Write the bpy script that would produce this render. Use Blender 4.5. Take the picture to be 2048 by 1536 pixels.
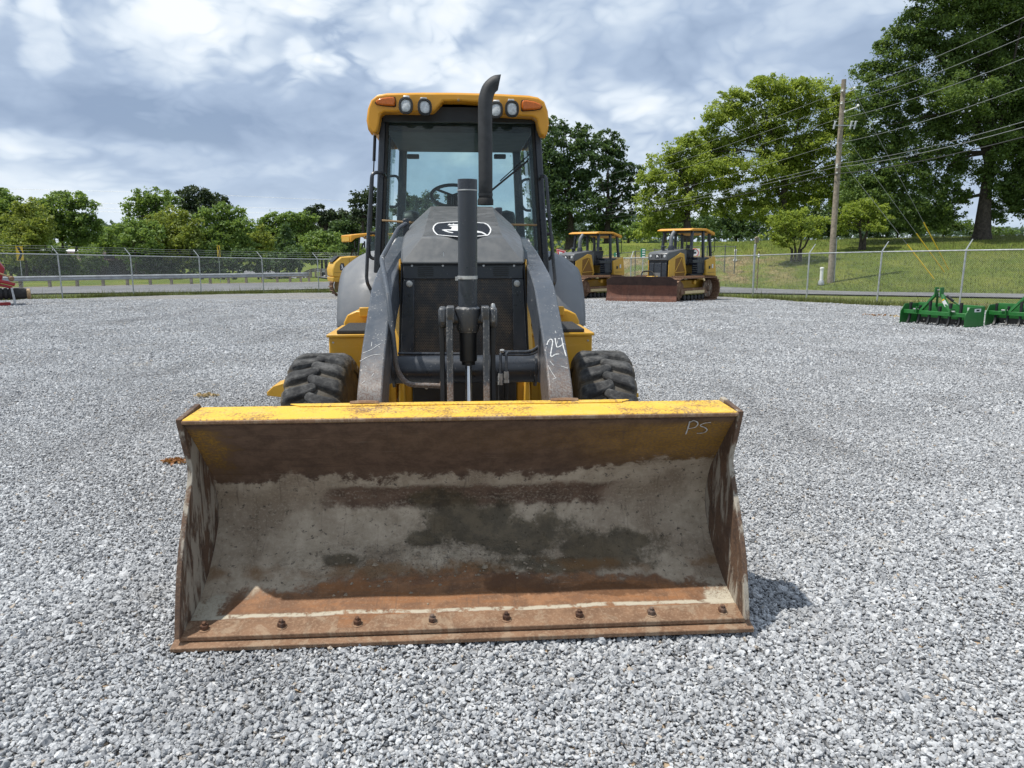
import bpy, bmesh, math, random
import numpy as np
from mathutils import Vector, Matrix
R = math.radians
random.seed(7)
rng = np.random.default_rng(11)
for o in list(bpy.data.objects):
    bpy.data.objects.remove(o)
sc = bpy.context.scene
COL = sc.collection

# ------------------------------------------------------------------ camera, sun, sky, exposure
FPX, YH, CAMH = 1500.0, 505.0, 1.54
TH = math.atan((768 - YH) / FPX)
cam = bpy.data.cameras.new('camera')
cam.sensor_width = 36
cam.lens = FPX / 2048 * 36
cam.clip_start = 0.05
cam.clip_end = 3000
cam_o = bpy.data.objects.new('camera', cam)
cam_o.location = (0, 0, CAMH)
cam_o.rotation_euler = (math.pi / 2 - TH, 0, 0)
COL.objects.link(cam_o)
sc.camera = cam_o
sc.view_settings.view_transform = 'Standard'
sc.view_settings.look = 'None'
sc.view_settings.exposure = 0.22
sc.view_settings.gamma = 1
sc.view_settings.use_curve_mapping = False

SUN_DIR = Vector((-0.43, -0.08, 1.0)).normalized()
sun = bpy.data.lights.new('sun', 'SUN')
sun.energy = 4.0
sun.angle = R(0.9)
sun.color = (1.0, 0.95, 0.87)
sun_o = bpy.data.objects.new('sun', sun)
sun_o.rotation_euler = SUN_DIR.to_track_quat('Z', 'Y').to_euler()
sun_o.location = (-10, -3, 30)
COL.objects.link(sun_o)


class NT:
    """small helper that writes shader nodes as expressions"""
    def __init__(s, tree):
        s.t = tree
        s.t.nodes.clear()

    def new(s, typ, **kw):
        n = s.t.nodes.new(typ)
        for k, v in kw.items():
            setattr(n, k, v)
        return n

    def put(s, sock, v):
        if hasattr(v, 'is_output'):
            s.t.links.new(v, sock)
        elif v is not None:
            if sock.type == 'RGBA' and len(v) == 3:
                v = (*v, 1)
            sock.default_value = v

    def m(s, op, a, b=None, c=None, clamp=False):
        n = s.new('ShaderNodeMath', operation=op, use_clamp=clamp)
        s.put(n.inputs[0], a)
        if b is not None: s.put(n.inputs[1], b)
        if c is not None: s.put(n.inputs[2], c)
        return n.outputs[0]

    def vm(s, op, a, b=None):
        n = s.new('ShaderNodeVectorMath', operation=op)
        s.put(n.inputs[0], a)
        if b is not None:
            s.put(n.inputs['Scale'] if op == 'SCALE' else n.inputs[1], b)
        return n.outputs[1] if op in ('LENGTH', 'DOT_PRODUCT', 'DISTANCE') else n.outputs[0]

    def mix(s, f, a, b, mode='MIX'):
        n = s.new('ShaderNodeMix', data_type='RGBA', blend_type=mode)
        s.put(n.inputs[0], f); s.put(n.inputs[6], a); s.put(n.inputs[7], b)
        return n.outputs[2]

    def noise(s, vec, scale, detail=4, rough=0.55, dist=0.0, out=0):
        n = s.new('ShaderNodeTexNoise')
        if vec is not None: s.put(n.inputs['Vector'], vec)
        n.inputs['Scale'].default_value = scale
        n.inputs['Detail'].default_value = detail
        n.inputs['Roughness'].default_value = rough
        n.inputs['Distortion'].default_value = dist
        return n.outputs[out]

    def voro(s, vec, scale, feature='F1', out='Distance'):
        n = s.new('ShaderNodeTexVoronoi', feature=feature)
        if vec is not None: s.put(n.inputs['Vector'], vec)
        n.inputs['Scale'].default_value = scale
        return n.outputs[out]

    def ss(s, x, a, b, lo=0.0, hi=1.0):
        n = s.new('ShaderNodeMapRange', interpolation_type='SMOOTHSTEP')
        s.put(n.inputs[0], x); s.put(n.inputs[1], a); s.put(n.inputs[2], b)
        s.put(n.inputs[3], lo); s.put(n.inputs[4], hi)
        return n.outputs[0]

    def ramp(s, f, stops):
        n = s.new('ShaderNodeValToRGB')
        e = n.color_ramp.elements
        while len(e) < len(stops): e.new(0.5)
        for el, (p, c) in zip(e, stops):
            el.position = p; el.color = (*c, 1)
        s.put(n.inputs[0], f)
        return n.outputs[0]

    def sep(s, v):
        n = s.new('ShaderNodeSeparateXYZ'); s.put(n.inputs[0], v)
        return n.outputs

    def comb(s, x, y, z):
        n = s.new('ShaderNodeCombineXYZ')
        for i, q in enumerate((x, y, z)): s.put(n.inputs[i], q)
        return n.outputs[0]

    def blob(s, x, y, cx, cy, rx, ry, warp=None, soft=0.35):
        dx = s.m('DIVIDE', s.m('SUBTRACT', x, cx), rx)
        dy = s.m('DIVIDE', s.m('SUBTRACT', y, cy), ry)
        d = s.m('SQRT', s.m('ADD', s.m('MULTIPLY', dx, dx), s.m('MULTIPLY', dy, dy)))
        if warp is not None: d = s.m('ADD', d, warp)
        return s.ss(d, 1.0 + soft, 1.0 - soft)

    def bump(s, h, strength=0.5, dist=0.01):
        n = s.new('ShaderNodeBump')
        n.inputs['Strength'].default_value = strength
        n.inputs['Distance'].default_value = dist
        s.put(n.inputs['Height'], h)
        return n.outputs[0]

    def obj(s): return s.new('ShaderNodeTexCoord').outputs['Object']

    def pos(s): return s.new('ShaderNodeNewGeometry').outputs['Position']

    def rnd(s): return s.new('ShaderNodeObjectInfo').outputs['Random']

    def attr(s, name): return s.new('ShaderNodeAttribute', attribute_name=name).outputs

    def bsdf(s, color, rough=0.5, metal=0.0, normal=None, spec=0.5, coat=0.0):
        n = s.new('ShaderNodeBsdfPrincipled')
        s.put(n.inputs['Base Color'], color); s.put(n.inputs['Roughness'], rough)
        s.put(n.inputs['Metallic'], metal)
        n.inputs['Specular IOR Level'].default_value = spec
        n.inputs['Coat Weight'].default_value = coat
        n.inputs['Coat Roughness'].default_value = 0.15
        if normal is not None: s.put(n.inputs['Normal'], normal)
        return n.outputs[0]

    def out(s, surf):
        o = s.new('ShaderNodeOutputMaterial')
        s.t.links.new(surf, o.inputs['Surface'])


# ---- sky: Nishita behind a broken layer of cumulus
world = bpy.data.worlds.new('World')
sc.world = world
world.use_nodes = True
world.cycles.sampling_method = 'MANUAL'
world.cycles.sample_map_resolution = 256
W = NT(world.node_tree)
sky = W.new('ShaderNodeTexSky', sky_type='NISHITA')
sky.sun_disc = False
sky.sun_elevation = math.asin(SUN_DIR.z)
sky.sun_rotation = math.atan2(SUN_DIR.x, SUN_DIR.y)
sky.air_density = 1.0
sky.dust_density = 1.5
bg_sky = W.new('ShaderNodeBackground')
W.put(bg_sky.inputs[0], sky.outputs[0]); bg_sky.inputs[1].default_value = 0.10
dvec = W.vm('NORMALIZE', W.new('ShaderNodeTexCoord').outputs['Generated'])
dx, dy, dz = W.sep(dvec)
az = W.m('ARCTAN2', dx, dy)
el = W.m('ARCSINE', dz)
pl = W.comb(W.m('MULTIPLY', az, 2.0), W.m('MULTIPLY', W.m('POWER', W.m('MAXIMUM', W.m('ADD', el, 0.08), 0.0), 0.8), 3.6), 0.0)
wq = W.noise(pl, 2.2, 4, 0.55, 0.0, 1)
plw = W.vm('ADD', pl, W.vm('SCALE', W.vm('SUBTRACT', wq, (0.5, 0.5, 0.5)), 0.26))


def billow(vec):
    tot = None
    for sc_, w_ in ((2.3, .46), (4.9, .27), (10.3, .16), (21.7, .10)):
        q = W.m('MULTIPLY', W.m('ABSOLUTE', W.m('SUBTRACT', W.noise(vec, sc_, 0, 0), .5)), 2.0 * w_)
        tot = q if tot is None else W.m('ADD', tot, q)
    return tot


big = W.noise(plw, 1.3, 6, 0.52, 0.0)
puff = W.m('MULTIPLY', billow(plw), 1.9)
soft = W.noise(pl, 0.7, 2, 0.5)
wrp = W.m('ADD', W.m('MULTIPLY', W.m('SUBTRACT', puff, 0.5), -1.1), W.m('MULTIPLY', W.m('SUBTRACT', W.noise(plw, 5.0, 6, .6), 0.5), 1.6))


def skyblob(px, py, rx, ry, sft=0.55):
    a0 = math.atan((px - 1024) / FPX)
    e0 = math.atan((768 - py) / FPX) - TH
    return W.blob(az, el, a0, e0, rx / FPX, ry / FPX, wrp, sft)


lum = W.m('ADD', W.m('MULTIPLY', big, 0.69), W.m('MULTIPLY', puff, 0.29))
lum = W.m('ADD', W.m('ADD', lum, 0.022), W.m('MULTIPLY', W.m('SUBTRACT', soft, 0.5), 0.2))
for px, py, rx, ry, amt, sft in [
        (180, 250, 330, 70, -0.11, 0.7), (120, 110, 130, 110, -0.05, .6), (560, 300, 200, 70, -0.07, .7), (700, 330, 150, 50, -0.07, .6),
        (1350, 150, 420, 55, -0.055, .8), (1560, 60, 350, 70, -0.035, .8), (1230, 250, 200, 60, -0.03, .8), (640, 395, 260, 30, -0.06, .6),
        (800, 70, 150, 90, 0.10, .25), (600, 95, 130, 90, 0.07, .3), (150, 135, 40, 75, 0.10, .3), (360, 130, 90, 130, 0.07, .3),
        (60, 318, 260, 22, 0.13, .5), (1120, 120, 230, 110, 0.06, .9), (1330, 215, 140, 36, 0.08, .8), (450, 345, 200, 40, 0.07, .6),
        (20, 60, 40, 70, 0.09, .3), (620, 125, 36, 45, 0.09, .3), (1290, 300, 120, 40, 0.05, .8)]:
    lum = W.m('ADD', lum, W.m('MULTIPLY', skyblob(px, py, rx, ry, sft), amt))
ccol = W.ramp(lum, [(0.28, (0.26, 0.345, 0.49)), (0.41, (0.38, 0.475, 0.625)), (0.49, (0.53, 0.62, 0.74)),
                    (0.56, (0.69, 0.765, 0.85)), (0.66, (0.84, 0.88, 0.915))])
ccol = W.mix(W.ss(dz, 0.16, 0.0, 0, 0.45), ccol, (0.58, 0.68, 0.79))
ccol = W.mix(W.ss(dz, 0.0, -0.03), ccol, (0.15, 0.17, 0.14))
bg_cl = W.new('ShaderNodeBackground')
W.put(bg_cl.inputs[0], ccol); bg_cl.inputs[1].default_value = 1.0
mixw = W.new('ShaderNodeMixShader')
cover = W.ss(W.m('ADD', big, W.m('MULTIPLY', soft, 0.5)), 0.50, 0.66, 0.80, 1.0)
W.put(mixw.inputs[0], cover)
W.t.links.new(bg_sky.outputs[0], mixw.inputs[1])
W.t.links.new(bg_cl.outputs[0], mixw.inputs[2])
wo = W.new('ShaderNodeOutputWorld')
W.t.links.new(mixw.outputs[0], wo.inputs[0])


# ------------------------------------------------------------------ mesh helpers
def link(o, parent=None):
    COL.objects.link(o)
    if parent is not None: o.parent = parent
    return o


def tag(o, label=None, cat=None, group=None, kind=None):
    if label: o['label'] = label
    if cat: o['category'] = cat
    if group: o['group'] = group
    if kind: o['kind'] = kind
    return o


def empty(name, loc=(0, 0, 0), rz=0.0):
    o = bpy.data.objects.new(name, None)
    o.empty_display_size = 0.2
    o.location = loc; o.rotation_euler = (0, 0, rz)
    return link(o)


def np_mesh(name, co, faces_flat, loop_total, mat, parent=None, attrs=None, smooth=False):
    """co Nx3, faces_flat vertex indices, loop_total ints per face"""
    me = bpy.data.meshes.new(name)
    co = np.asarray(co, np.float32); faces_flat = np.asarray(faces_flat, np.int32)
    loop_total = np.asarray(loop_total, np.int32)
    me.vertices.add(len(co)); me.vertices.foreach_set('co', co.ravel())
    if len(loop_total):
        me.loops.add(len(faces_flat)); me.loops.foreach_set('vertex_index', faces_flat)
        me.polygons.add(len(loop_total))
        st = np.concatenate([[0], np.cumsum(loop_total)[:-1]]).astype(np.int32)
        me.polygons.foreach_set('loop_start', st)
        me.polygons.foreach_set('loop_total', loop_total)
    if smooth and len(loop_total): me.polygons.foreach_set('use_smooth', np.ones(len(loop_total), bool))
    me.update(calc_edges=True)
    for k, v in (attrs or {}).items():
        a = me.attributes.new(k, 'FLOAT', 'POINT')
        a.data.foreach_set('value', np.asarray(v, np.float32))
    if mat: me.materials.append(mat)
    return link(bpy.data.objects.new(name, me), parent)


class MB:
    def __init__(s): s.v = []; s.f = []

    def add(s, vs, fs):
        b = len(s.v); s.v += [tuple(q) for q in vs]; s.f += [tuple(b + i for i in f) for f in fs]
        return s

    def hexa(s, p):   # 4 bottom (ccw) then 4 top
        return s.add(p, [(3, 2, 1, 0), (4, 5, 6, 7), (0, 1, 5, 4), (1, 2, 6, 5), (2, 3, 7, 6), (3, 0, 4, 7)])

    def box(s, x0, x1, y0, y1, z0, z1):
        return s.hexa([(x0, y0, z0), (x1, y0, z0), (x1, y1, z0), (x0, y1, z0), (x0, y0, z1), (x1, y0, z1), (x1, y1, z1), (x0, y1, z1)])

    def obox(s, c, sx, sy, sz, rot):   # oriented box, rot = Matrix 3x3
        c = Vector(c); p = []
        for z in (-1, 1):
            for x, y in ((-1, -1), (1, -1), (1, 1), (-1, 1)):
                p.append(c + rot @ Vector((x * sx / 2, y * sy / 2, z * sz / 2)))
        return s.hexa(p)

    def prism(s, pts, d):   # polygon (3D points) extruded along vector d
        n = len(pts); d = Vector(d)
        a = [Vector(p) for p in pts]; b = [p + d for p in a]
        return s.add(a + b, [tuple(range(n))[::-1], tuple(range(n, 2 * n))] + [(i, (i + 1) % n, n + (i + 1) % n, n + i) for i in range(n)])

    def prism_x(s, yz, x0, x1): return s.prism([(x0, y, z) for y, z in yz], (x1 - x0, 0, 0))

    def tube(s, path, r, n=10, closed=False, caps=True, rad=None):
        P = [Vector(p) for p in path]; m = len(P); rings = []
        up = None
        for i in range(m):
            a = P[(i - 1) % m] if (i > 0 or closed) else P[i]
            b = P[(i + 1) % m] if (i < m - 1 or closed) else P[i]
            t = (b - a).normalized()
            if up is None:
                up = Vector((0, 0, 1)) if abs(t.z) < 0.9 else Vector((1, 0, 0))
            sx = t.cross(up)
            if sx.length < 1e-5: sx = t.orthogonal()
            sx.normalize(); up = sx.cross(t).normalized()
            rr = rad[i] if rad else r
            rings.append([P[i] + (sx * math.cos(2 * math.pi * k / n) + up * math.sin(2 * math.pi * k / n)) * rr for k in range(n)])
        vs = [q for ring in rings for q in ring]; fs = []
        for i in range(m if closed else m - 1):
            j = (i + 1) % m
            for k in range(n):
                fs.append((i * n + k, i * n + (k + 1) % n, j * n + (k + 1) % n, j * n + k))
        if caps and not closed:
            fs += [tuple(range(n))[::-1], tuple((m - 1) * n + k for k in range(n))]
        return s.add(vs, fs)

    def cyl(s, a, b, r0, r1=None, n=16):
        return s.tube([a, b], r0, n, rad=[r0, r0 if r1 is None else r1])

    def lathe(s, prof, c, axis, n=24, caps=True):   # prof [(r, h)] along axis from c
        c = Vector(c); t = Vector(axis).normalized()
        return s.tube([c + t * h for r, h in prof], 0, n, caps=caps, rad=[max(r, 1e-4) for r, h in prof])

    def build(s, name, mat, parent=None, bevel=0.0, smooth=35, seg=2):
        me = bpy.data.meshes.new(name)
        me.from_pydata(s.v, [], s.f)
        bm = bmesh.new(); bm.from_mesh(me)
        bmesh.ops.recalc_face_normals(bm, faces=bm.faces)
        bm.to_mesh(me); bm.free()
        if smooth:
            me.polygons.foreach_set('use_smooth', np.ones(len(me.polygons), bool))
            me.set_sharp_from_angle(angle=R(smooth))
        if mat: me.materials.append(mat)
        o = link(bpy.data.objects.new(name, me), parent)
        if bevel:
            b = o.modifiers.new('bevel', 'BEVEL'); b.width = bevel; b.segments = seg
            b.limit_method = 'ANGLE'; b.angle_limit = R(40); b.harden_normals = False
        return o


def copy_tree(o, parent=None):
    c = o.copy(); COL.objects.link(c)
    if parent is not None: c.parent = parent
    for ch in list(o.children): copy_tree(ch, c)
    return c


def bez(pts, n=8):
    """Catmull-Rom resample through points"""
    P = [Vector(p) for p in pts]; out = []
    for i in range(len(P) - 1):
        p0 = P[max(i - 1, 0)]; p1 = P[i]; p2 = P[i + 1]; p3 = P[min(i + 2, len(P) - 1)]
        for k in range(n):
            t = k / n
            out.append(0.5 * ((2 * p1) + (p2 - p0) * t + (2 * p0 - 5 * p1 + 4 * p2 - p3) * t * t + (3 * p1 - p0 - 3 * p2 + p3) * t ** 3))
    out.append(P[-1])
    return out


def fillet(pts, r, n=5):
    """polyline with rounded corners of radius-ish r"""
    P = [Vector(p) for p in pts]; out = [P[0]]
    for i in range(1, len(P) - 1):
        a = (P[i - 1] - P[i]); b = (P[i + 1] - P[i])
        d = min(r, a.length * .45, b.length * .45)
        A = P[i] + a.normalized() * d; B = P[i] + b.normalized() * d
        for k in range(n + 1):
            t = k / n
            out.append(A * (1 - t) ** 2 + P[i] * 2 * t * (1 - t) + B * t * t)
    out.append(P[-1])
    return out


# ------------------------------------------------------------------ materials
def new_mat(name):
    m = bpy.data.materials.new(name); m.use_nodes = True
    return m, NT(m.node_tree)


def paint(name, col, rough=0.4, wear=0.25, wear_col=(0.45, 0.44, 0.42), dust=0.25, dust_col=(0.33, 0.31, 0.27), scale=1.0, chip=0.70, coat=0.0, spec=0.5, zrust=None, edge=0.0, edge_col=(0.30, 0.29, 0.28)):
    """enamel with tone drift, dust film, scratches and small chips"""
    m, n = new_mat(name)
    p = n.obj()
    tone = n.noise(p, 3.1 * scale, 4)
    c = n.mix(n.ss(tone, 0.3, 0.7, 0.0, 0.35), col, tuple(q * 0.82 for q in col))
    df = n.m('MULTIPLY', n.ss(n.noise(p, 7 * scale, 8, 0.65), 0.38, 0.78), dust)
    up = n.m('MAXIMUM', n.sep(n.new('ShaderNodeNewGeometry').outputs['Normal'])[2], 0.0)
    df = n.m('MULTIPLY', df, n.m('ADD', n.m('MULTIPLY', up, 0.8), 0.5), clamp=True)
    c = n.mix(df, c, dust_col)
    st = n.vm('MULTIPLY', p, (60 * scale, 9 * scale, 26 * scale))
    scr = n.ss(n.noise(st, 1.0, 2, 0.6, 1.2), chip + 0.02, chip + 0.06)
    area = n.ss(n.noise(p, 5 * scale, 3), 0.45, 0.65)
    sp = n.ss(n.noise(p, 85 * scale, 3, 0.7), chip - 0.03, chip + 0.02)
    w = n.m('MULTIPLY', n.m('MAXIMUM', n.m('MULTIPLY', scr, area), n.m('MULTIPLY', sp, n.ss(n.noise(p, 9 * scale, 2), 0.42, 0.6))), wear, clamp=True)
    c = n.mix(w, c, wear_col)
    if edge:   # rubbed edges
        bv = n.new('ShaderNodeBevel', samples=4); bv.inputs['Radius'].default_value = 0.009
        e = n.m('SUBTRACT', 1.0, n.vm('DOT_PRODUCT', bv.outputs[0], n.new('ShaderNodeNewGeometry').outputs['Normal']))
        ef = n.m('MULTIPLY', n.ss(e, .015, .10), n.ss(n.noise(p, 38 * scale, 5, .75), .47, .56))
        c = n.mix(n.m('MULTIPLY', ef, edge, clamp=True), c, edge_col)
    if zrust:   # rust / bare metal wear low down on the part: z from, z to
        z = n.sep(p)[2]
        rf = n.m('MULTIPLY', n.ss(n.m('ADD', z, n.m('MULTIPLY', n.m('SUBTRACT', n.noise(p, 30, 6, .7), .5), .35)), zrust[0], zrust[1]), zrust[2])
        rc = n.mix(n.ss(n.noise(p, 120, 4, .7), .4, .62), (0.15, 0.095, 0.065), (0.27, 0.245, 0.22))
        c = n.mix(rf, c, rc)
    r = n.m('ADD', n.m('MULTIPLY', df, 0.8), n.ss(n.noise(p, 14 * scale, 5), 0.3, 0.7, rough - 0.06, rough + 0.1))
    h = n.m('ADD', n.noise(p, 160, 2), n.m('MULTIPLY', w, -1.5))
    n.out(n.bsdf(c, r, 0.0, n.bump(h, 0.06, 0.004), spec, coat))
    return m


def flat(name, col, rough=0.6, metal=0.0, var=0.25, scale=8, bump=0.0, bscale=60, spec=0.5):
    m, n = new_mat(name)
    p = n.obj()
    c = n.mix(n.ss(n.noise(p, scale, 6, 0.6), 0.3, 0.7), tuple(q * (1 - var) for q in col), tuple(min(1, q * (1 + var)) for q in col))
    nb = n.bump(n.noise(p, bscale, 5, 0.65), bump, 0.01) if bump else None
    n.out(n.bsdf(c, rough, metal, nb, spec))
    return m


M = {}
M['grey'] = paint('dark_grey_paint', (0.030, 0.036, 0.047), 0.30, 0.8, edge=.35, dust=0.12, dust_col=(0.17, 0.17, 0.17))
M['arm_grey'] = paint('loader_arm_paint', (0.064, 0.076, 0.094), 0.33, 1.0, edge=.8, dust=0.10, dust_col=(0.22, 0.22, 0.22), chip=0.655, zrust=(1.16, 0.84, 0.85))
M['hood_grey'] = paint('hood_paint', (0.100, 0.105, 0.109), 0.33, 0.7, edge=.35, dust=0.18, dust_col=(0.16, 0.165, 0.165), chip=0.73)
M['fender'] = paint('fender_plastic', (0.150, 0.160, 0.175), 0.5, 0.5, dust=0.3, dust_col=(0.30, 0.31, 0.31), chip=0.72)
M['link_grey'] = paint('link_paint', (0.050, 0.057, 0.068), 0.36, 1.0, edge=1.0, edge_col=(0.45, 0.44, 0.42), dust=0.15, chip=0.63, scale=1.6, zrust=(0.935, 0.895, 1.0))
M['black'] = flat('black_plastic', (0.012, 0.013, 0.015), 0.5, 0, 0.3)
M['rubber'] = flat('black_rubber', (0.016, 0.016, 0.016), 0.75, 0, 0.35, 12, 0.3)
M['yellow'] = paint('yellow_paint', (0.62, 0.335, 0.025), 0.38, 0.35, wear_col=(0.25, 0.13, 0.05), dust=0.22, dust_col=(0.42, 0.33, 0.18), chip=0.72)
M['roof_yellow'] = paint('roof_yellow_paint', (0.71, 0.325, 0.020), 0.36, 0.15, wear_col=(0.3, 0.2, 0.1), dust=0.15, dust_col=(0.5, 0.4, 0.2), chip=0.76)
M['dozer_yellow'] = paint('dozer_yellow_paint', (0.62, 0.36, 0.04), 0.42, 0.2, wear_col=(0.25, 0.13, 0.05), dust=0.3, dust_col=(0.45, 0.36, 0.2))
M['chrome'] = flat('chrome', (0.55, 0.54, 0.53), 0.14, 1.0, 0.1)
M['steel'] = flat('zinc_steel', (0.50, 0.50, 0.49), 0.42, 0.7, 0.25, 30)
M['galv'] = flat('galvanised_steel', (0.40, 0.42, 0.43), 0.5, 0.45, 0.2, 10)
M['rail_metal'] = flat('guardrail_metal', (0.29, 0.305, 0.32), 0.5, 0.35, 0.2, 3)
M['green'] = paint('green_paint', (0.018, 0.15, 0.028), 0.36, 0.2, dust=0.12, dust_col=(0.2, 0.25, 0.2))
M['red'] = paint('red_paint', (0.32, 0.012, 0.022), 0.35, 0.2, dust=0.12)
M['white'] = flat('white_enamel', (0.78, 0.78, 0.76), 0.5, 0, 0.06)
M['decal_white'] = flat('white_decal', (0.68, 0.69, 0.69), 0.45, 0, 0.03)
M['decal_black'] = flat('black_decal', (0.025, 0.03, 0.04), 0.25, 0, 0.1)
M['chalk'] = flat('white_paint_marker', (0.52, 0.53, 0.53), 0.8, 0, 0.12, 90)
M['amber'] = flat('amber_lens', (0.55, 0.13, 0.01), 0.18, 0, 0.15, 70)
M['hose_red'] = flat('red_hose', (0.22, 0.012, 0.015), 0.5)
M['wood'] = flat('weathered_wood', (0.26, 0.22, 0.17), 0.85, 0, 0.3, 5, 0.4, 30)
M['seat'] = flat('grey_vinyl', (0.055, 0.058, 0.06), 0.6)
M['tan'] = flat('tan_plastic', (0.30, 0.2, 0.1), 0.6)
M['sign_yellow'] = flat('sign_yellow', (0.75, 0.50, 0.03), 0.5, 0, 0.08)
M['sign_red'] = flat('sign_red', (0.55, 0.03, 0.035), 0.5, 0, 0.08)
M['sign_green'] = flat('sign_green', (0.01, 0.18, 0.10), 0.5, 0, 0.08)
M['guy_yellow'] = flat('yellow_guy_guard', (0.62, 0.42, 0.02), 0.5, 0, 0.1)
M['cream'] = flat('cream_paint', (0.62, 0.50, 0.27), 0.5, 0, 0.1)
M['roofing'] = flat('white_metal_roof', (0.75, 0.76, 0.77), 0.45, 0, 0.06)
M['dark_wall'] = flat('dark_wall', (0.035, 0.03, 0.028), 0.8, 0, 0.3, 2)
M['bark'] = flat('bark', (0.055, 0.045, 0.036), 0.95, 0, 0.45, 6, 0.8, 14)
M['bark_pale'] = flat('pale_bark', (0.10, 0.085, 0.07), 0.95, 0, 0.4, 6, 0.8, 14)
M['lens'] = flat('lamp_lens', (0.55, 0.57, 0.58), 0.12, 0, 0.2, 60)
M['wire'] = flat('aluminium_wire', (0.30, 0.31, 0.31), 0.5, 0.5, 0.1)
M['cable'] = flat('black_cable', (0.03, 0.03, 0.03), 0.7)
M['tread_grip'] = flat('grip_mat', (0.035, 0.036, 0.038), 0.9, 0, 0.4, 160, 0.6, 240)


def mk_glass():
    m, n = new_mat('tinted_glass')
    tr = n.new('ShaderNodeBsdfTransparent'); tr.inputs[0].default_value = (0.76, 0.89, 0.88, 1)
    gl = n.new('ShaderNodeBsdfGlossy'); gl.inputs['Roughness'].default_value = 0.02
    fr = n.new('ShaderNodeFresnel'); fr.inputs[0].default_value = 1.45
    df = n.new('ShaderNodeBsdfDiffuse'); df.inputs[0].default_value = (0.25, 0.33, 0.32, 1)
    a = n.new('ShaderNodeMixShader')
    n.put(a.inputs[0], n.ss(n.noise(n.obj(), 4, 6, .6), .35, .75, 0.03, 0.12))
    n.t.links.new(tr.outputs[0], a.inputs[1]); n.t.links.new(df.outputs[0], a.inputs[2])
    b = n.new('ShaderNodeMixShader'); n.put(b.inputs[0], fr.outputs[0])
    n.t.links.new(a.outputs[0], b.inputs[1]); n.t.links.new(gl.outputs[0], b.inputs[2])
    n.out(b.outputs[0]); return m


M['glass'] = mk_glass()


def mk_rubber_tyre():
    m, n = new_mat('dusty_tyre')
    p = n.obj()
    c = n.mix(n.ss(n.noise(p, 14, 7, .65), .4, .68), (0.036, 0.037, 0.039), (0.12, 0.12, 0.118))
    x, y, z = n.sep(p)
    rad = n.m('SQRT', n.m('ADD', n.m('MULTIPLY', y, y), n.m('MULTIPLY', z, z)))
    dirt = n.m('MULTIPLY', n.ss(rad, 0.462, 0.435), n.ss(n.noise(p, 10, 5), .3, .6, .3, 1.0))
    c = n.mix(n.m('MULTIPLY', dirt, 0.85), c, (0.14, 0.115, 0.08))
    n.out(n.bsdf(c, 0.85, 0, n.bump(n.noise(p, 70, 6, .7), 0.6, 0.01), 0.25)); return m


M['tyre'] = mk_rubber_tyre()


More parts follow.
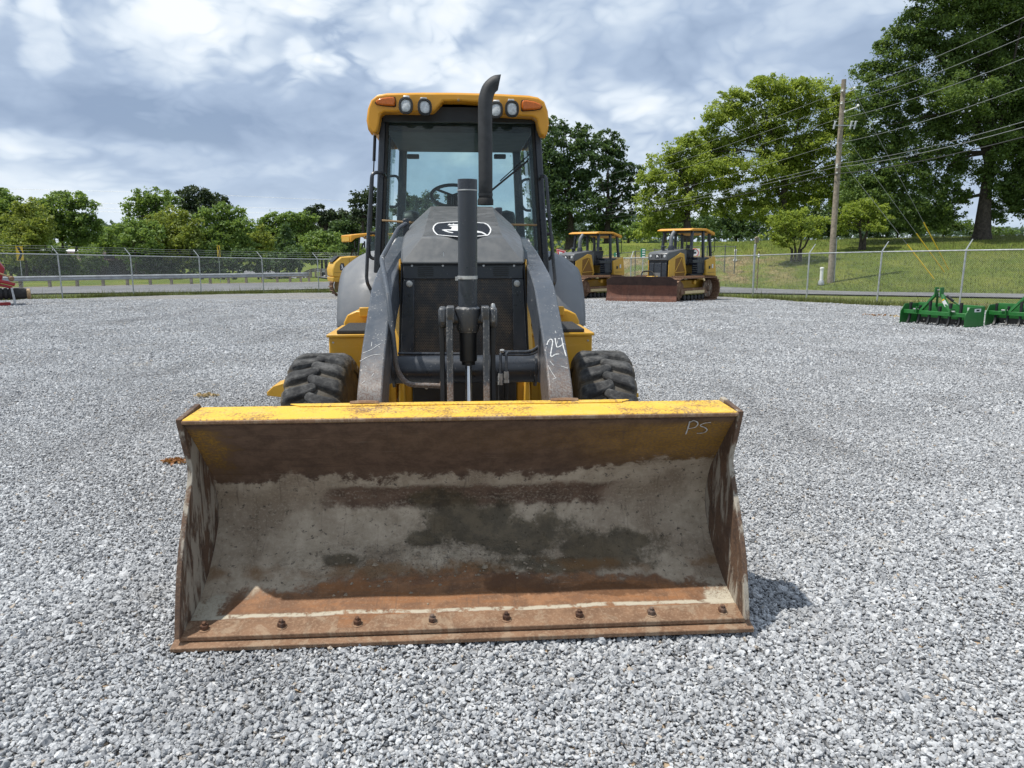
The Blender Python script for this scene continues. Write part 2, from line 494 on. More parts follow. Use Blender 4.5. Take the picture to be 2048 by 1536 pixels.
def mk_bucket():
    """worn loader bucket inside: rust, dried grey mud, damp stains, paint remains (x across, 's' along the section)"""
    m, n = new_mat('bucket_wear')
    p = n.obj(); x, y, z = n.sep(p)
    s = n.attr('s')[2]
    q = n.comb(x, n.m('MULTIPLY', s, 1.0), 0.0)
    f1 = n.noise(q, 2.6, 8, .62, .3)
    f2 = n.noise(q, 11, 8, .68, .2)
    fine = n.noise(q, 75, 5, .72)
    gr = n.noise(n.comb(n.m('MULTIPLY', x, 2.2), n.m('MULTIPLY', s, 26.0), 0.0), 1.0, 6, .66, .4)
    streak = n.noise(n.comb(n.m('MULTIPLY', x, 40.0), n.m('MULTIPLY', s, 5.0), 3.0), 1.0, 4, .6)
    j1 = n.m('SUBTRACT', f1, .5); j2 = n.m('SUBTRACT', f2, .5)
    wob = n.m('ADD', n.m('ADD', n.m('MULTIPLY', j1, .30), n.m('MULTIPLY', j2, .22)), n.m('MULTIPLY', n.m('SUBTRACT', fine, .5), .05))
    sw = n.m('ADD', s, wob)
    # brown rust base
    rust = n.mix(n.ss(f2, .35, .65), (0.085, 0.053, 0.036), (0.155, 0.098, 0.066))
    rust = n.mix(n.m('MULTIPLY', n.ss(fine, .46, .62), .5), rust, (0.135, 0.085, 0.055))
    rust = n.mix(n.m('MULTIPLY', n.ss(gr, .52, .70), .35), rust, (0.035, 0.022, 0.02))
    # yellow paint left at the upper corners
    yl = n.m('ADD', n.ss(n.m('ADD', x, n.m('MULTIPLY', j2, .8)), .30, 1.05), n.ss(n.m('ADD', x, n.m('MULTIPLY', j2, .5)), -.97, -1.14))
    yl = n.m('MULTIPLY', yl, n.ss(n.m('ADD', s, n.m('MULTIPLY', wob, .6)), .50, .20))
    yl = n.m('MULTIPLY', yl, n.ss(s, 0.03, 0.10))
    yl = n.m('MULTIPLY', yl, n.ss(fine, .60, .38, .25, 1.0), clamp=True)
    c = n.mix(n.m('MULTIPLY', yl, .92), rust, (0.40, 0.22, 0.022))
    amber = n.m('MULTIPLY', n.ss(n.m('ADD', x, j1), -.7, 1.0), n.m('MULTIPLY', n.ss(s, .05, .13), n.ss(sw, .36, .2)))
    c = n.mix(n.m('MULTIPLY', amber, n.ss(fine, .6, .4, .1, .5)), c, (0.21, 0.115, 0.028))
    # dried grey mud
    mud = n.mix(n.ss(f2, .3, .7), (0.33, 0.270, 0.196), (0.48, 0.40, 0.305))
    mud = n.mix(n.ss(f1, .42, .64, 0, .75), mud, (0.19, 0.14, 0.095))
    mud = n.mix(n.m('MULTIPLY', n.ss(fine, .52, .68), .55), mud, (0.56, 0.48, 0.38))
    mud = n.mix(n.ss(n.noise(q, 38, 5, .7), .57, .66, 0, .85), mud, (0.06, 0.05, 0.042))
    mm = n.m('MULTIPLY', n.ss(n.m('ADD', sw, n.m('MULTIPLY', n.ss(x, .2, 1.1), .10)), .448, .482), n.ss(n.m('ADD', sw, n.m('MULTIPLY', n.m('ABSOLUTE', x), -.10)), .985, .925))
    mm = n.m('MULTIPLY', mm, n.ss(fine, .72, .60, .35, 1.0))
    # the brown band between the two upper bends
    band = n.m('MULTIPLY', n.ss(n.m('ADD', s, n.m('MULTIPLY', j2, .10)), .515, .545), n.ss(n.m('ADD', s, n.m('MULTIPLY', j2, .12)), .655, .625))
    band = n.m('MULTIPLY', band, n.ss(n.m('ADD', n.m('ABSOLUTE', n.m('ADD', x, -0.05)), n.m('MULTIPLY', j1, 1.6)), .85, .55))
    band = n.m('MULTIPLY', band, n.ss(n.m('ADD', fine, n.m('MULTIPLY', gr, .6)), .78, 1.05, 1.0, .25))
    mm = n.m('MULTIPLY', mm, n.m('SUBTRACT', 1.0, band), clamp=True)
    corner = n.m('MULTIPLY', n.ss(n.m('ADD', n.m('ABSOLUTE', x), n.m('MULTIPLY', wob, .5)), .96, 1.04), n.ss(s, .5, .6))
    corner = n.m('MULTIPLY', corner, n.ss(n.m('ADD', s, wob), 1.45, 1.20))
    mm = n.m('MAXIMUM', mm, n.m('MULTIPLY', corner, n.ss(f2, .38, .5)))
    c = n.mix(mm, c, mud)
    # orange rust on the floor of the bucket
    fl = n.mix(n.ss(f2, .36, .66), (0.155, 0.080, 0.043), (0.285, 0.142, 0.068))
    fl = n.mix(n.m('MULTIPLY', n.ss(n.m('ADD', gr, n.m('MULTIPLY', j1, .5)), .48, .62), .65), fl, (0.27, 0.115, 0.042))
    fl = n.mix(n.m('MULTIPLY', n.ss(fine, .5, .68), .45), fl, (0.34, 0.23, 0.15))
    fl = n.mix(n.ss(n.noise(q, 5.5, 5, .6), .52, .64, 0, .5), fl, (0.085, 0.045, 0.03))
    ff = n.m('MULTIPLY', n.ss(sw, .93, .965), n.m('SUBTRACT', 1.0, mm))
    c = n.mix(ff, c, fl)
    vs = n.noise(n.comb(n.m('MULTIPLY', n.m('ADD', x, n.m('MULTIPLY', j1, .08)), 70.0), n.m('MULTIPLY', s, 3.2), 1.0), 1.0, 5, .62)
    c = n.mix(n.m('MULTIPLY', n.ss(vs, .57, .70), n.ss(f1, .40, .60, .15, .55)), c, (0.085, 0.062, 0.046))
    hs = n.noise(n.comb(n.m('MULTIPLY', x, 4.0), n.m('MULTIPLY', n.m('ADD', s, n.m('MULTIPLY', x, .06)), 120.0), 5.0), 1.0, 4, .6)
    c = n.mix(n.m('MULTIPLY', n.ss(hs, .62, .72), n.ss(n.noise(q, 3.3, 3), .48, .62, 0, .5)), c, (0.33, 0.29, 0.235))
    # damp dark stains
    wd = n.m('ADD', n.m('MULTIPLY', n.m('SUBTRACT', n.noise(q, 4.5, 7, .66), .5), 3.0), n.m('MULTIPLY', n.m('SUBTRACT', fine, .5), .6))
    wet = n.blob(x, s, .02, .73, .22, .13, wd, .3)
    for bx, by, rx, ry in [(-.16, .60, .14, .06), (.27, .80, .19, .12), (.36, .72, .07, .07), (.66, .90, .22, .10), (.74, .84, .13, .07), (.50, .86, .10, .05), (.40, .95, .30, .05), (-.20, .80, .10, .05), (-.55, .89, .09, .035)]:
        wet = n.m('MAXIMUM', wet, n.blob(x, s, bx, by, rx, ry, wd, .3))
    c = n.mix(n.m('MULTIPLY', wet, .80), c, n.mix(n.ss(f2, .4, .6), (0.040, 0.033, 0.019), (0.080, 0.060, 0.031)))
    orange = n.m('MULTIPLY', n.ss(n.m('ADD', n.m('ABSOLUTE', n.m('SUBTRACT', s, .95)), n.m('MULTIPLY', j2, .12)), .05, .01), n.ss(f1, .42, .56))
    c = n.mix(n.m('MULTIPLY', orange, .6), c, (0.20, 0.10, 0.035))
    # oil stain and the pale seam of dirt along the cutting edge weld
    oil = n.m('MAXIMUM', n.blob(x, s, .22, 1.05, .16, .07, wd, .12), n.blob(x, s, .62, 1.09, .20, .05, wd, .15))
    c = n.mix(n.m('MULTIPLY', oil, .5), c, (0.07, 0.038, 0.024))
    seam = n.m('ABSOLUTE', n.m('SUBTRACT', n.m('ADD', s, n.m('MULTIPLY', j2, .03)), 1.196))
    sf = n.m('MULTIPLY', n.ss(seam, .016, .006), n.ss(n.noise(q, 14, 6, .75), .37, .50))
    ec = n.m('MULTIPLY', n.ss(n.m('ADD', n.m('ABSOLUTE', x), n.m('MULTIPLY', wob, 1.2)), .99, 1.04), n.ss(n.m('ADD', s, wob), 1.05, 1.12))
    sf = n.m('MAXIMUM', sf, n.m('MULTIPLY', ec, n.ss(fine, .62, .50, .2, 1.0)))
    c = n.mix(n.m('MULTIPLY', sf, .9), c, (0.47, 0.43, 0.34))
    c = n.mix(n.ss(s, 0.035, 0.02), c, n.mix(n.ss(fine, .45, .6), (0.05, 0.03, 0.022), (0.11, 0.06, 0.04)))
    lump = n.blob(x, s, -.22, .90, .45, .09, wd, .4)
    lump = n.m('MAXIMUM', lump, n.blob(x, s, .28, .93, .16, .05, wd, .4))
    c = n.mix(n.m('MULTIPLY', n.m('MULTIPLY', lump, n.ss(n.noise(q, 50, 6, .75), .50, .66)), .7), c, (0.085, 0.07, 0.05))
    hgt = n.m('ADD', n.m('MULTIPLY', mm, .6), n.m('MULTIPLY', fine, .35))
    hgt = n.m('ADD', hgt, n.m('MULTIPLY', n.m('MULTIPLY', lump, n.noise(q, 42, 6, .75)), 3.0))
    hgt = n.m('ADD', hgt, n.m('MULTIPLY', sf, .6))
    rough = n.m('SUBTRACT', .82, n.m('MULTIPLY', ff, .22))
    rough = n.m('SUBTRACT', rough, n.m('MULTIPLY', oil, .22))
    n.out(n.bsdf(c, rough, 0.0, n.bump(hgt, 0.55, 0.008), 0.4))
    return m


M['bucket'] = mk_bucket()


def mk_rust(name, a, b, hi, dust, dustc=(0.36, 0.34, 0.30), paintc=None, paint_amt=0.0, scale=1.0, zf=None):
    m, n = new_mat(name)
    p = n.vm('SCALE', n.obj(), scale)
    f2 = n.noise(p, 9, 8, .66, .2); fine = n.noise(p, 80, 5, .72)
    c = n.mix(n.ss(f2, .35, .65), a, b)
    c = n.mix(n.m('MULTIPLY', n.ss(fine, .48, .64), .55), c, hi)
    if paintc:
        pf = n.ss(n.m('ADD', n.m('MULTIPLY', fine, .7), n.m('MULTIPLY', n.noise(p, 5, 6, .65), .6)), .66 + .22 * (1 - paint_amt), .55 + .22 * (1 - paint_amt))
        c = n.mix(pf, c, paintc)
    st = n.noise(n.vm('MULTIPLY', p, (8, 8, 2.2)), 1.4, 8, .7, .5)
    df = n.m('MULTIPLY', n.ss(st, .50, .60), dust)
    c = n.mix(df, c, dustc)
    n.out(n.bsdf(c, .72, 0, n.bump(n.m('ADD', fine, df), .4, .006), .4)); return m


M['side_rust'] = mk_rust('bucket_side_rust', (0.070, 0.044, 0.032), (0.13, 0.078, 0.05), (0.2, 0.12, 0.07), .9, (0.38, 0.345, 0.285))
M['edge_rust'] = mk_rust('cutting_edge_rust', (0.16, 0.090, 0.052), (0.235, 0.135, 0.078), (0.35, 0.235, 0.15), .4, (0.38, 0.30, 0.21))
M['bolt_rust'] = mk_rust('rusty_bolt', (0.06, 0.03, 0.02), (0.12, 0.055, 0.03), (0.2, 0.1, 0.05), .2)
M['lip_yellow'] = mk_rust('worn_yellow_lip', (0.17, 0.085, 0.035), (0.25, 0.13, 0.05), (0.33, 0.2, 0.09), .1, (0.6, 0.55, 0.4), (0.70, 0.44, 0.055), .52)
M['blade_rust'] = mk_rust('dozer_blade_rust', (0.085, 0.035, 0.025), (0.15, 0.06, 0.038), (0.2, 0.09, 0.05), .25, (0.22, 0.13, 0.09), None, 0, .5)
M['blade_dark'] = mk_rust('dozer_blade_dark', (0.035, 0.022, 0.02), (0.06, 0.035, 0.03), (0.1, 0.05, 0.035), .1, (0.1, 0.07, 0.05), None, 0, .5)
M['track_rust'] = mk_rust('track_shoe_rust', (0.11, 0.055, 0.03), (0.17, 0.09, 0.05), (0.3, 0.2, 0.13), .35, (0.34, 0.26, 0.18), None, 0, .8)
M['rust_pipe'] = mk_rust('worn_link_face', (0.17, 0.07, 0.045), (0.24, 0.11, 0.07), (0.35, 0.2, 0.13), .1)


def mk_mesh_grille():
    m, n = new_mat('perforated_grille')
    p = n.obj(); x, y, z = n.sep(p)
    sx, sz = 95.0, 110.0
    row = n.m('FLOOR', n.m('MULTIPLY', z, sz))
    fx = n.m('SUBTRACT', n.m('FRACT', n.m('ADD', n.m('MULTIPLY', x, sx), n.m('MULTIPLY', row, .5))), .5)
    fz = n.m('SUBTRACT', n.m('FRACT', n.m('MULTIPLY', z, sz)), .5)
    d = n.m('SQRT', n.m('ADD', n.m('MULTIPLY', fx, fx), n.m('MULTIPLY', fz, fz)))
    hole = n.ss(d, .38, .30)
    c = n.mix(n.ss(n.noise(p, 9, 6, .7), .42, .68), (0.050, 0.050, 0.052), (0.145, 0.110, 0.08))
    c = n.mix(n.m('MULTIPLY', n.ss(n.noise(p, 60, 4, .7), .60, .68), n.ss(n.noise(p, 5, 2), .45, .6)), c, (0.30, 0.2, 0.12))
    c = n.mix(hole, c, (0.004, 0.004, 0.004))
    n.out(n.bsdf(c, .55, 0, n.bump(hole, -.5, .003))); return m


M['grille'] = mk_mesh_grille()


def mk_gravel_sheet():
    m, n = new_mat('crushed_stone')
    p = n.pos()
    pw = n.vm('ADD', p, n.vm('SCALE', n.noise(p, 25, 2, .5, 0, 1), 0.012))
    vn = n.new('ShaderNodeTexVoronoi'); n.put(vn.inputs['Vector'], pw); vn.inputs['Scale'].default_value = 34
    cell = n.sep(vn.outputs['Color'])
    edge = n.voro(pw, 34, 'DISTANCE_TO_EDGE')
    g = n.m('ADD', n.m('MULTIPLY', cell[0], .5), n.m('MULTIPLY', n.noise(p, 120, 3), .3))
    c = n.ramp(g, [(0.05, (0.24, 0.245, 0.25)), (0.4, (0.45, 0.455, 0.465)), (0.75, (0.70, 0.70, 0.70))])
    c = n.mix(n.ss(n.noise(p, 14, 3, .7), .34, .56, .34, 0), c, (0.17, 0.175, 0.185))
    c = n.mix(n.ss(n.noise(p, 9, 4, .75), .48, .62, 0, .55), c, (0.82, 0.82, 0.82))
    c = n.mix(n.ss(cell[1], .955, .975), c, (0.48, 0.36, 0.24))
    c = n.mix(n.ss(edge, .10, .0, 0, .85), c, (0.045, 0.048, 0.055))
    big = n.noise(p, .45, 4, .6)
    c = n.mix(n.ss(big, .40, .70, 0.0, .20), c, (0.24, 0.24, 0.245))
    tr = n.noise(n.vm('MULTIPLY', p, (.25, 1.6, 1)), 1.0, 4, .6)
    c = n.mix(n.ss(tr, .56, .68, 0, .22), c, (0.13, 0.135, 0.14))
    y = n.sep(p)[1]
    br = n.m('MULTIPLY', n.ss(y, 20, 31), n.ss(n.noise(p, .35, 5, .65), .40, .62))
    c = n.mix(n.m('MULTIPLY', br, .4), c, (0.38, 0.34, 0.27))
    h = n.m('ADD', n.ss(edge, 0, .22), n.m('MULTIPLY', cell[2], 1.2))
    tilt = n.vm('SCALE', n.vm('SUBTRACT', vn.outputs['Color'], (.5, .5, .5)), .9)
    nb = n.vm('NORMALIZE', n.vm('ADD', n.bump(h, .9, .02), tilt))
    n.out(n.bsdf(c, .8, 0, nb, .3)); return m


M['gravel'] = mk_gravel_sheet()


def mk_stone():
    m, n = new_mat('crushed_limestone')
    r = n.rnd(); p = n.pos()
    r2 = n.m('FRACT', n.m('MULTIPLY', r, 37.7))
    c = n.ramp(r, [(0.0, (0.18, 0.188, 0.198)), (0.25, (0.335, 0.345, 0.358)), (0.7, (0.49, 0.503, 0.515)), (1.0, (0.66, 0.67, 0.678))])
    c = n.mix(n.ss(r2, .988, .992), c, (0.48, 0.40, 0.31))
    c = n.mix(n.ss(n.noise(p, 90, 4, .65), .35, .7, 0, .5), c, (0.23, 0.24, 0.26))
    c = n.mix(n.ss(n.noise(p, 210, 3, .6), .58, .7, 0, .4), c, (0.60, 0.61, 0.62))
    big = n.noise(p, .45, 4, .6)
    c = n.mix(n.ss(big, .40, .70, 0.0, .18), c, (0.24, 0.24, 0.245))
    lane = n.noise(n.vm('MULTIPLY', p, (.9, .22, 1)), 1.0, 4, .6)
    c = n.mix(n.ss(lane, .52, .66, 0, .35), c, (0.17, 0.172, 0.178))
    c = n.mix(n.ss(n.noise(p, .8, 5, .65), .60, .72, 0, .35), c, (0.42, 0.38, 0.32))
    n.out(n.bsdf(c, .75, 0, n.bump(n.noise(p, 160, 4, .6), .25, .004), .35)); return m


M['stone'] = mk_stone()


def mk_grass():
    m, n = new_mat('mown_grass')
    p = n.pos(); x, y, z = n.sep(p)
    f = n.noise(p, 9, 6, .7); g = n.noise(p, .35, 5, .6); h = n.noise(p, 38, 3, .7)
    c = n.mix(n.ss(f, .3, .7), (0.065, 0.100, 0.016), (0.150, 0.190, 0.034))
    c = n.mix(n.ss(n.noise(n.vm('MULTIPLY', p, (1.0, .35, 1)), .9, 4, .65), .46, .62, 0, .45), c, (0.075, 0.115, 0.018))
    c = n.mix(n.ss(g, .42, .66, 0, .6), c, (0.20, 0.215, 0.045))
    c = n.mix(n.ss(h, .60, .72, 0, .5), c, (0.27, 0.26, 0.085))
    sp = n.ss(n.voro(p, 2.7), .10, .06)
    c = n.mix(n.m('MULTIPLY', sp, .6), c, (0.45, 0.45, 0.36))
    # bare clay and straw on the cut bank beyond the road
    bank = n.m('MULTIPLY', n.ss(n.m('ADD', x, n.m('MULTIPLY', n.noise(p, .3, 4), 8.0)), 25.5, 20.0), n.ss(x, 3.0, 6.0))
    bank = n.m('MULTIPLY', bank, n.m('MULTIPLY', n.ss(n.m('ADD', z, n.m('MULTIPLY', n.noise(p, .5, 5, .6), 1.0)), -.1, .35), n.ss(n.m('ADD', z, n.m('MULTIPLY', n.noise(p, .5, 5, .6), 1.2)), 2.4, 1.7)))
    soil = n.mix(n.ss(n.noise(p, 2.2, 6, .7), .4, .62), (0.20, 0.13, 0.075), (0.36, 0.27, 0.15))
    bf = n.m('MULTIPLY', bank, n.ss(n.noise(n.vm('MULTIPLY', p, (.6, .6, 2.4)), .9, 6, .68), .40, .56))
    c = n.mix(n.m('MULTIPLY', bf, .8), c, soil)
    n.out(n.bsdf(c, .9, 0, n.bump(n.m('ADD', f, h), .8, .05), .15)); return m


M['grass'] = mk_grass()


def mk_asphalt():
    m, n = new_mat('asphalt')
    p = n.pos()
    c = n.mix(n.ss(n.noise(p, 45, 4, .7), .35, .65), (0.12, 0.122, 0.128), (0.19, 0.19, 0.195))
    c = n.mix(n.ss(n.noise(p, .4, 5, .6), .4, .65, 0, .45), c, (0.235, 0.235, 0.235))
    crack = n.ss(n.voro(n.vm('ADD', p, n.vm('SCALE', n.noise(p, 1.5, 3, .6, 0, 1), .8)), .45, 'DISTANCE_TO_EDGE'), .012, .003)
    c = n.mix(n.m('MULTIPLY', crack, .7), c, (0.03, 0.03, 0.03))
    n.out(n.bsdf(c, .85, 0, n.bump(n.noise(p, 80, 3), .3, .01), .25)); return m


M['asphalt'] = mk_asphalt()


def mk_leaf(name, dark, mid, light, trans=0.35):
    m, n = new_mat(name)
    v = n.attr('var')[2]
    c = n.ramp(v, [(0.0, dark), (0.5, mid), (1.0, light)])
    d = n.new('ShaderNodeBsdfPrincipled'); n.put(d.inputs['Base Color'], c)
    d.inputs['Roughness'].default_value = .5; d.inputs['Specular IOR Level'].default_value = .3
    t = n.new('ShaderNodeBsdfTranslucent'); n.put(t.inputs[0], n.mix(.5, c, (light[0] * 1.5, light[1] * 1.5, light[2] * .7)))
    mx = n.new('ShaderNodeMixShader'); mx.inputs[0].default_value = trans
    n.t.links.new(d.outputs[0], mx.inputs[1]); n.t.links.new(t.outputs[0], mx.inputs[2])
    n.out(mx.outputs[0]); return m


M['leaf_oak'] = mk_leaf('dark_oak_leaf', (0.063, 0.108, 0.032), (0.115, 0.184, 0.051), (0.198, 0.278, 0.082), .4)
M['leaf_dark'] = mk_leaf('deep_green_leaf', (0.042, 0.082, 0.034), (0.076, 0.130, 0.052), (0.134, 0.205, 0.076), .3)
M['leaf_light'] = mk_leaf('spring_green_leaf', (0.150, 0.205, 0.035), (0.245, 0.325, 0.060), (0.38, 0.45, 0.12), .5)

M['leaf_mid'] = mk_leaf('mid_green_leaf', (0.089, 0.147, 0.041), (0.154, 0.242, 0.066), (0.264, 0.359, 0.109), .4)
M['leaf_olive'] = mk_leaf('yellow_green_leaf', (0.122, 0.169, 0.036), (0.204, 0.258, 0.057), (0.325, 0.367, 0.101), .4)
M['leaf_pine'] = mk_leaf('pine_needles', (0.030, 0.048, 0.028), (0.054, 0.082, 0.040), (0.092, 0.125, 0.062), .2)
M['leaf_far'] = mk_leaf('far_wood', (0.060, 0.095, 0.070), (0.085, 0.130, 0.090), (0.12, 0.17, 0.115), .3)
M['blade'] = mk_leaf('grass_blade', (0.05, 0.075, 0.02), (0.10, 0.13, 0.04), (0.22, 0.22, 0.09), .3)
M['mud_clod'] = flat('dried_mud', (0.30, 0.245, 0.18), .9, 0, .35, 30, .5, 90)
M['leaf_dry'] = mk_leaf('dry_leaf', (0.16, 0.06, 0.02), (0.30, 0.13, 0.05), (0.45, 0.27, 0.13), .2)


# ------------------------------------------------------------------ terrain
def road_far(x):   # far edge (y) of the road as a function of x, right-hand side
    return np.interp(x, [-60, 0, 6, 12, 24, 40, 80], [60, 59.5, 55, 48.5, 38.5, 25, 5])


def zt(x, y):
    x = np.asarray(x, float); y = np.asarray(y, float)
    yy = np.clip(y, 0, 43)
    z0 = -0.00036 * yy ** 2
    d0 = road_far(x)
    top = np.interp(x, [5, 40, 90], [2.25, 2.95, 3.3])
    t = np.clip((y - d0) / np.maximum(64 - d0, 8), 0, 1)
    sm = t * t * (3 - 2 * t)
    k = np.clip((x - 2) / 5, 0, 1); k = k * k * (3 - 2 * k)
    rise = (top - z0) * sm * k
    drop = -2.2 * np.clip((y - 64) / 14, 0, 1) * (1 - np.clip((x + 4) / 6, 0, 1)) * np.clip((-x - 14) / 12 + np.clip((y - 80) / 30, -1, 0), 0, 1)
    far = np.clip((y - 70) / 200, 0, 1) * -2.5 * k
    return z0 + rise + drop + far + 0.03 * np.sin(x * .9) * np.sin(y * .7) * sm * k


def ztf(x, y): return float(zt(x, y))


def grid_obj(name, xs, ys, mat, dz=0.0, zf=zt):
    X, Y = np.meshgrid(xs, ys)
    Z = zf(X, Y) + dz
    co = np.stack([X, Y, Z], -1).reshape(-1, 3)
    nx, ny = len(xs), len(ys)
    i = np.arange(ny - 1)[:, None] * nx + np.arange(nx - 1)[None, :]
    f = np.stack([i, i + 1, i + nx + 1, i + nx], -1).reshape(-1)
    return np_mesh(name, co, f, np.full((nx - 1) * (ny - 1), 4), mat, smooth=True)


xs = np.concatenate([np.linspace(-1500, -100, 12), np.linspace(-90, 90, 121), np.linspace(100, 1500, 12)])
ys = np.concatenate([np.linspace(-60, 0, 4), np.linspace(2, 120, 100), np.linspace(130, 300, 10), np.linspace(400, 2500, 8)])
g = grid_obj('ground', xs, ys, M['grass'], -0.05)
tag(g, 'mown grass ground rising to a lawn on the right', kind='structure')

# gravel lot: a sheet bounded by the fence, uneven edge
FENCE = [(-24.0, 23.3), (-22.4, 26.4), (-20.8, 29.3), (-19.2, 32.2), (-17.6, 35.1), (-15.7, 38.1), (-13.4, 40.75), (-11.0, 43.0),
         (-7.6, 43.2), (-4.2, 43.0), (-0.8, 42.5), (2.8, 41.6), (6.3, 40.2), (10.9, 34.15), (11.8, 30.2), (13.2, 27.25), (14.8, 24.9), (16.6, 22.6), (18.6, 20.3)]


def lot_edge(x):
    fx = [-26.0, -24.0, -19.2, -15.7, -13.4, -11, -5, 0, 5, 8.5, 9.9, 11, 12.3, 14.1, 16.2, 19.5, 24, 40, 60]
    fy = [22, 23.6, 32.2, 37.3, 39.6, 41.6, 42.0, 41.6, 38.7, 36.0, 33.2, 29.2, 26.3, 23.6, 21.0, 17.2, 14, 11, 10]
    return np.interp(x, fx, fy)


xs2 = np.concatenate([np.linspace(-26, 26, 261), np.linspace(27, 60, 12)])
tt = np.concatenate([np.linspace(0, .5, 90)[:-1], np.linspace(.5, 1, 60)])
X, T = np.meshgrid(xs2, tt)
E_ = lot_edge(X) + 0.35 * np.sin(X * 2.1) + .22 * np.sin(X * 5.3 + 1) + .12 * np.sin(X * 11.7)
Y = -4 + (E_ + 4) * T
Z = zt(X, Y) - 0.014 + .012 * np.sin(X * 1.3 + .5) * np.sin(Y * 1.7) + .006 * np.sin(X * 3.7) * np.sin(Y * 4.1 + 1)


def gz(x, y):
    return zt(x, y) - 0.014 + .012 * np.sin(x * 1.3 + .5) * np.sin(y * 1.7) + .006 * np.sin(x * 3.7) * np.sin(y * 4.1 + 1)


co = np.stack([X, Y, Z], -1).reshape(-1, 3)
nx, ny = len(xs2), len(tt)
i = np.arange(ny - 1)[:, None] * nx + np.arange(nx - 1)[None, :]
f = np.stack([i, i + 1, i + nx + 1, i + nx], -1).reshape(-1)
lot = np_mesh('gravel_lot', co, f, np.full((nx - 1) * (ny - 1), 4), M['gravel'], smooth=True)
tag(lot, 'pale grey crushed stone yard surface', kind='structure')


# loose stones as real geometry, instanced near the camera
def stones():
    P = []; S = []
    for (y0, y1, dens, sz) in [(1.5, 4.2, 6800, 1.0), (4.2, 7.0, 5300, 1.0), (7.0, 10.5, 2700, 1.1), (10.5, 15.0, 1200, 1.35), (15.0, 21, 520, 1.6), (21, 31, 260, 1.9)]:
        w = 0.74 * y1 + 0.5
        n = int((y1 - y0) * 2 * w * dens)
        x = rng.uniform(-w, w, n); y = rng.uniform(y0, y1, n)
        k = np.abs(x) < 0.74 * y + 0.5
        # nothing under the machine where no eye reaches
        k &= ~((np.abs(x + .3) < .95) & (y > 3.4) & (y < 7.2)) & (y < lot_edge(x) - .5)
        x = x[k]; y = y[k]
        P.append(np.stack([x, y, gz(x, y) + .006 + rng.uniform(-.005, .006, len(x))], -1)); S.append(np.full(len(x), sz))
    P = np.concatenate(P); S = np.concatenate(S)
    N = len(P)
    o = np_mesh('gravel', P, [], [], M['stone'])
    me = o.data
    base = (0.0071 * S * (1 + .22 * np.sin(P[:, 0] * 1.9 + 1.3 * np.sin(P[:, 1] * 1.1)) * np.sin(P[:, 1] * 2.3 + .7)) * np.exp(rng.normal(0, .30, N))).clip(0.004, 0.034)
    sc3 = np.stack([base * rng.uniform(.95, 1.55, N), base * rng.uniform(.8, 1.15, N), base * rng.uniform(.5, .9, N)], -1)
    rot = np.stack([rng.normal(0, .6, N), rng.normal(0, .6, N), rng.uniform(0, 6.283, N)], -1)
    for nm, arr in (('sc', sc3), ('rt', rot)):
        a = me.attributes.new(nm, 'FLOAT_VECTOR', 'POINT'); a.data.foreach_set('vector', arr.astype(np.float32).ravel())
    a = me.attributes.new('pick', 'INT', 'POINT'); a.data.foreach_set('value', rng.integers(0, 6, N).astype(np.int32))
    ng = bpy.data.node_groups.new('scatter_stones', 'GeometryNodeTree')
    ng.interface.new_socket('Geometry', in_out='INPUT', socket_type='NodeSocketGeometry')
    ng.interface.new_socket('Geometry', in_out='OUTPUT', socket_type='NodeSocketGeometry')
    nn = ng.nodes; L = ng.links
    gi = nn.new('NodeGroupInput'); go = nn.new('NodeGroupOutput')
    g2i = nn.new('GeometryNodeGeometryToInstance')
    for k in range(6):
        ico = nn.new('GeometryNodeMeshIcoSphere'); ico.inputs['Radius'].default_value = 1; ico.inputs['Subdivisions'].default_value = 2
        sp = nn.new('GeometryNodeSetPosition')
        pos = nn.new('GeometryNodeInputPosition')
        vo = nn.new('ShaderNodeTexVoronoi'); vo.voronoi_dimensions = '3D'; vo.inputs['Scale'].default_value = .95
        ad = nn.new('ShaderNodeVectorMath'); ad.operation = 'ADD'; ad.inputs[1].default_value = (k * 7.3, k * 3.1, k * 1.7)
        L.new(pos.outputs[0], ad.inputs[0]); L.new(ad.outputs[0], vo.inputs['Vector'])
        # snapping each vertex towards its voronoi seed direction gives flat broken faces
        mr = nn.new('ShaderNodeMapRange'); mr.inputs[1].default_value = 0.0; mr.inputs[2].default_value = .9; mr.inputs[3].default_value = 1.35; mr.inputs[4].default_value = .48
        L.new(vo.outputs['Distance'], mr.inputs[0])
        ml = nn.new('ShaderNodeVectorMath'); ml.operation = 'SCALE'
        L.new(pos.outputs[0], ml.inputs[0]); L.new(mr.outputs[0], ml.inputs['Scale'])
        L.new(ml.outputs[0], sp.inputs['Position']); L.new(ico.outputs['Mesh'], sp.inputs['Geometry'])
        sm = nn.new('GeometryNodeSetShadeSmooth'); sm.inputs['Shade Smooth'].default_value = False
        L.new(sp.outputs[0], sm.inputs[0])
        mt = nn.new('GeometryNodeSetMaterial'); mt.inputs['Material'].default_value = M['stone']
        L.new(sm.outputs[0], mt.inputs[0]); L.new(mt.outputs[0], g2i.inputs[0])
    iop = nn.new('GeometryNodeInstanceOnPoints')
    L.new(gi.outputs[0], iop.inputs['Points']); L.new(g2i.outputs[0], iop.inputs['Instance'])
    iop.inputs['Pick Instance'].default_value = True

    def na(nm, typ):
        q = nn.new('GeometryNodeInputNamedAttribute'); q.data_type = typ; q.inputs['Name'].default_value = nm
        return q.outputs[0]
    L.new(na('pick', 'INT'), iop.inputs['Instance Index'])
    L.new(na('sc', 'FLOAT_VECTOR'), iop.inputs['Scale'])
    e2r = nn.new('FunctionNodeEulerToRotation'); L.new(na('rt', 'FLOAT_VECTOR'), e2r.inputs[0])
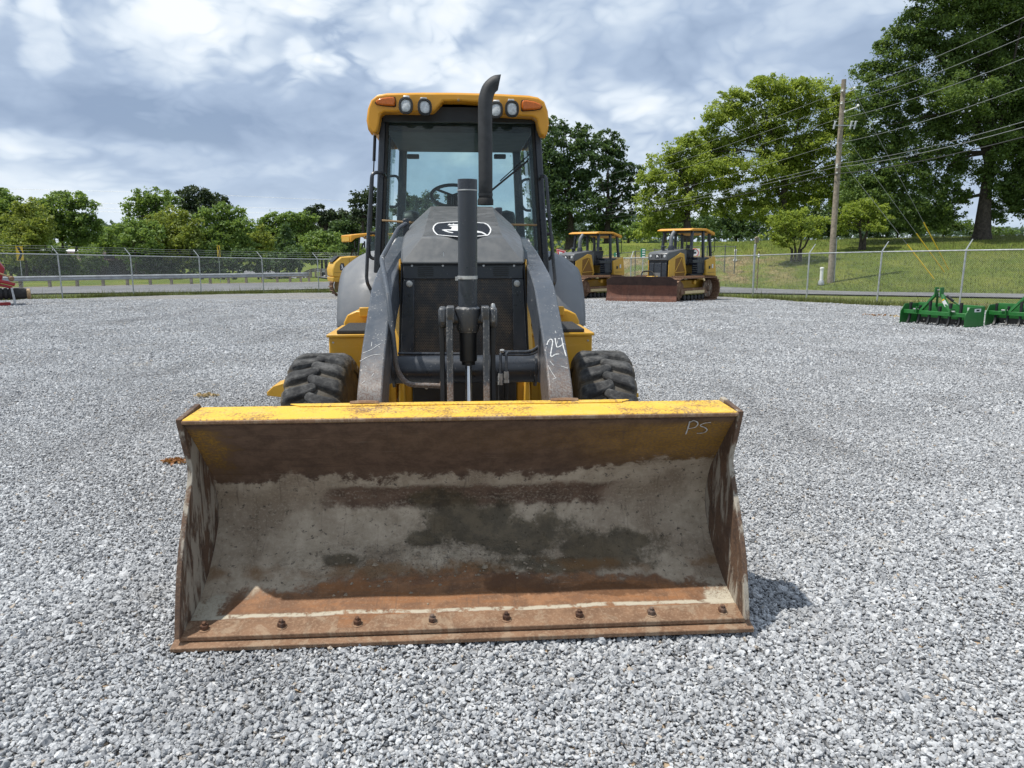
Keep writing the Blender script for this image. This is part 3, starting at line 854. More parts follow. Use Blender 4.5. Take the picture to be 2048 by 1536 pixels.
    L.new(e2r.outputs[0], iop.inputs['Rotation'])
    L.new(iop.outputs[0], go.inputs[0])
    md = o.modifiers.new('stones', 'NODES'); md.node_group = ng
    tag(o, 'loose grey crushed stones covering the yard', kind='stuff')
    return N


NST = stones()


# roads
def strip(name, cl, hw, mat, dz, label, off=0.0):
    P = [Vector((x, y, 0)) for x, y in cl]
    P = bez(P, 6)
    hw = np.interp(np.linspace(0, 1, len(P)), np.linspace(0, 1, len(hw)), hw)
    of = np.interp(np.linspace(0, 1, len(P)), np.linspace(0, 1, len(off)), off) if hasattr(off, '__len__') else [off] * len(P)
    co = []; m = 6
    for i, p in enumerate(P):
        t = (P[min(i + 1, len(P) - 1)] - P[max(i - 1, 0)]).normalized()
        nrm = Vector((-t.y, t.x, 0))
        for k in range(m + 1):
            q = p + nrm * (of[i] + hw[i] * (2 * k / m - 1))
            co.append((q.x, q.y, ztf(q.x, q.y) + dz))
    f = []
    for i in range(len(P) - 1):
        for k in range(m):
            a = i * (m + 1) + k
            f += [a, a + 1, a + m + 2, a + m + 1]
    o = np_mesh(name, co, f, np.full((len(P) - 1) * m, 4), mat, smooth=True)
    return tag(o, label, kind='structure')


CL = [(-70, 10), (-45, 30), (-31, 41.2), (-20, 48.6), (-9, 53.4), (0, 53.6), (6.5, 50), (12.5, 44), (24, 34.6), (40, 21), (60, 3)]
HW = [6.4, 6.4, 6.4, 6.2, 5.6, 4.8, 4.2, 3.7, 3.4, 3.4, 3.4]
strip('road', CL, HW, M['asphalt'], 0.02, 'grey asphalt road curving past the fence')
M['line_white'] = flat('white_road_paint', (0.62, 0.62, 0.60), .7, 0, .15, 6)
M['line_yellow'] = flat('yellow_road_paint', (0.60, 0.40, 0.06), .7, 0, .15, 6)
strip('white_edge_line', CL[:6], [.09] * 6, M['line_white'], 0.028, 'white line painted along the near edge of the road', [-h + .5 for h in HW[:6]])
strip('yellow_edge_line', CL[:6], [.09] * 6, M['line_yellow'], 0.028, 'yellow line painted along the far edge of the road', [h - .5 for h in HW[:6]])
strip('side_road', [(-7, 57), (-14, 70), (-22, 90), (-36, 125), (-70, 200)], [4, 4, 4, 4, 4], M['asphalt'], 0.06, 'side road leaving behind the guardrail')

# far wooded ridge
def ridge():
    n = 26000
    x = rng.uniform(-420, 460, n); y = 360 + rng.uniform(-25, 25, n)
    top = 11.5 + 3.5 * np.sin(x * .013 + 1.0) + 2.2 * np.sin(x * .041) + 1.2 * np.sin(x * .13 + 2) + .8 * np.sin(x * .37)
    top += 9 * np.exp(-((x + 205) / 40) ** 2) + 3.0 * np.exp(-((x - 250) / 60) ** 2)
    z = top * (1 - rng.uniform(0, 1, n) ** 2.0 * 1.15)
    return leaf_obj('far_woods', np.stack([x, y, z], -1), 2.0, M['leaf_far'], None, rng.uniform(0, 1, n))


def leaf_obj(name, C, size, mat, parent, var, upbias=.75):
    n = len(C)
    nr = rng.normal(0, 1, (n, 3)); nr /= np.linalg.norm(nr, axis=1, keepdims=True); nr[:, 2] += upbias
    a = np.cross(nr, rng.normal(0, 1, (n, 3)))
    a /= np.linalg.norm(a, axis=1, keepdims=True)
    b = np.cross(nr, a)
    b /= np.linalg.norm(b, axis=1, keepdims=True)
    s = size * np.exp(rng.normal(0, .3, (n, 1))).clip(.5, 1.6)
    cv = np.cross(a, b) * s * .18
    v = np.stack([C - a * s * .6, C - b * s * .36 + cv, C + a * s * .6, C + b * s * .36 + cv], 1).reshape(-1, 3)
    o = np_mesh(name, v, np.arange(4 * n), np.full(n, 4), mat, parent, {'var': np.repeat(np.clip(var, 0, 1), 4)})
    return o


rd = ridge()
tag(rd, 'low wooded ridge on the horizon behind everything', kind='stuff')
hill = grid_obj('hill', np.linspace(-500, 520, 60), np.linspace(365, 480, 8), M['grass'], 0,
                lambda X, Y: 6 + 4 * np.sin(X * .013 + 1) + 2 * np.sin(X * .041) + 8 * np.exp(-((X + 205) / 40) ** 2) - np.abs(Y - 420) * .1 - (Y < 370) * 12)
tag(hill, 'grassy flank of the far ridge', kind='structure')
# ------------------------------------------------------------------ the loader machine (x right, y back, z up from the middle of its cutting edge)
YAW = R(4.0)
MO = Vector((-0.169, 2.781, 0.0))
CT, ST = math.cos(TH), math.sin(TH)
EU = Vector((math.cos(YAW), math.sin(YAW), 0)); EV = Vector((-math.sin(YAW), math.cos(YAW), 0))


def ray(px, py):
    a = (px - 1024) / FPX; b = (py - 768) / FPX
    return Vector((a, CT - b * ST, -ST - b * CT))


def loc_ray(px, py):
    r = ray(px, py); o = Vector((0, 0, CAMH)) - MO
    return Vector((o.dot(EU), o.dot(EV), o.z)), Vector((r.dot(EU), r.dot(EV), r.z))


def A(px, py, v):
    o, d = loc_ray(px, py)
    t = (v - o.y) / d.y
    return o + d * t


def plane_hit(px, py, p, nrm):
    o, d = loc_ray(px, py)
    t = (Vector(p) - o).dot(nrm) / d.dot(nrm)
    return o + d * t


def gpt(px, D):   # world point at lateral pixel px and distance D, on the terrain
    x = (px - 1024) / FPX * (D * CT + .25)
    return x, D


bh = empty('backhoe_loader', MO, YAW)
tag(bh, 'large backhoe loader seen from the front, rusty bucket lowered onto the gravel', 'backhoe loader')

# --- bucket
bucket = MB()
PROF = [(.205, .872), (.29, .797), (.37, .715), (.45, .632), (.50, .582), (.525, .545), (.545, .49), (.575, .40), (.545, .318), (.48, .24), (.385, .165), (.27, .108), (.18, .085), (.10, .064), (.05, .052)]
pp = [Vector((0, a, b)) for a, b in PROF]
dens = []
for a, b in zip(pp[:-1], pp[1:]):
    k = max(2, int((b - a).length / .02))
    dens += [a.lerp(b, t / k) for t in range(k)]
dens.append(pp[-1])
for _ in range(2):
    dens = [dens[0]] + [dens[i] * .5 + (dens[i - 1] + dens[i + 1]) * .25 for i in range(1, len(dens) - 1)] + [dens[-1]]
sarc = [0.0]
for a, b in zip(dens[:-1], dens[1:]): sarc.append(sarc[-1] + (b - a).length)
sarc = [q * 1.29 / sarc[-1] for q in sarc]
NU = 120
us = np.linspace(-1.13, 1.13, NU)
Um, Sm = np.meshgrid(us, sarc)
Vm = np.repeat(np.array([d.y for d in dens])[:, None], NU, 1); Wm = np.repeat(np.array([d.z for d in dens])[:, None], NU, 1)
# dried lumps of mud in the curve of the floor, slight dents
lump = np.exp(-((Um + .22) / .40) ** 2 - ((Sm - .90) / .07) ** 2) + .8 * np.exp(-((Um - .27) / .13) ** 2 - ((Sm - .94) / .04) ** 2)
rough_n = rng.normal(0, 1, Um.shape)
for _ in range(1): rough_n = (rough_n + np.roll(rough_n, 1, 0) + np.roll(rough_n, 1, 1) + np.roll(rough_n, -1, 1)) / 4
Wm = Wm + lump * (0.012 + .012 * rough_n)
Wm = Wm + .003 * np.sin(Um * 5.1 + 1) * np.sin(Sm * 9) + .002 * np.sin(Um * 13 + Sm * 6)
co = np.stack([Um, Vm, Wm], -1).reshape(-1, 3)
ni, nj = len(sarc), NU
ii = np.arange(ni - 1)[:, None] * nj + np.arange(nj - 1)[None, :]
ff = np.stack([ii, ii + nj, ii + nj + 1, ii + 1], -1).reshape(-1)
bk = np_mesh('bucket', co, ff, np.full((ni - 1) * (nj - 1), 4), M['bucket'], bh, {'s': Sm.ravel()}, smooth=True)
tag(bk, 'wide loader bucket, rusty and caked with grey dried mud inside')
back = [(d.y + .022, d.z - .004) for d in dens[::2]]
outer = []
for k in range(len(dens)):
    t = (dens[min(k + 1, len(dens) - 1)] - dens[max(k - 1, 0)]).normalized()
    nr = Vector((0, -t.z, t.y))     # points away from the inside
    outer.append((dens[k].y + .022 + abs(t.z) * .02, dens[k].z - .004 - max(0, -t.y) * .024))
MB().prism_x(back + outer[::-2], -1.125, 1.125).build('bucket_back', M['yellow'], bh, smooth=30)
side_front = bez([(0, .012, .05), (0, .085, .30), (0, .19, .49), (0, .283, .645), (0, .243, .762), (0, .203, .872)], 6)
side = [(q.y, q.z) for q in side_front] + [(.20, .888), (.43, .906), (.452, .88), (.50, .65), (.605, .50), (.625, .40), (.59, .29), (.50, .19), (.39, .11), (.25, .065)]
for sx in (-1, 1):
    sp = MB().prism_x(side, sx * 1.131, sx * 1.153).build('bucket_side', M['side_rust'], bk, bevel=.003)
MB().hexa([(-1.128, .198, .866), (1.128, .198, .866), (1.128, .43, .872), (-1.128, .43, .872),
           (-1.128, .198, .887), (1.128, .198, .887), (1.128, .43, .8915), (-1.128, .43, .8915)]).build('bucket_lip', M['lip_yellow'], bk, bevel=.005)
MB().hexa([(-1.128, .188, .869), (1.128, .188, .869), (1.128, .1975, .869), (-1.128, .1975, .869),
           (-1.128, .188, .884), (1.128, .188, .884), (1.128, .1975, .884), (-1.128, .1975, .884)]).build('lip_edge', M['edge_rust'], bk, bevel=.004)
tp = [(-.76, .445), (.725, .445), (.69, .41), (.68, .398), (-.70, .398), (-.715, .41)]
MB().prism([(u, v, .8912 + (v - .40) * .02) for u, v in tp], (0, 0, .006)).build('lip_doubler', M['lip_yellow'], bk, bevel=.003)
for u in (-.44, .43):   # weld beads beside the arms
    MB().tube(bez([(u - .06, .43, .899), (u, .425, .903), (u + .06, .43, .899)], 4), .010, 6).build('weld_bead', M['edge_rust'], bk)
lw = MB(); lw.hexa([(-1.168, 0, 0), (1.168, 0, 0), (1.168, .2, .034), (-1.168, .2, .034), (-1.168, -.002, .020), (1.168, -.002, .020), (1.168, .2, .058), (-1.168, .2, .058)])
lw.build('cutting_edge', M['edge_rust'], bk, bevel=.004)
MB().hexa([(-1.142, .030, .030), (1.142, .030, .030), (1.142, .124, .050), (-1.142, .124, .050), (-1.142, .028, .0505), (1.142, .028, .0505), (1.142, .122, .0735), (-1.142, .122, .0735)]).build('edge_plate', M['edge_rust'], bk, bevel=.004)
for k in range(8):
    u = -1.055 + k * 2.11 / 7
    b = MB().lathe([(.024, 0), (.024, .003)], (u, .072, .060), (0, -.2, 1), 14)
    bo = b.build('bolt', M['steel'] if False else M['edge_rust'], bk)
    MB().lathe([(.0165, .0), (.0165, .016), (.014, .019), (.009, .019), (.009, .029), (.006, .031)], (u, .072, .063), (0, -.2, 1), 6).build('bolt_nut', M['bolt_rust'], bk)


# crumbs of dried mud stuck in the curve of the floor
mb = MB()
for _ in range(170):
    q_ = rng.uniform(0, 1)
    u = rng.normal(-.22, .30) if q_ < .6 else (rng.normal(.28, .12) if q_ < .8 else rng.uniform(-1.08, 1.08))
    if abs(u) > 1.09: continue
    sv = rng.normal(.90, .06) if q_ < .6 else (rng.normal(.945, .03) if q_ < .8 else rng.normal(1.0, .08))
    ka = int(np.clip(np.searchsorted(sarc, sv), 1, ni - 2)); kb = int(np.clip((u + 1.13) / 2.26 * (NU - 1), 0, NU - 1))
    p_ = Vector((u, float(Vm[ka, kb]), float(Wm[ka, kb])))
    r_ = float(np.clip(.0045 * math.exp(rng.normal(0, .55)), .002, .016))
    rv = [p_ + Vector((a * r_ * rng.uniform(.7, 1.4), b * r_ * rng.uniform(.7, 1.4), c_ * r_ * rng.uniform(.5, 1.0))) for a, b, c_ in
          ((1, 0, 0), (.3, .95, 0), (-.8, .6, 0), (-.8, -.6, 0), (.3, -.95, 0), (.5, .3, .8), (-.4, .4, .9), (0, -.6, .8))]
    mb.add(rv, [(0, 1, 5), (1, 6, 5), (1, 2, 6), (2, 3, 6), (3, 7, 6), (3, 4, 7), (4, 0, 7), (0, 5, 7), (5, 6, 7)])
tag(mb.build('mud_crumbs', M['mud_clod'], bk, smooth=0), None, kind='stuff')


# --- chalk marks: ribbons drawn on a surface
def strokes(name, lines, hit, nrm, hw, parent, label=None):
    mb = MB()
    for ln in lines:
        P = bez([hit(*q) + nrm * .0022 for q in ln], 5) if len(ln) > 2 else [hit(*q) + nrm * .0022 for q in ln]
        L_, R_ = [], []
        for i in range(len(P)):
            t = (P[min(i + 1, len(P) - 1)] - P[max(i - 1, 0)]).normalized()
            sd = t.cross(nrm).normalized() * hw * (1 + .25 * math.sin(i * 1.7))
            L_.append(P[i] - sd); R_.append(P[i] + sd)
        n = len(P)
        mb.add(L_ + R_, [(i, i + 1, n + i + 1, n + i) for i in range(n - 1)])
    o = mb.build(name, M['chalk'], parent, smooth=0)
    return tag(o, label)


wall_n = Vector((0, -.075, -.085)).normalized()
z1 = lambda x, y: (920 + x / 2.84375, 780 + y / 2.84375)
strokes('chalk_letters', [[z1(1306, 172), z1(1297, 205), z1(1283, 246)], [z1(1300, 182), z1(1328, 168), z1(1352, 182), z1(1338, 205), z1(1296, 214)],
                          [z1(1426, 178), z1(1385, 184), z1(1366, 197), z1(1392, 208), z1(1404, 222), z1(1385, 237), z1(1346, 240)]],
        lambda px, py: plane_hit(px, py, (0, .29, .797), wall_n) + wall_n * .003, wall_n, .0026, bk, 'letters P S written in white paint marker')

# --- loader arms
z3 = lambda x, y: (840 + x / 11.378, 430 + y / 11.378)
FE = [(.68, .35), (.62, .55), (.565, .72), (.555, .88), (.655, .985), (.78, 1.08), (1.0, 1.21), (1.25, 1.345), (1.42, 1.40), (1.65, 1.447), (2.3, 1.56), (3.1, 1.66)]
BE = [(3.16, 1.48), (2.4, 1.37), (1.75, 1.25), (1.45, 1.16), (1.2, 1.04), (1.0, .93), (.85, .80), (.80, .62), (.82, .35)]
fe = bez([(0, a, b) for a, b in FE], 4)
for sx in (-1, 1):
    pr = [(q.y, q.z) for q in fe] + BE
    arm = MB().prism_x(pr, sx * .378, sx * .49).build('loader_arm', M['arm_grey'], bh, bevel=.008)
    if sx == 1:
        def armhit(px, py):
            o, d = loc_ray(px, py)
            for a, b in zip(fe[:-1], fe[1:]):
                nr = Vector((0, -(b.z - a.z), b.y - a.y)).normalized()
                dn = d.dot(nr)
                if abs(dn) < 1e-6: continue
                h = o + d * ((a - o).dot(nr) / dn)
                if min(a.z, b.z) - .002 <= h.z <= max(a.z, b.z) + .002 and .4 < h.y < 3.2: return h
            return A(px, py, .7)
        z2 = lambda x, y: (960 + x / 8.085, 620 + y / 8.085)
        an = Vector((0, -.75, .66))
        strokes('chalk_number', [[z2(1080, 568), z2(1105, 505), z2(1145, 473), z2(1172, 505), z2(1168, 570), z2(1150, 660), z2(1143, 735), z2(1162, 757), z2(1215, 722), z2(1278, 714)],
                                 [z2(1214, 458), z2(1230, 555), z2(1255, 606), z2(1338, 560)], [z2(1318, 450), z2(1345, 590), z2(1392, 750)], [z2(1262, 470), z2(1290, 464)]],
                armhit, an, .0026, arm, 'number 24 handwritten in white paint marker')
    MB().lathe([(.075, 0), (.075, .02), (.05, .02), (.05, .035)], (sx * .49, 3.02, 1.57), (sx, 0, 0), 20).build('arm_pin', M['steel'], arm)
    # loader tower behind
    MB().hexa([(sx * .36, 2.75, .6), (sx * .52, 2.75, .6), (sx * .52, 3.2, .6), (sx * .36, 3.2, .6),
               (sx * .365, 2.9, 1.66), (sx * .375, 2.9, 1.66), (sx * .375, 3.15, 1.66), (sx * .365, 3.15, 1.66)]).build('loader_tower', M['arm_grey'], bh, bevel=.006)
    # lift cylinder low beside the frame
    MB().cyl((sx * .435, 1.35, .86), (sx * .435, 2.6, .70), .045, n=14).build('lift_cylinder', M['grey'], bh)

scr = lambda nm, ln: strokes(nm, [ln], armhit, an, .0011, bh)
z4 = lambda x, y: (700 + x / 8.085, 620 + y / 8.085)
for ln in ([z4(205, 700), z4(340, 645), z4(440, 580), z4(500, 548)], [z4(160, 832), z4(260, 775), z4(370, 732), z4(495, 718)], [z4(355, 520), z4(345, 590)], [z4(350, 1075), z4(385, 1030)], [z4(190, 1190), z4(240, 1150)],
           [z2(1105, 900), z2(1130, 960), z2(1225, 1105)], [z2(1310, 910), z2(1420, 945)], [z2(1130, 830), z2(1190, 900)], [z2(1180, 1120), z2(1235, 1100)], [z2(1215, 340), z2(1222, 370)]):
    scr('scratch', ln)
for ln in ([z3(612, 520), z3(612, 570)], [z3(530, 855), z3(540, 940)]):
    strokes('scratch', [ln], lambda px, py: A(px, py, 1.672 if py > 490 else 1.79), Vector((0, -1, 0)), .0022, bh)
MB().tube([(-.384, 1.16, .930), (.384, 1.16, .930)], .074, 28).build('torque_tube', M['grey'], bh)
for sx in (-1, 1):
    MB().lathe([(.095, 0), (.095, .012)], (sx * .366, 1.16, .930), (sx, 0, 0), 28).build('tube_flange', M['grey'], bh)

# --- bucket tilt cylinder, its trunnion and the link plates (all in front of the cross tube)
VC = .93
cx = A(935.5, 600, VC).x
zc = lambda py: A(935.5, py, VC).z
MB().lathe([(.040, .0), (.0435, .004), (.0435, zc(665) - zc(722)), (.047, zc(665) - zc(722)), (.047, zc(662) - zc(722))], (cx, VC, zc(722)), (0, 0, 1), 28).build('tilt_cylinder', M['black'], bh)
h_ = zc(613) - zc(664)
MB().lathe([(.048, 0), (.056, .15 * h_), (.056, .38 * h_), (.0635, .66 * h_), (.0615, .93 * h_), (.051, h_)], (cx, VC, zc(664)), (0, 0, 1), 28).build('trunnion_collar', M['link_grey'], bh)
MB().tube([(cx, VC, zc(614)), (cx + .004, VC, zc(359))], .0472, 30).build('cylinder_barrel', M['grey'], bh)
MB().lathe([(.0495, 0), (.0495, .016)], (cx, VC, zc(558)), (0, 0, 1), 28).build('hose_clamp', M['steel'], bh)
MB().box(cx - .060, cx - .046, VC - .06, VC - .03, zc(560), zc(553)).build('clamp_screw', M['steel'], bh)
MB().lathe([(.0488, 0), (.0488, .005)], (cx + .003, VC, zc(382)), (0, 0, 1), 28).build('barrel_band', M['steel'], bh)
MB().cyl((cx, VC, zc(724)), (cx, VC - .16, .42), .0165, n=24).build('piston_rod', M['chrome'], bh)
MB().lathe([(.034, 0), (.034, .02)], (cx, VC, zc(729)), (0, 0, 1), 20).build('gland', M['black'], bh)
MB().tube([(cx - .09, VC, zc(638)), (cx + .09, VC, zc(638))], .032, 18).build('trunnion_pin', M['grey'], bh)
for sx in (-1, 1):
    zt0, zt1 = zc(613), zc(637)
    c0 = (A(899.5, 700, VC - .1).x if sx < 0 else A(973, 700, VC - .1).x)
    pl_ = [(VC - .085, zt0), (VC - .095, zc(660)), (VC - .10, zc(720)), (VC - .12, zc(800)), (VC - .24, .45), (VC - .14, .42), (VC - .03, zc(800)), (VC + .0, zc(720)), (VC + .05, zc(655)), (VC + .06, zc(625)), (VC + .03, zt0)]
    MB().prism_x(pl_, c0 - .0155, c0 + .0155).build('link_plate', M['link_grey'], bh, bevel=.004)
    b0, b1 = (A(877, 630, VC - .06).x, A(908.5, 630, VC - .09).x) if sx < 0 else (A(963, 630, VC - .09).x, A(994, 630, VC - .06).x)
    bm_ = A(893 if sx < 0 else 979, 630, VC - .09).x
    MB().prism_x([(VC - .09, zt0 + .004), (VC - .093, zc(634)), (VC - .08, zc(643)), (VC + .03, zc(643)), (VC + .07, zc(630)), (VC + .03, zt0 + .004)], min(b1, bm_) if sx < 0 else min(b0, bm_), max(b1, bm_) if sx < 0 else max(b0, bm_)).build('link_boss', M['link_grey'], bh, bevel=.005)
    pa, pb = (b0, bm_ - .001) if sx < 0 else (bm_ + .001, b1)
    MB().prism_x([(VC - .085, zt0), (VC - .09, zc(640)), (VC - .07, zc(652)), (VC + .0, zc(656)), (VC + .06, zc(645)), (VC + .07, zc(625)), (VC + .03, zt0)], pa, pb).build('pin_boss', M['link_grey'], bh, bevel=.012)
    c1 = A(885 if sx < 0 else 985.5, 720, VC).x
    MB().prism_x([(VC - .05, zc(640)), (VC - .05, zc(720)), (VC - .09, zc(800)), (VC - .15, .5), (VC - .07, .5), (VC - .01, zc(800)), (VC + .03, zc(720)), (VC + .05, zc(640))], c1 - .0115, c1 + .0115).build('rear_link', M['black'], bh, bevel=.003)
MB().lathe([(.011, 0), (.011, .012), (.006, .02)], A(986, 615, VC - .05), (0, 0, 1), 8).build('grease_fitting', M['steel'], bh)

# --- long bent rod of the levelling linkage (left)
rod = [A(884, 772, .98), A(813, 769, .98), A(793, 740, .98), A(782, 640, .97), A(776, 590, 1.03), A(763, 518, 1.50), A(797, 456, 2.45), A(812, 447, 2.5)]
rod = [rod[0]] + fillet(rod[:3] + [rod[3]], .07, 6)[1:-1] + [rod[3], rod[4]] + fillet(rod[4:], .06, 5)[1:]
MB().tube(rod, .0135, 12).build('levelling_rod', M['arm_grey'], bh)
MB().lathe([(.026, 0), (.022, .015)], A(886, 772, .98), (-1, 0, 0), 14).build('rod_end', M['edge_rust'], bh)
MB().hexa([tuple(A(805, 470, 2.5)), tuple(A(818, 472, 2.5)), tuple(A(818, 472, 2.56)), tuple(A(805, 470, 2.56)),
           tuple(A(806, 438, 2.5)), tuple(A(818, 436, 2.5)), tuple(A(818, 436, 2.56)), tuple(A(806, 438, 2.56))]).build('rod_bracket', M['grey'], bh, bevel=.004)

# --- hydraulic lines
MB().tube([A(796, 707, 1.22), A(925, 708, 1.22)], .0075, 8).build('hydraulic_pipe', M['grey'], bh)
for dxp, dyp in ((0, 0), (4, 5)):
    MB().tube(fillet([A(1001 + dxp, 704 + dyp, 1.05), A(1066 + dxp, 704 + dyp, 1.06), A(1093, 676 + dyp, 1.1), A(1094, 668, 1.2)], .05, 5), .008, 8).build('hydraulic_pipe', M['grey'], bh)
for px, yb in ((1001, 752), (1012.5, 748)):
    MB().tube(fillet([A(px + 3, 705, 1.05), A(px, 708, 1.03), A(px, yb, 1.02)], .02, 4), .0075, 8).build('hydraulic_pipe', M['grey'], bh)
    q = A(px, yb, 1.02)
    ft = MB().lathe([(.0125, .012), (.0125, 0), (.014, 0), (.014, -.022), (.011, -.022), (.011, -.03), (.0145, -.03), (.0145, -.045)], q, (0, 0, 1), 10).build('hose_fitting', M['steel'], bh)
    MB().tube(bez([q + Vector((0, 0, -.04)), q + Vector((-.002, .0, -.12)), q + Vector((-.012, .03, -.22)), q + Vector((-.05, .1, -.34))], 5), .0115, 10).build('hose', M['rubber'], bh)
MB().lathe([(.012, 0), (.012, .012)], A(1004, 704, 1.04), (0, -.3, 1), 8).build('clamp_bolt', M['steel'], bh)
MB().lathe([(.013, 0), (.013, .02), (.007, .03)], A(1083, 662, 1.3), (-.3, -1, .2), 8).build('clamp_bolt', M['steel'], bh)
for (a, b) in (((778, 655), (784, 712)), ((771, 668), (792, 712))):
    MB().tube([A(*a, 1.35), A((a[0] + b[0]) / 2 - 3, (a[1] + b[1]) / 2, 1.35), A(*b, 1.32)], .009, 8).build('hose', M['rubber'], bh)
for k, (xa, xb) in enumerate(((1062, 1090), (1056, 1085), (1068, 1098))):
    MB().tube(bez([A(xa - 4, 575, 1.8), A((xa + xb) / 2, 620, 1.6), A(xb, 668, 1.45), A(xb + 2, 720, 1.4)], 5), .011, 8).build('hose', M['rubber'], bh)
MB().tube(bez([A(1070, 640, 1.9), A(1077, 690, 1.9), A(1078, 720, 1.9)], 4), .012, 8).build('hose', M['hose_red'], bh)

# --- nose: grille panel, frame and hood
def panel(pts, v0, v1):   # pts in (u, w), clockwise or not
    return MB().prism([(u, v0, w) for u, w in pts], (0, v1 - v0, 0))


GT, GB = .352, .382
sw_ = lambda w: GT + (GB - GT) * (1.470 - w) / (1.470 - .90)
# dark frame pieces around a recessed perforated sheet
panel([(-GT, 1.470), (GT, 1.470), (sw_(1.385), 1.385), (-sw_(1.385), 1.385)], 1.70, 1.75).build('grille_frame', M['grey'], bh, bevel=.006)
for sx in (-1, 1):
    panel([(sx * sw_(1.383), 1.383), (sx * .288, 1.383), (sx * .300, .90), (sx * GB, .90)], 1.70, 1.75).build('grille_frame', M['grey'], bh, bevel=.004)
    for k in range(5):
        u0 = sx * .222 + .0; w0 = 1.452 - k * .0115
        hw_ = .047 - (.004 if k in (0, 4) else 0)
        MB().box(u0 - hw_, u0 + hw_, 1.698, 1.7025, w0 - .0032, w0 + .0032).build('vent_slot', M['black'], bh)
    bt = MB().lathe([(.019, 0), (.019, .005), (.015, .006), (.010, .006), (.010, .014)], (sx * .318, 1.70, 1.358), (0, -1, 0), 18).build('latch_bolt', M['steel'], bh)
    for u in (.12, .30):
        MB().lathe([(.008, 0), (.006, .006)], (sx * u, 1.70, 1.463), (0, -1, .2), 10).build('rivet', M['steel'], bh)
    MB().lathe([(.006, 0), (.006, .002)], (sx * .322, 1.70, 1.29), (0, -1, 0), 8).build('drain_hole', M['black'], bh)
panel([(-.30, 1.39), (.30, 1.39), (.315, .86), (-.315, .86)], 1.712, 1.73).build('grille', M['grille'], bh)
for sx in (-1, 1):   # black gasket and yellow cheek panels beside the grille
    panel([(sx * (GT + .004), 1.468), (sx * (GT + .014), 1.468), (sx * (GB + .014), .88), (sx * (GB + .004), .88)], 1.705, 1.78).build('gasket', M['black'], bh)
    MB().hexa([(sx * (GB + .016), 1.76, .86), (sx * (GB + .05), 1.80, .86), (sx * .45, 2.8, .80), (sx * .42, 2.8, .80),
               (sx * (GT + .016), 1.71, 1.47), (sx * (GT + .028), 1.76, 1.50), (sx * .42, 2.8, 1.53), (sx * .40, 2.8, 1.53)]).build('side_panel', M['yellow'], bh, bevel=.004)
    MB().box(sx * .30, sx * .375, 1.5, 2.9, .42, .86).build('front_frame', M['yellow'], bh, bevel=.01)
    MB().hexa([(sx * .335, 1.46, .45), (sx * .385, 1.46, .45), (sx * .385, 1.56, .45), (sx * .335, 1.56, .45),
               (sx * .345, 1.46, .84), (sx * .375, 1.46, .84), (sx * .375, 1.56, .84), (sx * .345, 1.56, .84)]).build('bumper_horn', M['yellow'], bh, bevel=.008)
MB().box(-.30, .30, 1.48, 1.52, .38, .88).build('front_plate', M['black'], bh, bevel=.006)
for u in (-.22, .30 - .06):
    MB().lathe([(.010, 0), (.008, .008)], (u, 1.48, .775), (0, -1, 0), 10).build('plate_bolt', M['steel'], bh)
MB().box(-.29, .29, 1.76, 2.9, .5, 1.46).build('engine_block', M['black'], bh)

hw = {}
H = MB()
top = lambda v: 1.630 + (v - 1.78) * .216
sec = []
for v, hb, wb, hs, ws, ht, wt in [(1.80, .366, 1.477, .371, 1.548, .237, top(1.80)), (2.2, .385, 1.478, .384, 1.640, .2345, top(2.2)), (2.93, .42, 1.48, .385, 1.735, .226, top(2.93))]:
    sec.append([(-hb, v, wb), (-hs, v, ws), (-ht, v, wt), (ht, v, wt), (hs, v, ws), (hb, v, wb)])
vs = [(-.360, 1.676, 1.474), (.360, 1.676, 1.474)] + [p for s_ in sec for p in s_]
fs = [(0, 1, 2 + 3, 2 + 2), (0, 2 + 2, 2 + 1), (0, 2 + 1, 2 + 0), (1, 2 + 4, 2 + 3), (1, 2 + 5, 2 + 4), (0, 2, 7, 1)]
for k in range(2):
    a = 2 + 6 * k; b = a + 6
    fs += [(a + i, a + i + 1, b + i + 1, b + i) for i in range(5)]
fs.append(tuple(2 + 12 + i for i in range(6)))
H.add(vs, fs)
hood = H.build('hood', M['hood_grey'], bh, bevel=.014, smooth=25, seg=3)
MB().hexa([(-.355, 1.685, 1.4705), (.355, 1.685, 1.4705), (.37, 1.9, 1.4705), (-.37, 1.9, 1.4705), (-.355, 1.685, 1.475), (.355, 1.685, 1.475), (.37, 1.9, 1.475), (-.37, 1.9, 1.475)]).build('hood_seal', M['rubber'], bh)
hn = Vector((0, -.216, 1)).normalized()
hh = lambda px, py: plane_hit(px, py, (0, 1.78, 1.630), hn)


def decal(name, polys, hit, nrm, mat, parent, off=.003, label=None):
    mb = MB()
    for pl in polys:
        P = [hit(*q) + nrm * off for q in pl]
        mb.prism(P, nrm * -.0012)
    o = mb.build(name, mat, parent, smooth=0)
    return tag(o, label)


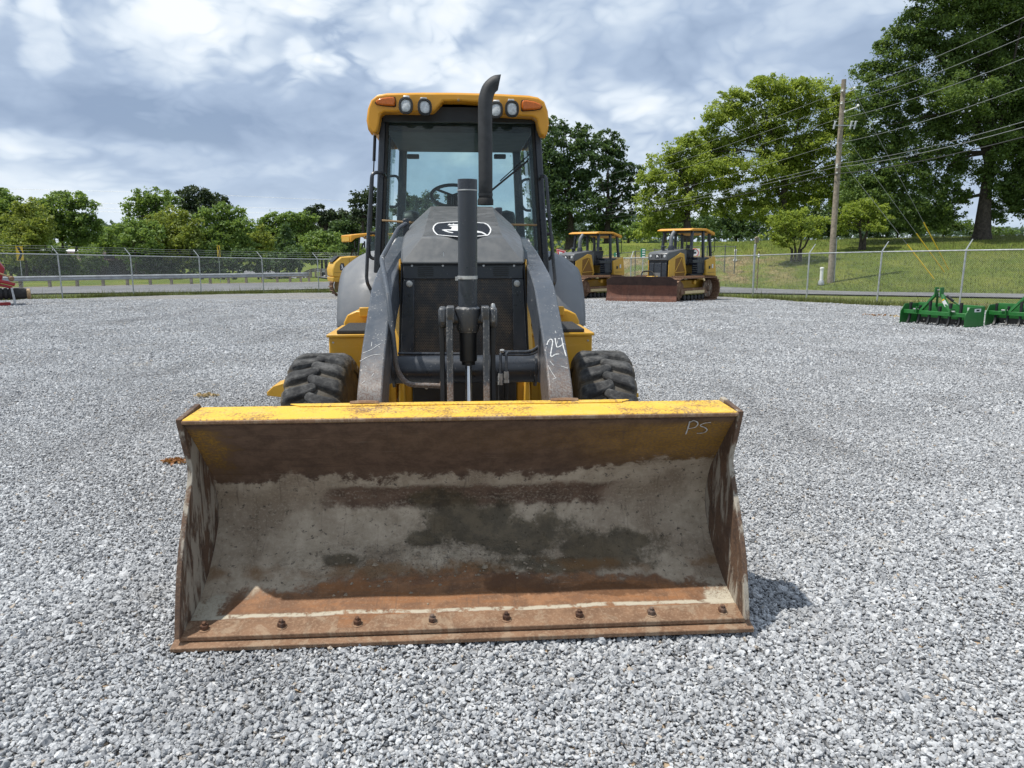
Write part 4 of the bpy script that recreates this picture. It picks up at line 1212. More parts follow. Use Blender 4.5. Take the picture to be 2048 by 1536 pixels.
ro = [(285, 320), (300, 265), (345, 215), (400, 188), (620, 168), (860, 158), (1090, 162), (1320, 178), (1480, 190), (1550, 225), (1600, 285), (1625, 340), (1615, 400), (1580, 455), (1545, 480), (1320, 498), (1090, 510), (860, 508), (620, 490), (390, 468), (335, 420), (300, 375)]
cxr, cyr = 955, 330
ri = [(cxr + (x - cxr) * .955, cyr + (y - cyr) * .93) for x, y in ro]
decal('emblem_field', [[z3(*q) for q in ro]], hh, hn, M['decal_black'], hood, .0015, 'dark shield of the hood emblem')
nr_ = len(ro)
decal('emblem_ring', [[z3(*ro[i]), z3(*ro[(i + 1) % nr_]), z3(*ri[(i + 1) % nr_]), z3(*ri[i])] for i in range(nr_)], hh, hn, M['decal_white'], hood, .0036, 'white outline of the hood emblem')
deer = [[(700, 340), (735, 295), (690, 276), (655, 266), (700, 258), (790, 250), (860, 248), (1000, 255), (1150, 300), (1310, 372), (1420, 398), (1480, 430), (1530, 470), (1500, 472), (1400, 418), (1310, 412), (1150, 372), (1000, 378), (860, 372), (640, 362), (590, 362), (650, 388), (760, 408), (745, 420), (660, 410), (590, 388), (495, 350), (560, 340)],
        [(625, 244), (672, 206), (680, 222), (745, 226), (752, 204), (790, 222), (870, 220), (870, 240), (700, 242)]]
decal('leaping_deer', [[z3(*q) for q in pl] for pl in deer], hh, hn, M['decal_white'], hood, .0036, 'white leaping deer of the hood emblem')
for x, y0, y1 in ((612, 520, 570), (535, 855, 940)):
    pass

# --- exhaust stack
ex = [A(971, 408, 3.0), A(971, 330, 3.0), A(970, 225, 3.0), A(971, 196, 3.0), A(978, 176, 3.0), A(990, 166, 3.0), A(999, 163.5, 3.0)]
ex = fillet(ex, .10, 4)
mb = MB(); mb.tube(ex, .0525, 24, caps=False)
st = mb.build('exhaust_stack', M['black'], bh)
so = st.modifiers.new('thick', 'SOLIDIFY'); so.thickness = .004
st.data.materials.clear(); st.data.materials.append(flat('stack_coating', (0.030, 0.032, 0.035), .62, 0, .25, 14, .15, 80))
# scarf cut of the outlet: shear the last rings so the mouth stands upright
vsn = st.data.vertices; n_ = len(vsn)
pe = ex[-1]
for v_ in vsn:
    if v_.index >= n_ - 24 * 9:
        lim = pe.x + (v_.co.z - pe.z) * .20
        if v_.index >= n_ - 24: v_.co.x = lim
        else: v_.co.x = min(v_.co.x, lim)
MB().lathe([(.060, 0), (.060, .035), (.054, .05)], A(971, 410, 3.0), (0, 0, 1), 22).build('stack_base', M['rubber'], bh)
MB().lathe([(.055, 0), (.055, .02)], A(971, 392, 3.0), (0, 0, 1), 22).build('stack_clamp', M['black'], bh)
MB().box(.245, .30, 2.9, 3.0, 1.78, 1.87).build('air_precleaner', M['grey'], bh, bevel=.008)

# --- cab
V0, V1 = 3.68, 5.02
for sx in (-1, 1):
    off = .012 if sx > 0 else -.008
    T_, B_ = .622 + 0, .742
    MB().hexa([(sx * (B_ - .035) + off, V0, .95), (sx * (B_ + .025) + off, V0, .95), (sx * (B_ + .025) + off, V0 + .11, .95), (sx * (B_ - .035) + off, V0 + .11, .95),
               (sx * (T_ - .03) + off, V0, 2.66), (sx * (T_ + .025) + off, V0, 2.66), (sx * (T_ + .025) + off, V0 + .10, 2.66), (sx * (T_ - .03) + off, V0 + .10, 2.66)]).build('cab_pillar', M['grey'], bh, bevel=.012)
    MB().hexa([(sx * (B_ - .058) + off, V0 - .004, .95), (sx * (B_ - .036) + off, V0 - .004, .95), (sx * (B_ - .036) + off, V0 + .06, .95), (sx * (B_ - .058) + off, V0 + .06, .95),
               (sx * (T_ - .05) + off, V0 - .004, 2.66), (sx * (T_ - .031) + off, V0 - .004, 2.66), (sx * (T_ - .031) + off, V0 + .06, 2.66), (sx * (T_ - .05) + off, V0 + .06, 2.66)]).build('window_seal', M['rubber'], bh)
    MB().hexa([(sx * .60, V1, 1.0), (sx * .70, V1, 1.0), (sx * .70, V1 + .08, 1.0), (sx * .60, V1 + .08, 1.0),
               (sx * .525, V1, 2.62), (sx * .60, V1, 2.62), (sx * .60, V1 + .08, 2.62), (sx * .525, V1 + .08, 2.62)]).build('cab_pillar', M['grey'], bh, bevel=.01)
    # middle door post and sill
    MB().hexa([(sx * .735, 4.42, 1.0), (sx * .765, 4.42, 1.0), (sx * .765, 4.50, 1.0), (sx * .735, 4.50, 1.0),
               (sx * .63, 4.42, 2.62), (sx * .66, 4.42, 2.62), (sx * .66, 4.50, 2.62), (sx * .63, 4.50, 2.62)]).build('door_post', M['grey'], bh, bevel=.008)
    sg = MB(); sg.add([(sx * .738, V0 + .1, 1.1), (sx * .738, V1, 1.1), (sx * .635, V1, 2.6), (sx * .635, V0 + .1, 2.6)], [(0, 1, 2, 3)])
    sg.build('side_window', M['glass'], bh)
    MB().box(sx * .60, sx * .76, V0 + .02, V1 + .05, .70, 1.12).build('cab_sill', M['grey'], bh, bevel=.02)
    # outside grab rail and inside door handle
    e_ = lambda px, py, v: A(px, py, v)
    if sx < 0:
        gr = [(770, 352, 3.66), (766, 345, 3.58), (744, 345, 3.52), (738, 440, 3.52), (733, 555, 3.52), (735, 567, 3.52), (748, 592, 3.62)]
        ih = [(780, 352, 4.35), (794, 352, 4.35), (799, 362, 4.35), (797, 406, 4.35), (791, 414, 4.35), (779, 413, 4.35)]
        vb = [(750, 268, 3.75), (748, 322, 3.75)]
        lt = (746, 490)
    else:
        gr = [(1079, 358, 3.66), (1082, 352, 3.58), (1092, 353, 3.52), (1099, 440, 3.52), (1110, 560, 3.52), (1109, 566, 3.52), (1100, 583, 3.62)]
        ih = [(1059, 358, 4.35), (1046, 360, 4.35), (1040, 370, 4.35), (1044, 412, 4.35), (1051, 421, 4.35), (1062, 421, 4.35)]
        vb = [(1079, 272, 3.75), (1082, 330, 3.75)]
        lt = (1096, 492)
    MB().tube(fillet([A(*q) for q in gr], .05, 5), .0145, 10).build('grab_rail', M['grey'], bh)
    MB().tube(fillet([A(*q) for q in ih], .04, 5), .012, 8).build('door_handle', M['grey'], bh)
    MB().tube([A(*q) for q in vb], .013, 8).build('mirror_arm', M['black'], bh)
    q0, q1 = A(*vb[1]), A(vb[1][0] + sx * 6, 470, 3.75)
    MB().tube([q0, q1], .006, 6).build('mirror_stay', M['black'], bh)
    q = A(lt[0], lt[1], 3.72)
    fr = MB()
    fr.tube(fillet([q + Vector((-.035, 0, .10)), q + Vector((.035, 0, .10)), q + Vector((.035, 0, -.09)), q + Vector((0, 0, -.12)), q + Vector((-.035, 0, -.09)), q + Vector((-.035, 0, .09))], .03, 4), .014, 8)
    fr.build('door_latch', M['black'], bh)
    for wv in (2.28, 1.95, 1.5):
        MB().box(sx * .735 - sx * (wv - 1.0) * .06, sx * .765 - sx * (wv - 1.0) * .06, V0 + .1, V0 + .16, wv - .03, wv + .03).build('door_hinge', M['black'], bh, bevel=.005)

wg = MB(); wg.add([(-.69, V0 + .03, 1.10), (.70, V0 + .03, 1.10), (.60, V0 + .03, 2.64), (-.585, V0 + .03, 2.64)], [(0, 1, 2, 3)])
wg.build('windshield', M['glass'], bh)
wg = MB(); wg.add([(-.62, V1 + .03, 1.45), (.62, V1 + .03, 1.45), (.55, V1 + .03, 2.55), (-.55, V1 + .03, 2.55)], [(0, 1, 2, 3)])
wg.build('rear_window', M['glass'], bh)
MB().box(-.62, .62, V1 + .01, V1 + .06, 1.36, 1.45).build('window_rail', M['grey'], bh, bevel=.01)
MB().box(-.64, .64, V1, V1 + .05, .8, 1.36).build('cab_back', M['grey'], bh)
for (a, b) in (((764, 441), (836, 446)), ((1012, 449), (1074, 450))):
    MB().tube([A(*a, V0 - .01), A(*b, V0 - .01)], .009, 8).build('window_trim', M['tan'], bh)
MB().box(-.62, .62, V0 + .12, V1 + .09, 2.535, 2.72).build('headliner', flat('headliner', (0.045, 0.05, 0.05), .8), bh, bevel=.03)
MB().box(-.60, .60, V0 + .16, V1 - .3, .85, 1.0).build('cab_floor', M['black'], bh)
# steering wheel, column, console, seat
sc_ = A(905, 391, 3.95); nrm = Vector((0, -.55, .83)).normalized()
ax1 = Vector((1, 0, 0)); ax2 = nrm.cross(ax1)
MB().tube([sc_ + (ax1 * math.cos(t) + ax2 * math.sin(t)) * .185 for t in np.linspace(0, 2 * math.pi, 33)[:-1]], .0155, 8, closed=True).build('steering_wheel', M['black'], bh)
for t in (.6, 2.5, 4.7):
    MB().tube([sc_, sc_ + (ax1 * math.cos(t) + ax2 * math.sin(t)) * .18], .012, 6).build('wheel_spoke', M['black'], bh)
MB().cyl(sc_ - nrm * .02, sc_ - nrm * .55 + Vector((0, .1, 0)), .05, .07).build('steering_column', M['black'], bh)
MB().box(-.34, .34, 3.78, 3.98, 1.0, 1.86).build('dashboard', M['black'], bh, bevel=.05)
seat = MB().box(-.25, .25, 4.35, 4.8, 1.40, 1.52).build('seat', M['seat'], bh, bevel=.04)
MB().box(-.24, .24, 4.72, 4.84, 1.5, 1.98).build('backrest', M['seat'], bh, bevel=.05)
for px in (823, 1013):
    q = A(px, 445, 4.75); MB().lathe([(.10, -.08), (.12, 0), (.10, .08)], q, (1, 0, 0), 16).build('control_tower', M['black'], bh, bevel=.02)
for px, py, w_, h_ in ((829, 241, .062, .075), (856, 243, .06, .08), (1003, 247, .058, .075)):  # dark ovals put in for reflections and backs of cab fittings
    q = A(px, py, V0 + .20)
    MB().lathe([(.01, -.02), (.9 * w_, -.012), (w_, 0), (.9 * w_, .012), (.01, .02)], q, (0, 1, 0), 20).build('dark_oval', M['black'], bh)
    MB().tube([q, q + Vector((0, .03, .12))], .008, 6).build('oval_stem', M['black'], bh)  # added stem carrying the oval
for px in (826, 1000):
    q = A(px, 312, 4.95); MB().box(q.x - .06, q.x + .06, q.y, q.y + .05, q.z - .025, q.z + .02).build('coat_hook', M['black'], bh, bevel=.01)
wl = [A(984, 380, V0 - .03), A(1056, 321, V0 - .03)]
MB().tube(wl, .009, 6).build('wiper_arm', M['black'], bh)
MB().tube([A(1000, 362, V0 - .01), A(1060, 308, V0 - .01)], .005, 6).build('wiper_blade', M['black'], bh)

# --- cab roof: moulded front, side skirts, recess
RO = [(743, 265), (736, 254), (733.5, 238), (736, 216), (742, 200), (753, 190.5), (772, 187), (845, 185.8), (915, 186.2), (990, 188.2), (1060, 192), (1078, 195.5), (1089, 203), (1095, 220), (1097.5, 245), (1095, 262), (1089, 272.5)]
RI = [(1082, 268), (1077, 254), (1074, 238), (1066, 233), (1030, 231), (980, 228), (957, 204), (920, 201.5), (886, 201.5), (868, 222), (848, 224), (800, 223), (768, 223), (760, 228), (758, 244), (755, 258), (750, 266)]
rf = MB().prism([A(x, y, 3.46) for x, y in RO + RI], (0, .16, 0)).build('cab_roof', M['roof_yellow'], bh, bevel=.016, seg=3)
tag(rf, 'yellow moulded cab roof')
# crowned top behind the fascia (lofted)
secs = []
for v, k in ((3.52, 1.0), (3.9, 1.02), (4.6, 1.02), (5.1, .98)):
    q = [A(x, y, 3.46) for x, y in RO]
    cxm = (q[0].x + q[-1].x) / 2
    secs.append([Vector((cxm + (p.x - cxm) * k * .985, v, max((p.z - 2.5) * (.98 if v < 5 else .9) + 2.5, 2.0 if v < 3.8 else 2.57))) for p in q])
mb = MB(); n_ = len(RO)
mb.add([p for s_ in secs for p in s_], [(a * n_ + i, a * n_ + i + 1, (a + 1) * n_ + i + 1, (a + 1) * n_ + i) for a in range(len(secs) - 1) for i in range(n_ - 1)] + [tuple((len(secs) - 1) * n_ + i for i in range(n_))])
rt = mb.build('roof_shell', M['roof_yellow'], bh, smooth=50)
sm = rt.modifiers.new('thick', 'SOLIDIFY'); sm.thickness = -.02
q0, q1 = A(868, 222, 3.60), A(978, 200, 3.60)
MB().box(-.62, .62, 3.60, 3.66, 2.585, 2.70).build('roof_recess', M['black'], bh)
MB().lathe([(.012, 0), (.008, .012)], A(917, 200, 3.46), (0, -1, 0), 8).build('roof_screw', M['tan'], bh)


def work_lamp(px, py, yaw, tilt):
    c = A(px, py, 3.39)
    rot = Matrix.Rotation(R(yaw), 3, 'Z') @ Matrix.Rotation(R(tilt), 3, 'X')
    mbb = MB()
    ring = lambda hx, hz, y: [c + rot @ Vector((hx * math.copysign(abs(math.cos(t)) ** .78, math.cos(t)), y, hz * math.copysign(abs(math.sin(t)) ** .78, math.sin(t)))) for t in np.linspace(0, 2 * math.pi, 25)[:-1]]
    rs = [ring(.030, .034, .085), ring(.046, .054, .03), ring(.0555, .064, -.002), ring(.0555, .064, -.018), ring(.041, .049, -.020), ring(.039, .047, -.006)]
    nn = 24
    mbb.add([p for r_ in rs for p in r_], [(a * nn + i, a * nn + (i + 1) % nn, (a + 1) * nn + (i + 1) % nn, (a + 1) * nn + i) for a in range(5) for i in range(nn)] + [tuple(range(nn))[::-1]])
    lp = mbb.build('work_lamp', M['rubber'], bh, smooth=40)
    ml = MB(); r0 = ring(.0395, .0475, -.008); r1 = ring(.028, .034, -.014)
    ml.add(r0 + r1, [(i, (i + 1) % nn, nn + (i + 1) % nn, nn + i) for i in range(nn)] + [tuple(nn + i for i in range(nn))])
    ml.build('lens', M['lens'], lp, smooth=60)
    MB().obox(c + rot @ Vector((0, .03, .072)), .05, .04, .022, rot).build('lamp_bracket', M['steel'], lp, bevel=.004)


work_lamp(812, 212, -6, -6); work_lamp(849, 215, 14, -8); work_lamp(992, 220.5, -10, -6); work_lamp(1023.5, 218.5, 8, -6)
for x0, x1, y0, y1, fl in ((750, 791, 194, 213, 1), (1043, 1084, 201, 222, -1)):
    c = (A(x0, y0, 3.45) + A(x1, y1, 3.45)) / 2; hx = abs(A(x1, y1, 3.45).x - A(x0, y0, 3.45).x) / 2; hz = abs(A(x1, y0, 3.45).z - A(x1, y1, 3.45).z) / 2
    pts = [(-1, -.15), (-.8, .35), (-.3, .75), (.5, 1), (.92, .95), (1, .2), (.98, -.8), (.85, -.95), (-.2, -.8), (-.8, -.6)]
    MB().prism([(c.x + fl * a * hx, c.y - .022, c.z + b * hz) for a, b in pts], (0, .05, 0)).build('turn_signal', M['amber'], bh, bevel=.012, seg=3)
    MB().prism([(c.x + fl * a * hx * 1.06, c.y + .004, c.z + b * hz * 1.15) for a, b in pts], (0, .02, 0)).build('signal_base', M['rubber'], bh)

# --- rear fenders
for sx in (-1, 1):
    na_, nb_ = 22, 10
    vs = []; fs = []
    for a in range(na_):
        t = R(172) - R(125) * a / (na_ - 1)
        for b in range(nb_):
            k = b / (nb_ - 1)
            r_ = .80 - .17 * max(0, k - .35) ** 1.7 / .65 ** 1.7 * (1 if True else 0)
            vs.append((sx * (.62 + .43 * k - (.02 if a > 14 else 0)), 4.2 + r_ * math.cos(t) * .94, .86 + r_ * math.sin(t) * .86))
    # lower front skirt
    low = [(v[0], v[1] + .01, .925) for v in vs[:nb_]]
    vs = low + vs
    fs = [(a * nb_ + b, a * nb_ + b + 1, (a + 1) * nb_ + b + 1, (a + 1) * nb_ + b) for a in range(na_) for b in range(nb_ - 1)]
    fd = MB().add(vs, fs).build('rear_fender', M['fender'], bh, smooth=60)
    so = fd.modifiers.new('thick', 'SOLIDIFY'); so.thickness = .022; so.offset = 0
    # rear wheel
    rw = MB().lathe([(.30, -.20), (.52, -.23), (.60, -.21), (.645, -.15), (.65, 0), (.645, .15), (.60, .21), (.52, .23), (.30, .20)], (sx * .83, 4.2, .652), (1, 0, 0), 40).build('rear_wheel', M['tyre'], bh)
    rw.data.transform(Matrix.Translation((-sx * .83, -4.2, -.652))); rw.location = (sx * .83, 4.2, .652)
    MB().lathe([(.30, -.14), (.10, -.02), (.0, -.02)] if sx < 0 else [(.0, .02), (.10, .02), (.30, .14)], (0, 0, 0), (1, 0, 0), 32, caps=False).build('rim', M['yellow'], rw)
    # yellow side tank with a grip mat step
    tx0, tx1 = .47, (.925 if sx < 0 else .905)
    tk = MB().box(sx * tx0, sx * tx1, 2.42, 3.1, .30, .965).build('side_tank', M['yellow'], bh, bevel=.008)
    MB().box(sx * (tx0), sx * (tx1 + .012), 2.405, 3.11, .965, .985).build('tank_rim', M['yellow'], tk, bevel=.004)
    MB().box(sx * (tx0 + .05), sx * (tx1 - .055), 2.43, 3.0, .986, 1.012).build('grip_mat', M['tread_grip'], tk, bevel=.006)
    MB().box(sx * (tx0 + .06), sx * (tx1 - .05), 2.417, 2.42, .35, .90).build('tank_cover', M['yellow'], tk, bevel=.002)
    MB().lathe([(.008, 0), (.006, .006)], (sx * (tx1 - .03), 2.42, .93), (0, -1, 0), 8).build('tank_bolt', M['steel'], tk)
    MB().prism([(sx * u, 3.15, w) for u, w in [(.5, .9), (.93, .9), (.93, 1.0), (.90, 1.06), (.83, 1.09), (.5, 1.09)]], (0, .25, 0)).build('frame_step', M['yellow'], bh, bevel=.01)
    MB().box(sx * .72, sx * .80, 3.1, 3.15, 1.05, 1.12).build('step_lug', M['yellow'], bh, bevel=.006)
    # stabiliser leg with its foot plate
    sl = MB().hexa([(sx * .45, 4.95, .62), (sx * 1.72, 4.95, .20), (sx * 1.72, 5.1, .20), (sx * .45, 5.1, .62),
                    (sx * .45, 4.95, .85), (sx * 1.72, 4.95, .30), (sx * 1.72, 5.1, .30), (sx * .45, 5.1, .85)]).build('stabiliser_leg', M['yellow'], bh, bevel=.01)
    c = A(558, 777, 4.75) if sx < 0 else A(1255, 781, 4.75)
    MB().prism([(c.x - sx * .14, 4.6, c.z + .10), (c.x + sx * .02, 4.6, c.z + .05), (c.x + sx * .085, 4.6, c.z - .01), (c.x + sx * .085, 4.6, c.z - .045), (c.x - sx * .14, 4.6, c.z - .075)], (0, .32, 0)).build('stabiliser_foot', M['yellow'], bh, bevel=.008)

MB().box(-.45, .45, 2.9, 5.0, .45, .9).build('main_frame', M['black'], bh)
MB().cyl((-.66, 1.86, .48), (.66, 1.86, .48), .085, n=16).build('front_axle', M['yellow'], bh)
MB().cyl((-.7, 4.2, .65), (.7, 4.2, .65), .12, n=16).build('rear_axle', M['yellow'], bh)

# --- front wheels with bar-lug tyres
def front_wheel(sx):
    t = MB()
    prof = [(.245, -.135), (.30, -.165), (.385, -.172), (.425, -.165), (.445, -.13), (.452, 0), (.445, .13), (.425, .165), (.385, .172), (.30, .165), (.245, .135)]
    t.lathe(prof, (0, 0, 0), (1, 0, 0), 48, caps=False)
    NL = 22
    for side_ in (-1, 1):
        for k in range(NL):
            a0 = 2 * math.pi * (k + (.5 if side_ > 0 else 0)) / NL
            cs = []
            for q in range(8):
                f_ = q / 7
                x = side_ * (.176 - .208 * f_)
                r_top = .482 if q > 1 else (.43 if q == 0 else .468)
                r_bot = .44 if q > 0 else .37
                ang = a0 + .14 * f_ ** 1.6
                hwid = .098 * (1 - .25 * f_) * (1 if q < 7 else .55)
                if q == 7: r_top = .470
                for r_, hk in ((r_bot, 1.25), (r_top, .80)):
                    for sg_ in (-1, 1):
                        aa = ang + sg_ * hwid * hk / .47 * .5
                        cs.append((x, -r_ * math.cos(aa), r_ * math.sin(aa)))
            fs = []
            for q in range(7):
                b0 = q * 4; b1 = b0 + 4
                fs += [(b0, b0 + 2, b1 + 2, b1), (b0 + 2, b0 + 3, b1 + 3, b1 + 2), (b0 + 3, b0 + 1, b1 + 1, b1 + 3)]
            fs += [(0, 1, 3, 2), (28, 30, 31, 29)]
            t.add(cs, fs)
    w_ = t.build('front_wheel', M['tyre'], bh, smooth=32)
    bv = w_.modifiers.new('bevel', 'BEVEL'); bv.width = .010; bv.segments = 2; bv.limit_method = 'ANGLE'; bv.angle_limit = R(35)
    w_.location = (sx * .868, 1.86, .464); w_.scale = (1, .963, .963)
    w_.rotation_euler = (.21, 0, R(-3))
    rp = [(.27, -.14), (.255, -.12), (.24, -.05), (.12, -.03), (.10, .03), (.0, .03)]
    MB().lathe([(r_, -sx * h) for r_, h in rp], (0, 0, 0), (1, 0, 0), 32, caps=False).build('rim', M['yellow'], w_)
    MB().lathe([(.25, sx * -.145), (.27, sx * -.16), (.262, sx * -.10), (.15, sx * -.08), (.12, sx * -.17), (0, sx * -.17)], (0, 0, 0), (1, 0, 0), 32, caps=False).build('hub', M['yellow'], w_)


front_wheel(-1); front_wheel(1)
# folded digging boom behind the cab
MB().prism_x([(5.25, .7), (5.55, .7), (5.75, 1.5), (5.62, 2.0), (5.45, 2.0), (5.4, 1.5)], -.13, .13).build('digging_boom', M['yellow'], bh, bevel=.02)
MB().box(-.5, .5, 5.05, 5.3, .5, .95).build('rear_frame', M['yellow'], bh, bevel=.02)
# ------------------------------------------------------------------ chain link fence round the yard
def wire_panel(p0, p1, h, name, parent, pitch=.062, r=.0019):
    a = Vector(p0); b = Vector(p1); L = (b - a).to_2d().length
    ex_ = (b - a) / L; co = []; fs = []
    nrm = Vector((-(b - a).y, (b - a).x, 0)).normalized()
    def seg(x0, z0, x1, z1, off):
        P0 = a + ex_ * x0 + Vector((0, 0, z0)) + nrm * off; P1 = a + ex_ * x1 + Vector((0, 0, z1)) + nrm * off
        t = (P1 - P0).normalized(); s1 = t.cross(nrm).normalized(); k = len(co)
        for P in (P0, P1):
            for an_ in (0, 2.094, 4.189): co.append(P + (s1 * math.cos(an_) + nrm * math.sin(an_)) * r)
        fs.extend([(k, k + 1, k + 4, k + 3), (k + 1, k + 2, k + 5, k + 4), (k + 2, k, k + 3, k + 5)])
    x = -h
    while x < L:
        x0, z0, x1, z1 = x, 0.03, x + h, h
        if x0 < 0: z0 = .03 + (-x0) * (h - .03) / h; x0 = 0
        if x1 > L: z1 = h - (x1 - L) * (h - .03) / h; x1 = L
        if x1 > x0:
            seg(x0, z0, x1, z1, .0025)
            seg(L - x0, z0, L - x1, z1, -.0025)
        x += pitch
    o = MB().add(co, fs).build(name, M['galv'], parent, smooth=0)
    o['kind'] = 'stuff'
    return o


def fence(name, pts, h, label, arm=None, wr=.0019, tall=(), post_r=.030, mat=M['galv'], pitch=.062, wires=True, group=None, rail=True, barbs=True):
    root = empty(name, (pts[0][0], pts[0][1], ztf(*pts[0])))
    tag(root, label, 'fence', group)
    B = Vector(root.location)
    Q = [Vector((x, y, ztf(x, y))) - B for x, y in pts]
    for i, q in enumerate(Q):
        hh_ = h + (.45 if i in tall else .04)
        lean = Vector((rng.normal(0, .018), rng.normal(0, .018), 0))
        po = MB().tube([q - Vector((0, 0, .2)), q + Vector((0, 0, hh_)) + lean], post_r * (1.35 if i in tall else 1), 10)
        po = po.build('post', mat, root)
        if arm and i not in tall:
            d = Vector((*arm, 0)).normalized()
            t0 = q + Vector((0, 0, hh_)) + lean
            MB().hexa([tuple(t0 + d * .0 + Vector((-.02, 0, -.02))), tuple(t0 + Vector((.02, 0, -.02))), tuple(t0 + Vector((.02, .02, -.02))), tuple(t0 + Vector((-.02, .02, -.02))),
                       tuple(t0 + d * .32 + Vector((-.015, 0, .33))), tuple(t0 + d * .32 + Vector((.015, 0, .33))), tuple(t0 + d * .32 + Vector((.015, .015, .33))), tuple(t0 + d * .32 + Vector((-.015, .015, .33)))]).build('barb_arm', mat, po)
        else:
            MB().lathe([(post_r * 1.2, 0), (post_r * 1.1, .04), (.005, .06)], q + Vector((0, 0, hh_)) + lean, (0, 0, 1), 10).build('post_cap', mat, po)
    for a, b in zip(Q[:-1], Q[1:]):
        if rail: MB().tube([a + Vector((0, 0, h)), b + Vector((0, 0, h))], .024, 8).build('top_rail', mat, root)
        if wires:
            wire_panel(a, b, h - .03, 'wire_mesh', root, pitch, wr)
        if arm and barbs:
            d = Vector((*arm, 0)).normalized()
            for k in (.12, .22, .32):
                o_ = d * k + Vector((0, 0, h + .04 + k))
                mid = (a + b) / 2 + o_ - Vector((0, 0, .03))
                MB().tube([a + o_, mid, b + o_], .004, 4).build('barbed_wire', mat, root)
    return root


fence('chain_link_fence', FENCE[:9], 1.83, 'galvanised chain link fence along the left side of the yard beside the curving road', arm=(-1, .35))
fence('chain_link_fence', FENCE[8:14], 1.83, 'chain link fence across the back of the yard behind the two open bulldozers', arm=(.5, .9), tall=(5,), barbs=False)
fence('chain_link_fence', FENCE[13:], 1.83, 'chain link fence with bright top rail on the right, behind the green box blades', arm=(.9, .5), tall=(0,), barbs=False, wr=.0014)
gx = lambda px, D: gpt(px, D)


def hitD(px, py, lo=20, hi=75):
    """distance at which the view through an image point meets the terrain"""
    r_ = ray(px, py)
    for D in np.arange(lo, hi, .25):
        t = D / r_.y
        if CAMH + r_.z * t <= ztf(r_.x * t, D): return float(D)
    return float(hi)


M['dark_post'] = flat('dark_fence_post', (0.11, 0.12, 0.11), .7, .2, .2)
fence('boundary_fence', [gx(px, D) for px, D in ((1190, 56), (1238, 55.5), (1270, 55), (1308, 54.5), (1345, 54), (1382, 53.5), (1412, 53), (1448, 52.5), (1468, 52))], 1.75,
      'thin dark wire fence on the grassy bank beyond the road', mat=M['dark_post'], pitch=.12, post_r=.035)

# ------------------------------------------------------------------ guardrails
def guardrail(pts, label, h=.72, step=1):
    root = empty('guardrail', (pts[0][0], pts[0][1], ztf(*pts[0])))
    tag(root, label, 'guardrail')
    B = Vector(root.location)
    Q = [Vector((x, y, ztf(x, y))) - B for x, y in pts]
    secp = [(-.02, -.155), (.02, -.13), (.045, -.08), (.0, -.02), (.0, .02), (.045, .08), (.02, .13), (-.02, .155)]
    mb = MB(); n_ = len(secp)
    for i, q in enumerate(Q):
        t = (Q[min(i + 1, len(Q) - 1)] - Q[max(i - 1, 0)]).normalized(); nr = Vector((t.y, -t.x, 0))
        mb.v += [tuple(q + nr * (a + .1) + Vector((0, 0, h - .155 + b))) for a, b in secp]
    for i in range(len(Q) - 1):
        for k in range(n_ - 1): mb.f.append((i * n_ + k, i * n_ + k + 1, (i + 1) * n_ + k + 1, (i + 1) * n_ + k))
    r_ = mb.build('rail', M['rail_metal'], root, smooth=60)
    so_ = r_.modifiers.new('t', 'SOLIDIFY'); so_.thickness = .006
    for i in range(0, len(Q), step):
        q = Q[i]
        MB().box(q.x - .07, q.x + .07, q.y + .02, q.y + .2, q.z - .3, q.z + h - .02).build('post', M['wood'] if step == 1 else M['dark_post'], root)
    return root


gl = bez([(-44, 38, 0), (-32.5, 46.9, 0), (-22.6, 53.2, 0), (-15.4, 57.3, 0)], 8)
guardrail([(p.x, p.y) for p in gl], 'steel guardrail on the far side of the road, ending in a rounded terminal')
gl2 = bez([(-13.2, 61.5, 0), (-19.5, 72, 0), (-26, 86, 0), (-33, 105, 0)], 9)
guardrail([(p.x, p.y) for p in gl2], 'long guardrail on many posts beside the side road in the distance', h=.8)

# ------------------------------------------------------------------ signs
def sign_post(root, h, mat=M['galv']): return MB().box(-.03, .03, .0, .03, -.1, h).build('sign_post', mat, root)


def chevron(px, D, rz, label, h=2.4):
    x, y = gpt(px, D); root = empty('chevron_sign', (x, y, ztf(x, y)), rz)
    tag(root, label, 'road sign')
    sign_post(root, h)
    b = MB().box(-.38, .38, -.012, 0, h - .92, h + .02).build('sign_plate', M['sign_yellow'], root)
    MB().prism([(u, -.0145, h - .45 + w) for u, w in [(-.30, .43), (.0, .43), (.33, 0), (.0, -.43), (-.30, -.43), (.03, 0)]], (0, .001, 0)).build('chevron_mark', M['decal_black'], b)


def sign_h(px, y_top, y_bot, D):   # heights above terrain for image rows
    x, yy = gpt(px, D)
    f_ = lambda y: CAMH + D * math.tan(math.atan((768 - y) / FPX) - TH) - ztf(x, yy)
    return f_(y_bot), f_(y_top)


chevron(44, 51, R(92), 'yellow chevron road sign nearer the left edge, above the guardrail', sign_h(44, 493, 515, 51)[1])
chevron(440, 57, R(96), 'yellow chevron road sign turned almost edge-on, middle of the left fence', sign_h(440, 491, 510, 57)[1])

